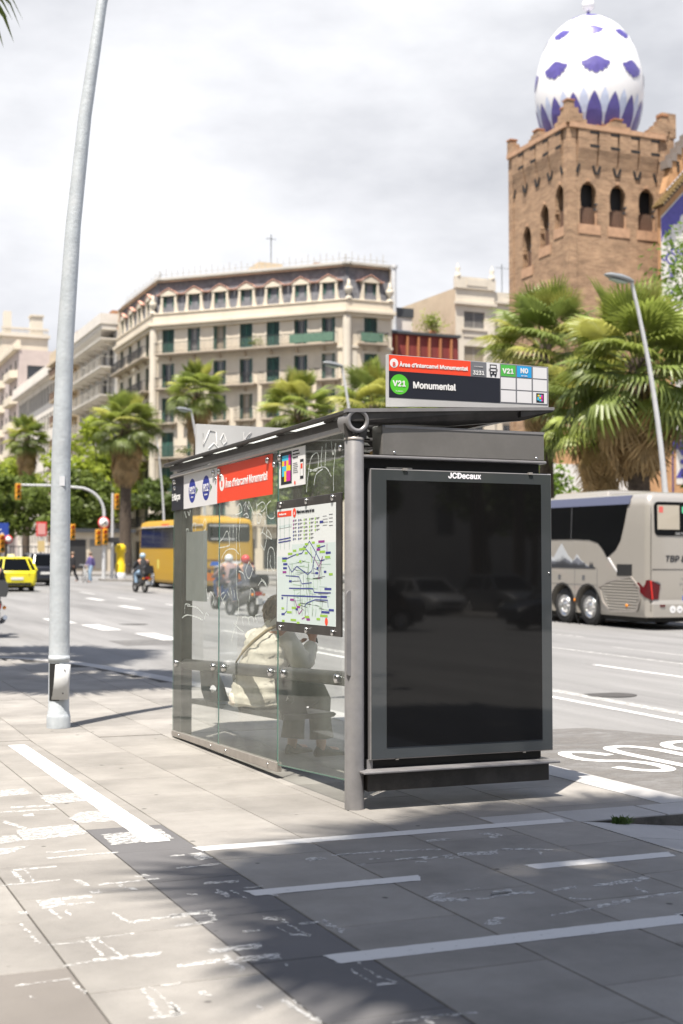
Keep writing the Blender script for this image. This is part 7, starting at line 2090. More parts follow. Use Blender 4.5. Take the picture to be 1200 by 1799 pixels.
            b = MB(); b.prism([(X_(.17), -.026, 1.16), (X_(.36), -.026, 1.12), (X_(.38), -.026, 1.06), (X_(.26), -.026, 1.16)], (0, .01, 0)); B_(b, 'lamp_brow', GREYCAR, tl)
            b = MB(); b.box(min(X_(.34), X_(.48)), -.05, .56, max(X_(.34), X_(.48)), -.03, .61); B_(b, 'reflector', TAIL)
        b = MB(); b.loft([[(x, y, z) for x, y in ((.02, .12), (.14, -.035), (Wd - .14, -.035), (Wd - .02, .12))] for z in (.32, .62)] + [[(x, y, .72) for x, y in ((.02, .14), (.16, -.005), (Wd - .16, -.005), (Wd - .02, .14))]], 0, True, False)
        bp_ = B_(b, 'bumper', paint, bev=.015)
        b = MB(); b.box(1.0, -.012, .70, 1.62, -.005, .82); pl = B_(b, 'number_plate', PLATE)
        b = MB(); b.box(1.0, -.0135, .70, 1.07, -.0121, .82); b.box(1.55, -.0135, .70, 1.62, -.0121, .82); B_(b, 'plate_band', PLATEB, pl)
        text('FZ-114-QK', 'lettering', pl, (1.09, -.0125, .722), '-y', .10, BLACKP, sx=.9)
        b = MB()
        for x in (.70, .90): disc(b, (x, -.040, .50), .088, '-y', 20)
        sdisc = B_(b, 'speed_disc', WHITE, bp_, kind='stuff')
        for x, s_ in ((.70, '90'), (.90, '100')): text(s_, 'lettering', sdisc, (x, -.043, .468), '-y', .085, BLACKP, sx=.85, align='CENTER')
        # slatted air intake with frame, left side
        fr_ = [(.28, .72), (.30, 1.0), (.66, 1.26), (1.55, 1.14), (2.02, .98), (1.86, .62), (1.55, .40), (.42, .44)]
        b = MB()
        for (ya, za), (yb_, zb_) in zip(fr_, fr_[1:] + fr_[:1]): b.bar((-.012, ya, za), (-.012, yb_, zb_), .045, .03, up=(1, 0, 0))
        gr = B_(b, 'grille', ALU)
        b = MB(); b.prism([(-.004, y, z) for y, z in fr_], (.004, 0, 0)); B_(b, 'grille_back', SILVER, gr)
        for k in range(11):
            z = .46 + k * .07
            yl = .40 if z < .7 else .32 + max(0, z - 1.0) * 1.2; yr = 1.62 + (z - .46) * .55 if z < .98 else 2.0 - (z - .98) * 4.5
            if yr - yl < .1: continue
            b = MB(); b.hexa([(-.03, yl, z), (-.005, yl, z + .02), (-.005, yr, z + .02), (-.03, yr, z), (-.03, yl, z + .014), (-.005, yl, z + .034), (-.005, yr, z + .034), (-.03, yr, z + .014)]); B_(b, 'grille_slat', SILVER, gr)
        b = MB(); b.ball((-.028, .80, .56), .05, 10, 8, 0, (.5, 1, .8)); b.ball((-.01, 3.15, .62), .04, 8, 6, 0, (.5, 1, 1.1)); B_(b, 'side_marker', AMBER, kind='stuff')
        b = MB(); b.box(-.008, .62, 1.28, .01, 1.25, 1.56); B_(b, 'vent', UNDER)
        b = MB(); b.prism([(-.006, 1.2, 1.36), (-.006, 1.26, 1.36), (-.006, 1.68, 1.72), (-.006, 1.60, 1.72)], (.01, 0, 0)); B_(b, 'pale_flash', WHITE)
        for y in (2.12, 3.16, 4.3, 6.2): b = MB(); b.box(-.004, y, .5, .002, y + .012, 1.45); B_(b, 'panel_joint', GREYCAR)
        b = MB(); b.box(-.004, 2.12, 1.02, .002, 8.0, 1.03); B_(b, 'panel_joint', GREYCAR)
        for y in (2.75, 3.9): b = MB(); b.box(-.008, y - .06, 1.14, .0, y + .06, 1.26); B_(b, 'flap_lock', GREYCAR)
        # mountain motif: three layers
        mm = (mat('peak_pale', (.42, .44, .46), .5), mat('peak_grey', (.16, .17, .20), .5), mat('peak_dark', (.035, .038, .045), .5))
        b = MB()
        b.prism([(-.0035, y, z) for y, z in ((5.4, 1.44), (2.4, 1.44), (2.9, 1.66), (3.05, 1.80), (3.25, 1.62), (3.5, 1.78), (3.8, 2.08), (3.95, 1.95), (4.2, 1.70), (4.5, 1.80), (4.9, 1.60))][::-1], (.003, 0, 0), 0)
        b.prism([(-.0055, y, z) for y, z in ((5.4, 1.44), (2.35, 1.44), (2.7, 1.56), (3.05, 1.72), (3.3, 1.58), (3.6, 1.70), (3.9, 1.60), (4.3, 1.62), (4.9, 1.58))][::-1], (.0019, 0, 0), 1)
        v = [(5.4, 1.44), (2.2, 1.44)]; rm2 = random.Random(2); y = 2.3
        while y < 5.3: v += [(y, 1.47), (y + .04, 1.54 + .16 * rm2.random() + .08 * math.sin(y * 2)), (y + .08, 1.47)]; y += .09
        for p0_, p1_, p2_ in zip(v[2::3], v[3::3], v[4::3]): b.prism([(-.0075, p0_[0] - .03, 1.46), (-.0075, p1_[0], p1_[1]), (-.0075, p2_[0] + .03, 1.46)], (.0015, 0, 0), 2)
        b.box(-.0078, 2.2, 1.435, -.0058, 5.4, 1.475, 2)
        B_(b, 'mountain_decal', mm, kind='stuff')
        b = MB(); b.prism([(.038, 4.6, 2.72), (.038, 4.74, 2.72), (.044, 4.74, 2.90), (.044, 4.6, 2.90)], (.003, 0, 0)); B_(b, 'sticker', MATS['sticker_green'], gl_)
    else:
        b = MB(); b.box(.12, -.02, 1.0, Wd - .12, -.001, 1.1); b.box(.12, -.02, 1.42, Wd - .12, -.001, 1.46); B_(b, 'panel_joint', mat('ochre_dark_line', (.22, .10, .01), .5), kind='stuff')  # darker ochre bars across the tail panel
        b = MB(); b.box(.05, -.03, .52, Wd - .05, -.001, .85); B_(b, 'bumper', mat('coach_orange', (.55, .14, .01), .35))
        for x in (.06, Wd - .2): b = MB(); b.box(x, -.04, .9, x + .14, -.002, 1.35); B_(b, 'tail_lamp', TAIL)
        b = MB(); b.prism([(.5, -.004, 1.1), (1.5, -.004, 1.14), (1.9, -.004, 1.4), (1.1, -.004, 1.38)], (0, .003, 0)); B_(b, 'white_swoosh', WHITE)
        b = MB(); b.prism([(.35, -.006, 1.18), (.75, -.006, 1.18), (.85, -.006, 1.36), (.45, -.006, 1.36)], (0, .003, 0)); B_(b, 'blue_swoosh', mat('swoosh_blue', (.02, .12, .5), .5))
        b = MB(); b.box(.32, -.035, 2.9, 2.1, -.0, 3.0); b.box(.4, -.03, 2.32, 1.5, -.012, 2.4); B_(b, 'window_bar', mat('bar_grey', (.3, .3, .3), .5), rw)
        b = MB(); b.box(.0, .0, 2.96, .05, Ln - .5, 3.0); B_(b, 'pale_band', WHITE)
        b = MB(); b.box(-.006, 4.3, 1.0, .003, 4.5, 1.5); b.box(-.006, 7.2, .95, .003, 7.5, 1.4); B_(b, 'bright_label', TAXI, kind='stuff')
        b = MB(); b.box(.03, 5.6, 2.96, .09, 6.9, 3.1); B_(b, 'red_marker', TAILB)
    o.location = loc; o.rotation_euler = (.0185, 0, 0)
    return o
coach('coach', 'silver coach with black windows and a mountain motif parked across the avenue', SILVER, ROOFDK, (19.1, 27.1, gz(27.1) - .12), 'grey')
coach('coach', 'ochre yellow coach with orange bumper seen behind the shelter glass', YELLOWC, YELLOWC, (17.35, 57.6, gz(57.6) - .12), 'yellow')

def car(label, paint, loc, rz, kind='hatch', cat='car', name='parked_car', extra=None):
    """car from lofted stations; local: rear bumper at y=0, nose at +y, centred on x"""
    o = thing(name, label, cat)
    Ln = 4.4
    # (y, half width low, z low, half width belt, z belt)
    st = [(0.0, .70, .36, .74, .82), (.12, .82, .26, .84, .93), (.9, .88, .22, .89, .96), (2.2, .89, .21, .90, .93), (3.3, .88, .22, .88, .90), (4.0, .82, .24, .82, .80), (4.38, .66, .34, .66, .62)]
    if kind == 'suv': st = [(y, a, z, c, w * 1.12) for y, a, z, c, w in st]
    rings = []
    for y, a, z, c, w in st:
        rings.append([(-a + .06, y, z), (a - .06, y, z), (a, y, z + .1), (c + .015, y, (z + w) / 2 + .05), (c, y, w - .05), (c - .07, y, w), (-c + .07, y, w), (-c, y, w - .05), (-c - .015, y, (z + w) / 2 + .05), (-a, y, z + .1)])
    me = hull_cut(rings, [(y, .32, .37, x0, x1) for y in (.82, 3.45) for x0, x1 in ((-1.2, -.6), (.6, 1.2))])
    me.materials.clear(); me.materials.append(paint)
    body_ = link_mesh('body', me, o); ORG[body_] = Vector((0, 0, 0))
    es = body_.modifiers.new('edge', 'EDGE_SPLIT'); es.split_angle = R(38)
    B_ = lambda bb, n, m, p=body_, **k: bb.build(n, m, p, world=False, **k)
    k_ = 1.12 if kind == 'suv' else 1.0
    zr = 1.46 * (1.1 if kind == 'suv' else 1)
    yr0, yr1, yf0, yf1 = {'hatch': (.10, .62, 2.35, 3.25), 'suv': (.06, .45, 2.35, 3.2), 'sedan': (.55, 1.15, 2.3, 3.3)}[kind]
    zb_ = .93 * k_
    def ring(t):                                             # glasshouse sections from belt to roof
        hw = .86 - .20 * t; a = yr0 + (yr1 - yr0) * t; c = yf1 + (yf0 - yf1) * t
        return [(-hw, a + .12, zb_ + (zr - zb_) * t), (-hw * .7, a, zb_ + (zr - zb_) * t), (hw * .7, a, zb_ + (zr - zb_) * t), (hw, a + .12, zb_ + (zr - zb_) * t), (hw, c - .1, zb_ + (zr - zb_) * t), (hw * .7, c, zb_ + (zr - zb_) * t), (-hw * .7, c, zb_ + (zr - zb_) * t), (-hw, c - .1, zb_ + (zr - zb_) * t)]
    b = MB(); b.loft([ring(-.03), ring(.5), ring(.93)], 0, False, False); cabin = B_(b, 'glasshouse', DGLASS)
    b = MB(); r1 = ring(.92); r2 = [(p[0] * .93, p[1] + (.06 if p[1] < 2 else -.06), zr + .03) for p in r1]; r0 = [(p[0] * 1.012, p[1] + (-.01 if p[1] < 2 else .01), p[2]) for p in r1]
    b.loft([r0, [(p[0], p[1], p[2] + .04) for p in r0], r2], 0, True, False); B_(b, 'roof', paint, bev=.02)
    b = MB(); lo, hi = ring(-.02), ring(.94)
    for i in (0, 1, 2, 3, 4, 7): b.bar(Vector(lo[i]) * 1.0, Vector(hi[i]) * 1.0, .07 if i in (0, 3, 4, 7) else .05, .05)
    for sgn in (-1, 1): b.bar((sgn * .86, 1.95, zb_), (sgn * .67, 1.9, zr), .07, .05)
    B_(b, 'pillar', paint if kind != 'x' else UNDER, kind='stuff')
    for y in (.82, 3.45):
        for s in (-1, 1): wheel(o, s * .84, y, .315, .2, s, .66, 5)
    b = MB(); b.box(-.6, .3, .14, .6, 4.1, .4); B_(b, 'underbody', UNDER)
    for s in (-1, 1):
        b = MB(); b.hexa([(s * .50, -.012, .70 * k_), (s * .80, .09, .70 * k_), (s * .80, .16, .70 * k_), (s * .5, .05, .7 * k_), (s * .52, .0, .84 * k_), (s * .84, .10, .86 * k_), (s * .84, .2, .86 * k_), (s * .52, .06, .84 * k_)]); B_(b, 'tail_lamp', TAIL)
        b = MB(); b.hexa([(s * .48, 4.36, .56 * k_), (s * .78, 4.05, .58 * k_), (s * .76, 4.0, .6 * k_), (s * .46, 4.3, .56 * k_), (s * .48, 4.32, .68 * k_), (s * .80, 4.0, .74 * k_), (s * .78, 3.95, .74 * k_), (s * .46, 4.26, .68 * k_)]); B_(b, 'headlight', HEADL)
        b = MB(); b.ball((s * .99, 2.95, .98 * k_), .1, 10, 6, 0, (1.0, .6, .7)); B_(b, 'wing_mirror', paint)
    b = MB(); b.box(-.26, -.022, .52 * k_, .26, .05, .63 * k_); B_(b, 'number_plate', PLATE)
    b = MB(); b.box(-.6, -.01, .28, .6, .06, .40); B_(b, 'rear_valance', UNDER)
    b = MB(); b.box(-.42, 4.30, .42, .42, 4.40, .56); B_(b, 'front_grille', UNDER)
    if extra == 'taxi':
        b = MB(); b.box(-.14, 1.75, zr + .03, .14, 1.9, zr + .16); B_(b, 'roof_sign', WHITE)
    o.location = loc; o.rotation_euler = (.0185 if loc[1] > 12 else 0, 0, rz)
    return o
car('yellow taxi hatchback seen from behind left of the lamp post', TAXI, (9.75, 59.8, gz(60) - .12), 0, 'hatch', name='taxi', extra='taxi')
car('dark blue car ahead of the yellow taxi, tail lamps lit', DARKCAR, (12.75, 69.5, gz(70) - .12), 0, 'suv')

# ---- motorcycles, scooters and riders
BIKEBLK = mat('bike_black', (.015, .015, .017), .3, coat=.4); BIKEBLU = mat('bike_blue', (.015, .04, .13), .4, coat=.4); BIKEGRY = mat('bike_grey', (.12, .12, .13), .35, coat=.4)
def scooter(name, label, paint, loc, rz, case=None, casem=None, lamp=True, cat='scooter', wr=.27):
    o = thing(name, label, cat)
    B_ = lambda bb, n, m, p=o, **k: bb.build(n, m, p, world=False, **k)
    for y in (.32, 1.62):
        b = MB(); b.lathe([(wr * .55, .04), (wr * .85, .065), (wr, .03), (wr, -.03), (wr * .85, -.065), (wr * .55, -.04)], (0, y, wr), 20, axis='x'); t = B_(b, 'wheel', TYRE)
        b = MB(); b.lathe([(wr * .58, .03), (wr * .2, .05), (0, .05)], (0, y, wr), 14, axis='x'); b.lathe([(wr * .58, -.03), (wr * .2, -.05), (0, -.05)], (0, y, wr), 14, axis='x'); b.build('rim', RIM, t, world=False)
    b = MB()
    b.loft([[(w * math.cos(a), y, z + h * math.sin(a)) for a in [2 * PI * j / 12 for j in range(12)]] for y, w, z, h in ((.02, .06, .72, .06), (.15, .16, .68, .14), (.5, .19, .60, .20), (.9, .16, .45, .14), (1.15, .13, .36, .1))], 0, True, True)
    b.loft([[(w * math.cos(a), y + t_ * math.sin(a), z) for a in [2 * PI * j / 12 for j in range(12)]] for z, w, y, t_ in ((.34, .13, 1.22, .06), (.6, .22, 1.33, .07), (.9, .20, 1.42, .09), (1.02, .10, 1.40, .07))], 0, True, True)
    B_(b, 'bodywork', paint)
    b = MB(); b.loft([[(w * math.cos(a), y, z + .06 * math.sin(a)) for a in [2 * PI * j / 10 for j in range(10)]] for y, w, z in ((.1, .12, .82), (.4, .16, .80), (.8, .15, .76), (1.0, .08, .72))], 0, True, True); B_(b, 'seat', BIKEBLK)
    b = MB(); b.tube([(0, 1.62, .27), (0, 1.45, .8), (0, 1.38, 1.02)], [.04, .04, .03], 8); b.tube([(-.34, 1.26, 1.02), (0, 1.38, 1.03), (.34, 1.26, 1.02)], .018, 6); B_(b, 'handlebar', BIKEGRY)
    for s in (-1, 1):
        b = MB(); b.tube([(s * .26, 1.32, 1.03), (s * .34, 1.36, 1.18)], .009, 5); b.ball((s * .36, 1.37, 1.21), .06, 8, 6, 0, (1.2, .4, .8)); B_(b, 'mirror', BIKEBLK)
    b = MB(); b.tube([(.17, .75, .30), (.19, .3, .34), (.19, -.02, .42)], [.04, .06, .05], 8); B_(b, 'exhaust', RIM)
    b = MB(); b.box(-.09, -.05, .60, .09, .02, .70); B_(b, 'tail_lamp', TAILB)
    b = MB(); b.box(-.09, -.06, .36, .09, -.03, .52); B_(b, 'number_plate', PLATE)
    for s in (-1, 1): b = MB(); b.ball((s * .18, .02, .62), .04, 8, 6); B_(b, 'indicator', AMBER)
    if lamp: b = MB(); b.prism([(-.18, 1.5, 1.0), (.18, 1.5, 1.0), (.13, 1.42, 1.35), (-.13, 1.42, 1.35)], (0, .01, 0)); B_(b, 'windscreen', mat('screen_clear', (.2, .22, .24), .1))
    if case: b = MB(); b.loft([[(x * w, y, z) for x, y in ((-.2, -.22), (.2, -.22), (.2, .16), (-.2, .16))] for z, w in ((.84, .9), (.95, 1.08), (1.10, 1.05), (1.18, .8))], 0, True, False); B_(b, 'top_case', casem or BIKEBLK, bev=.03)
    o.location = loc; o.rotation_euler = (0, 0, rz)
    return o
def rider(label, coat, trousers, helmet, loc, rz, seat=.84, skin_legs=False, yoff=.62):
    """seated rider, local: faces +y"""
    o = thing('person', label, 'person')
    m_ = lambda x, y, z: (x, y + yoff, z + seat)
    n = {'pelvis': (m_(0, 0, .08), .14), 'waist': (m_(0, .03, .25), .13), 'chest': (m_(0, .08, .45), .15), 'neck': (m_(0, .11, .62), .06), 'head': (m_(0, .13, .72), .09)}
    e = chain('pelvis', 'waist', 'chest', 'neck', 'head')
    for s, c in ((-1, 'l'), (1, 'r')):
        n[c + 'h'] = (m_(s * .1, .05, .06), .095); n[c + 'k'] = (m_(s * .2, .42, .0), .07); n[c + 'a'] = (m_(s * .2, .36, -.42), .045); n[c + 't'] = (m_(s * .21, .52, -.46), .04)
        n[c + 's'] = (m_(s * .19, .08, .54), .07); n[c + 'e'] = (m_(s * .30, .26, .32), .055); n[c + 'w'] = (m_(s * .27, .56, .24), .04); n[c + 'p'] = (m_(s * .27, .63, .23), .035)
        e += [('pelvis', c + 'h')] + chain(c + 'h', c + 'k', c + 'a', c + 't') + [('chest', c + 's')] + chain(c + 's', c + 'e', c + 'w', c + 'p')
    body('body', n, e, SKIN, o, 'pelvis', 1)
    b = MB(); b.loft([[(m_(rx * math.cos(a), cy + ry * math.sin(a), z)) for a in [2 * PI * j / 14 for j in range(14)]] for z, cy, rx, ry in ((.02, 0, .2, .17), (.2, .02, .185, .155), (.4, .07, .215, .16), (.53, .09, .225, .14), (.6, .1, .14, .1), (.64, .11, .08, .08))], 0, False, True)
    for s in (-1, 1): b.tube([m_(s * .19, .08, .54), m_(s * .30, .26, .32), m_(s * .27, .54, .245)], [.09, .075, .055], 10)
    b.build('jacket', coat, o, world=False)
    b = MB()
    for s in (-1, 1): b.tube([m_(s * .08, -.02, .06), m_(s * .15, .25, .05), m_(s * .2, .43, .0), m_(s * .2, .40, -.2 if not skin_legs else -.1)] + ([] if skin_legs else [m_(s * .2, .37, -.40)]), [.13, .105, .09, .08] + ([] if skin_legs else [.065]), 10)
    b.build('trousers', trousers, o, world=False)
    b = MB()
    for s in (-1, 1): b.loft([[(m_(s * .21 + w * math.cos(a), y, -.46 + .05 * math.sin(a))) for a in [2 * PI * j / 8 for j in range(8)]] for y, w in ((.28, .03), (.36, .05), (.5, .05), (.6, .03))], 0, True, True)
    b.build('shoe', SHOE, o, world=False, kind='stuff')
    b = MB(); b.ball(m_(0, .13, .76), .135, 16, 12, 0, (.95, 1.1, 1)); h = b.build('helmet', helmet, o, world=False)
    b = MB(); b.loft([[(m_(.128 * math.sin(a), .13 + .150 * math.cos(a), z)) for a in [R(-60 + 12 * j) for j in range(11)]] for z in (.70, .80)], 0, False, True, False); b.build('visor', DGLASS, h, world=False)
    o.location = loc; o.rotation_euler = (0, 0, rz)
    return o
CLB = mat('cloth_black', (.02, .02, .023), .8); CLN = mat('cloth_slate', (.075, .08, .105), .8, var=.1, vscale=8); CLJ = mat('denim_pale', (.25, .36, .48), .85); CLM = mat('cloth_mauve', (.30, .21, .21), .85); CLD = mat('cloth_dark_plum', (.05, .035, .045), .85)
HW_ = mat('helmet_white', (.6, .64, .65), .25, coat=.5); HR = mat('helmet_red', (.6, .025, .03), .2, coat=.7); HB = mat('helmet_pale_blue', (.30, .42, .52), .25, coat=.5)
scooter('motorcycle', 'black motorcycle with a top case riding away beside the yellow coach', BIKEBLK, (14.85, 57.3, gz(57.3) - .12), R(4), True, cat='motorcycle', wr=.31)
rider('motorcyclist with a pale blue helmet, black jacket and light jeans', CLB, CLJ, HB, (14.85, 57.3, gz(57.3) - .12), R(4), yoff=.55)
scooter('scooter', 'blue scooter seen through the glass, left of the pair', BIKEBLU, (13.15, 39.6, gz(39.6) - .12), R(10), False)
rider('scooter rider in a white helmet and mauve top', CLM, CLD, HW_, (13.15, 39.6, gz(39.6) - .12), R(10), skin_legs=True)
scooter('scooter', 'grey scooter seen through the glass close behind the seated woman', BIKEGRY, (12.35, 35.6, gz(35.6) - .12), R(10), True, BIKEBLK)
rider('scooter rider in a red helmet and slate jacket', CLN, mat('cloth_navy', (.035, .045, .085), .85), HR, (12.35, 35.6, gz(35.6) - .12), R(10))
scooter('motorcycle', 'dark motorcycle with a grey top case and red tail lamp at the left edge', BIKEBLK, (4.22, 28.5, gz(28.5) - .12), R(2), True, mat('case_grey', (.06, .062, .065), .45), cat='motorcycle', wr=.31)
rider('motorcyclist in dark clothes at the left edge of the view', CLB, CLB, mat('helmet_black', (.02, .02, .02), .2, coat=.7), (4.22, 28.5, gz(28.5) - .12), R(2))

# ---- pedestrians
def walker(label, top, legs, loc, rz, hairm, step=.26):
    o = thing('person', label, 'person')
    n = {'pelvis': ((0, 0, .92), .13), 'waist': ((0, 0, 1.08), .115), 'chest': ((.02, 0, 1.30), .14), 'neck': ((.03, 0, 1.47), .055), 'head': ((.05, 0, 1.60), .095)}
    e = chain('pelvis', 'waist', 'chest', 'neck', 'head')
    for s, c in ((-1, 'l'), (1, 'r')):
        n[c + 'h'] = ((0, s * .09, .88), .095); n[c + 'k'] = ((s * step * .5 + .06, s * .1, .50), .065); n[c + 'a'] = ((s * step, s * .1, .10), .045); n[c + 't'] = ((s * step + .16, s * .1, .04), .04)
        n[c + 's'] = ((.01, s * .18, 1.38), .06); n[c + 'e'] = ((-s * .08, s * .23, 1.12), .05); n[c + 'w'] = ((-s * .16 + .06, s * .22, .90), .035); n[c + 'p'] = ((-s * .18 + .08, s * .22, .81), .03)
        e += [('pelvis', c + 'h')] + chain(c + 'h', c + 'k', c + 'a', c + 't') + [('chest', c + 's')] + chain(c + 's', c + 'e', c + 'w', c + 'p')
    body('body', n, e, SKIN, o, 'pelvis', 1)
    b = MB(); b.loft(loop_rings([(0, 0, .86, .14, .19), (0, 0, 1.1, .13, .175), (.02, 0, 1.3, .145, .205), (.02, 0, 1.42, .11, .17), (.03, 0, 1.48, .06, .07)], 14), 0, False, True)
    for s in (-1, 1): b.tube([(.01, s * .19, 1.40), (-s * .08, s * .235, 1.12), (-s * .13 + .04, s * .225, .95)], [.075, .062, .05], 8)
    b.build('jacket', top, o, world=False)
    b = MB()
    for s in (-1, 1): b.tube([(0, s * .085, .95), (s * step * .5 + .06, s * .1, .50), (s * step, s * .1, .09)], [.12, .085, .07], 10)
    b.build('trousers', legs, o, world=False)
    b = MB(); b.ball((.035, 0, 1.635), .108, 12, 8); b.build('hair', hairm, o, world=False)
    o.location = loc; o.rotation_euler = (0, 0, rz)
walker('pedestrian in dark clothes stepping onto the far crossing', CLB, CLB, (16.15, 79.4, gz(79.4) - .12), R(150), HAIR)
walker('pedestrian in a purple-blue top waiting beside a bicycle', mat('cloth_violet', (.10, .08, .22), .85), CLJ, (16.7, 77.2, gz(77.2) - .12), R(200), HAIR, .1)
bk = thing('bicycle', 'pale bicycle held at the far crossing', 'bicycle', (16.2, 76.3, gz(76.3) - .12))
for y in (-.5, .5):
    b = MB(); c = (16.2, 76.3 + y, gz(76.3) - .12 + .34)
    b.lathe([(.34, .015), (.34, -.015), (.315, -.015), (.315, .015), (.34, .015)], c, 22, axis='x'); b.build('wheel', TYRE, bk)
b = MB(); z = gz(76.3) - .12; X = 16.2; Y = 76.3
for p, q in (((X, Y - .5, z + .34), (X, Y - .15, z + .85)), ((X, Y - .15, z + .85), (X, Y + .4, z + .88)), ((X, Y + .5, z + .34), (X, Y + .36, z + 1.0)), ((X, Y, z + .32), (X, Y + .4, z + .86)), ((X, Y, z + .32), (X, Y - .15, z + .88)), ((X, Y, z + .32), (X, Y - .5, z + .34)), ((X - .25, Y + .34, z + 1.0), (X + .25, Y + .34, z + 1.0))): b.tube([p, q], .018, 6)
b.build('frame', GALV2, bk)
b = MB(); b.box(X - .07, Y - .28, z + .88, X + .07, Y - .03, z + .93); b.build('saddle', BIKEBLK, bk)

# ---- traffic signals and signs
SIGY = mat('signal_yellow', (.60, .29, .02), .5); LAMPR = mat('signal_red', (.6, .06, .03), .4); SIGR = mat('sign_red_rim', (.60, .03, .035), .5)
def signal_head(parent, x, y, z, m=None, w=.32):
    b = MB(); b.box(x - w / 2, y - .02, z, x + w / 2, y + .22, z + .95); h = b.build('signal_head', m or SIGY, parent, bev=.03)
    for k, mm in enumerate((mat('lens_green_off', (.03, .10, .05), .3), mat('lens_amber_off', (.30, .14, .02), .3), LAMPR)):
        b = MB(); b.lathe([(0, -.02), (.10, -.012), (.105, 0)], (x, y - .022, z + .17 + .3 * k), 14, axis='y'); b.build('lens', mm, h)
        b = MB(); b.loft([[(x + .115 * math.cos(a), y - .02 - d, z + .17 + .3 * k + .115 * math.sin(a)) for a in [PI * j / 8 for j in range(9)]] for d in (0, .16)], 0, False, True, False); b.build('hood', SIGY, h)
for k_, (x_, y_) in enumerate(((31, -56), (37, -52), (25, -58), (43, -57))):
    tree(x_, y_, 11, 4.6, 'leafy tree behind the photographer, %s in its row' % ('second', 'third', 'first', 'last')[k_], LF_D, 90 + k_, 2200, .4, 24)
gt = thing('traffic_light', 'tall curved traffic light mast reaching over the avenue', 'traffic light', (18.35, 81.2, gz(81.2)))
gx, gy, g0 = 18.35, 81.2, gz(81.2)
b = MB(); pts = [(gx, gy, g0), (gx, gy, g0 + 2.5), (gx, gy, g0 + 3.9)]; rd = [.115, .10, .095]
for k in range(1, 9):
    a = PI / 2 * k / 8; pts.append((gx - 1.6 * (1 - math.cos(a)), gy, g0 + 3.9 + 1.55 * math.sin(a))); rd.append(.095 - .003 * k)
pts += [(gx - 3.0, gy, g0 + 5.53), (gx - 4.95, gy, g0 + 5.52)]; rd += [.068, .06]
b.tube(pts, rd, 12); b.build('mast', GALV2, gt)
signal_head(gt, gx - 5.1, gy, g0 + 4.65); signal_head(gt, gx + .02, gy - .25, g0 + 2.05); signal_head(gt, gx - .38, gy - .2, g0 + 2.0)
b = MB(); b.lathe([(0, -.02), (.36, -.02), (.36, .0), (0, 0)], (gx - .05, gy - .16, g0 + 3.35), 24, axis='y'); s_ = b.build('no_turn_sign', SIGR, gt)
b = MB(); b.lathe([(0, -.026), (.28, -.026), (.28, -.021)], (gx - .05, gy - .16, g0 + 3.35), 24, axis='y'); b.build('sign_face', WHITE, s_)
b = MB(); b.bar((gx - .2, gy - .19, g0 + 3.2), (gx + .1, gy - .19, g0 + 3.5), .05, .006, up=(0, 1, 0)); b.bar((gx + .05, gy - .19, g0 + 3.25), (gx + .05, gy - .19, g0 + 3.45), .06, .006, up=(0, 1, 0)); b.build('arrow', BLACKP, s_)
t2 = thing('traffic_light', 'yellow signal heads on a short post left of the curved mast', 'traffic light', (16.6, 84.0, gz(84) - .1))
b = MB(); b.tube([(16.6, 84, gz(84) - .12), (16.6, 84, gz(84) + 2.9)], .07, 10); b.build('post', GALV2, t2)
signal_head(t2, 16.6, 83.8, gz(84) + 2.1); signal_head(t2, 17.0, 83.8, gz(84) + 2.35); signal_head(t2, 16.2, 83.8, gz(84) + 2.0, mat('signal_orange', (.7, .16, .03), .5))
t3 = thing('street_lamp', 'thin grey mast with a small signal right of the curved traffic light', 'street lamp', (18.95, 81.6, gz(81.6)))
b = MB(); b.tube([(18.95, 81.6, g0), (18.95, 81.6, g0 + 5.2)], [.1, .07], 10); b.build('pole', GALV2, t3); signal_head(t3, 19.2, 81.5, g0 + 4.2, w=.26); b = MB(); b.box(18.55, 81.5, g0 + 2.2, 19.35, 81.7, g0 + 2.5); b.build('cabinet', IRON, t3)
t4 = thing('traffic_light', 'signal head beside a round red sign at the far left edge', 'traffic light', (11.15, 73.3, gz(73) - .12))
Z0 = gz(73.3)
b = MB(); b.tube([(11.15, 73.3, Z0 - .12), (11.15, 73.3, Z0 + 2.6)], .07, 10); b.tube([(11.48, 73.36, Z0 - .12), (11.48, 73.36, Z0 + 2.5)], .04, 8); b.bar((11.15, 73.36, Z0 + 2.2), (11.48, 73.36, Z0 + 2.2), .05); b.build('post', GALV2, t4)
signal_head(t4, 11.12, 73.1, Z0 + 1.55, w=.26)
b = MB(); b.lathe([(0, -.02), (.22, -.02), (.22, 0)], (11.48, 73.3, Z0 + 2.24), 22, axis='y'); rs = b.build('speed_sign', SIGR, t4)
b = MB(); b.lathe([(0, -.026), (.15, -.026), (.15, -.021)], (11.48, 73.3, Z0 + 2.24), 22, axis='y'); b.build('sign_face', WHITE, rs)
bs = thing('direction_sign', 'blue road sign panel at the far left edge', 'road sign', (12.5, 86.5, gz(86.5)))
b = MB(); b.box(11.2, 86.5, 3.7, 13.55, 86.56, 4.75); b.build('panel', mat('sign_blue', (.02, .055, .30), .5), bs)
b = MB(); b.tube([(11.6, 86.6, gz(86) - .12), (11.6, 86.6, 4.7)], .06, 8); b.tube([(13.2, 86.6, gz(86) - .12), (13.2, 86.6, 4.7)], .06, 8); b.build('post', GALV2, bs, kind='stuff')
b = MB(); b.box(11.5, 86.485, 4.3, 13.1, 86.498, 4.38); b.box(11.5, 86.485, 4.0, 12.6, 86.498, 4.06); b.build('print', WHITE, bs)
rs2 = thing('road_sign', 'red and white rectangular sign on a post before the green trees', 'road sign', (15.85, 88, gz(88)))
b = MB(); b.box(15.52, 88, 4.0, 16.18, 88.05, 4.92); rp_s = b.build('panel', SIGR, rs2)
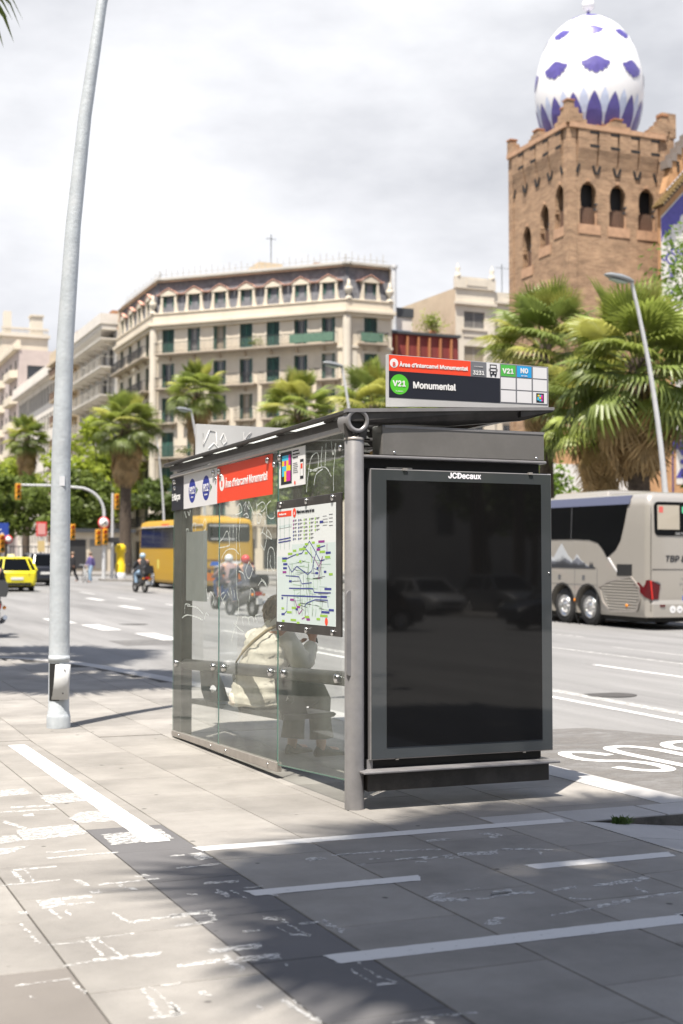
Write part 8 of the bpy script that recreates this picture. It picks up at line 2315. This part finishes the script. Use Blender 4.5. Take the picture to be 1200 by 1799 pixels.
b = MB(); b.box(15.60, 87.98, 4.1, 16.10, 87.998, 4.82); b.build('sign_face', mat('sign_pink', (.62, .30, .28), .5), rp_s)
b = MB(); b.box(15.6, 87.9, 3.0, 16.05, 87.95, 3.7); b.build('lower_plate', mat('plate_ochre', (.55, .42, .2), .5), rs2)
b = MB(); b.tube([(15.85, 88.1, gz(88) - .12), (15.85, 88.1, 4.9)], .06, 8); b.build('post', GALV2, rs2)
yb = thing('bollard', 'stout yellow street post at the far corner of the junction', 'bollard', (19.55, 82.0, gz(82)))
b = MB(); b.lathe([(.30, 0), (.30, .9), (.26, .95), (.26, 1.55), (.34, 1.6), (.34, 1.95), (.2, 2.1), (0, 2.12)], (19.55, 82, gz(82)), 14); b.build('post', mat('post_yellow', (.70, .50, .01), .45), yb)
b = MB(); b.lathe([(.32, 0), (.32, .35), (.305, .36)], (19.55, 82, gz(82)), 14); b.build('base', GALV2, yb)

# ================================================================== BEHIND THE PHOTOGRAPHER (mirrored in the dark screen)
car('black saloon crossing the junction behind the photographer', BLACKCAR, (17.3, -20.3, -.12), R(90), 'sedan')
car('dark blue saloon crossing behind the photographer, further right', DARKCAR, (24.2, -19.2, -.12), R(91), 'sedan')
car('pale grey car waiting at the stop line behind the photographer', WHITECAR, (24.6, -36.5, -.12), 0, 'hatch')
car('grey off-road car waiting at the stop line behind the photographer', GREYCAR, (27.6, -35.5, -.12), 0, 'suv')
for k, (x, y, h) in enumerate(((30.5, -41, 9.5), (34.5, -44, 10.5), (38.5, -41, 9.8), (27.3, -47, 10.4), (42, -49, 10.5), (21.5, -50, 10.6))):
    palm(x, y, h, 2.5, 'fan palm behind the photographer, %s of the mirrored palms' % ('second', 'third', 'fourth', 'lowest', 'last', 'first')[k], 70 + k, 30, 14, 1.8, .28, group='palms behind the photographer', z0=0)
for k, (x0, x1, y, h, m) in enumerate(((-40, 10, -72, 24, CREAM), (12, 40, -82, 28, STONE), (42, 75, -76, 22, GREYB), (-60, -42, -68, 26, BEIGE))):
    o = thing('apartment_block', 'apartment block behind the photographer, %s front' % ('cream', 'stone', 'grey', 'beige')[k], 'building', (x0, y, 0))
    xf, ang = frame_xf((x1, y), (-1, 0))
    hl = [(a, a + 1.5, z, z + 2.2) for a in [2 + 3.2 * i for i in range(int((x1 - x0 - 3) / 3.2))] for z in [4.5 + 3.4 * j for j in range(int((h - 6) / 3.4))]]
    w = MB(); facade(w, xf, 0, x1 - x0, -.3, h, hl, .3)
    w.xf = xf; w.poly([(0, .32, -.3), (x1 - x0, .32, -.3), (x1 - x0, .32, h), (0, .32, h)], 1); w.poly([(0, 0, h), (x1 - x0, 0, h), (x1 - x0, 14, h), (0, 14, h)], 0); w.xf = None
    w.build('wall', [m, PANE], o)

# left of the view: the facades and trees of the avenue's near side, they stand outside the frame and are mirrored in the glass
for k, (y0, y1, h, m) in enumerate(((-60, -22, 25, CREAM), (-20, 14, 28, BEIGE), (16, 60, 24, STONE), (62, 110, 27, WHITEB), (112, 170, 26, MAUVE))):
    o = thing('apartment_block', 'apartment block on the near side of the avenue, %s front, left of the view' % ('cream', 'beige', 'stone', 'white', 'mauve')[k], 'building', (-24, y0, 0))
    xf, ang = frame_xf((-24, y0), (0, 1))
    hl = [(a, a + 1.5, z, z + 2.2) for a in [2 + 3.2 * i for i in range(int((y1 - y0 - 3) / 3.2))] for z in [4.5 + 3.4 * j for j in range(int((h - 6) / 3.4))]]
    w = MB(); facade(w, xf, 0, y1 - y0, -.3, h, hl, .3)
    w.xf = xf; w.poly([(0, .32, -.3), (y1 - y0, .32, -.3), (y1 - y0, .32, h), (0, .32, h)], 1); w.poly([(0, 0, h), (y1 - y0, 0, h), (y1 - y0, 14, h), (0, 14, h)], 0); w.xf = None
    w.build('wall', [m, PANE], o)
for k, (x_, y_, h_, r_) in enumerate(((-14.5, -9, 12, 4.6), (-15, 1.5, 12.5, 4.8), (-14.6, 12, 12, 4.6), (-15.2, 23, 12.5, 4.8), (-14.8, 35, 12, 4.6), (-3.2, -3.6, 9.0, 4.2), (2.2, -6.2, 9.5, 4.3))):  # last two trees are added behind the camera to cut sky light
    tree(x_, y_, h_, r_, 'plane tree outside the view, %s along its row' % ('first', 'second', 'third', 'fourth', 'last', 'sixth, added behind the camera to block sky,', 'seventh, added nearest the kerb to block sky,')[k], LF_B, 110 + k, 3400, .3, 34, .75)

o = thing('apartment_block', 'long pale apartment block closing the far end of the avenue', 'building', (-40, 252, gz(252)))
xf, ang = frame_xf((-40, 252), (1, 0))
hl = [(a, a + 1.5, z, z + 2.2) for a in [2 + 3.4 * i for i in range(20)] for z in [8 + 3.5 * j for j in range(6)]]
w = MB(); facade(w, xf, 0, 72, 3, 31, hl, .3)
w.xf = xf; w.poly([(0, .32, 3), (72, .32, 3), (72, .32, 31), (0, .32, 31)], 1); w.poly([(0, 0, 31), (72, 0, 31), (72, 14, 31), (0, 14, 31)], 0); w.xf = None
w.build('wall', [STONE, PANE], o)
for k, (x_, y_) in enumerate(((-6, 112), (-5, 135), (-7, 160), (3, 205), (14, 215), (-10, 200))):
    tree(x_, y_, 10.5 + k % 3, 4.6, 'plane tree far along the avenue, %s from the junction' % ('first', 'second', 'third', 'fourth', 'fifth', 'sixth')[k], LF_B, 130 + k, 1800, .5, 24)
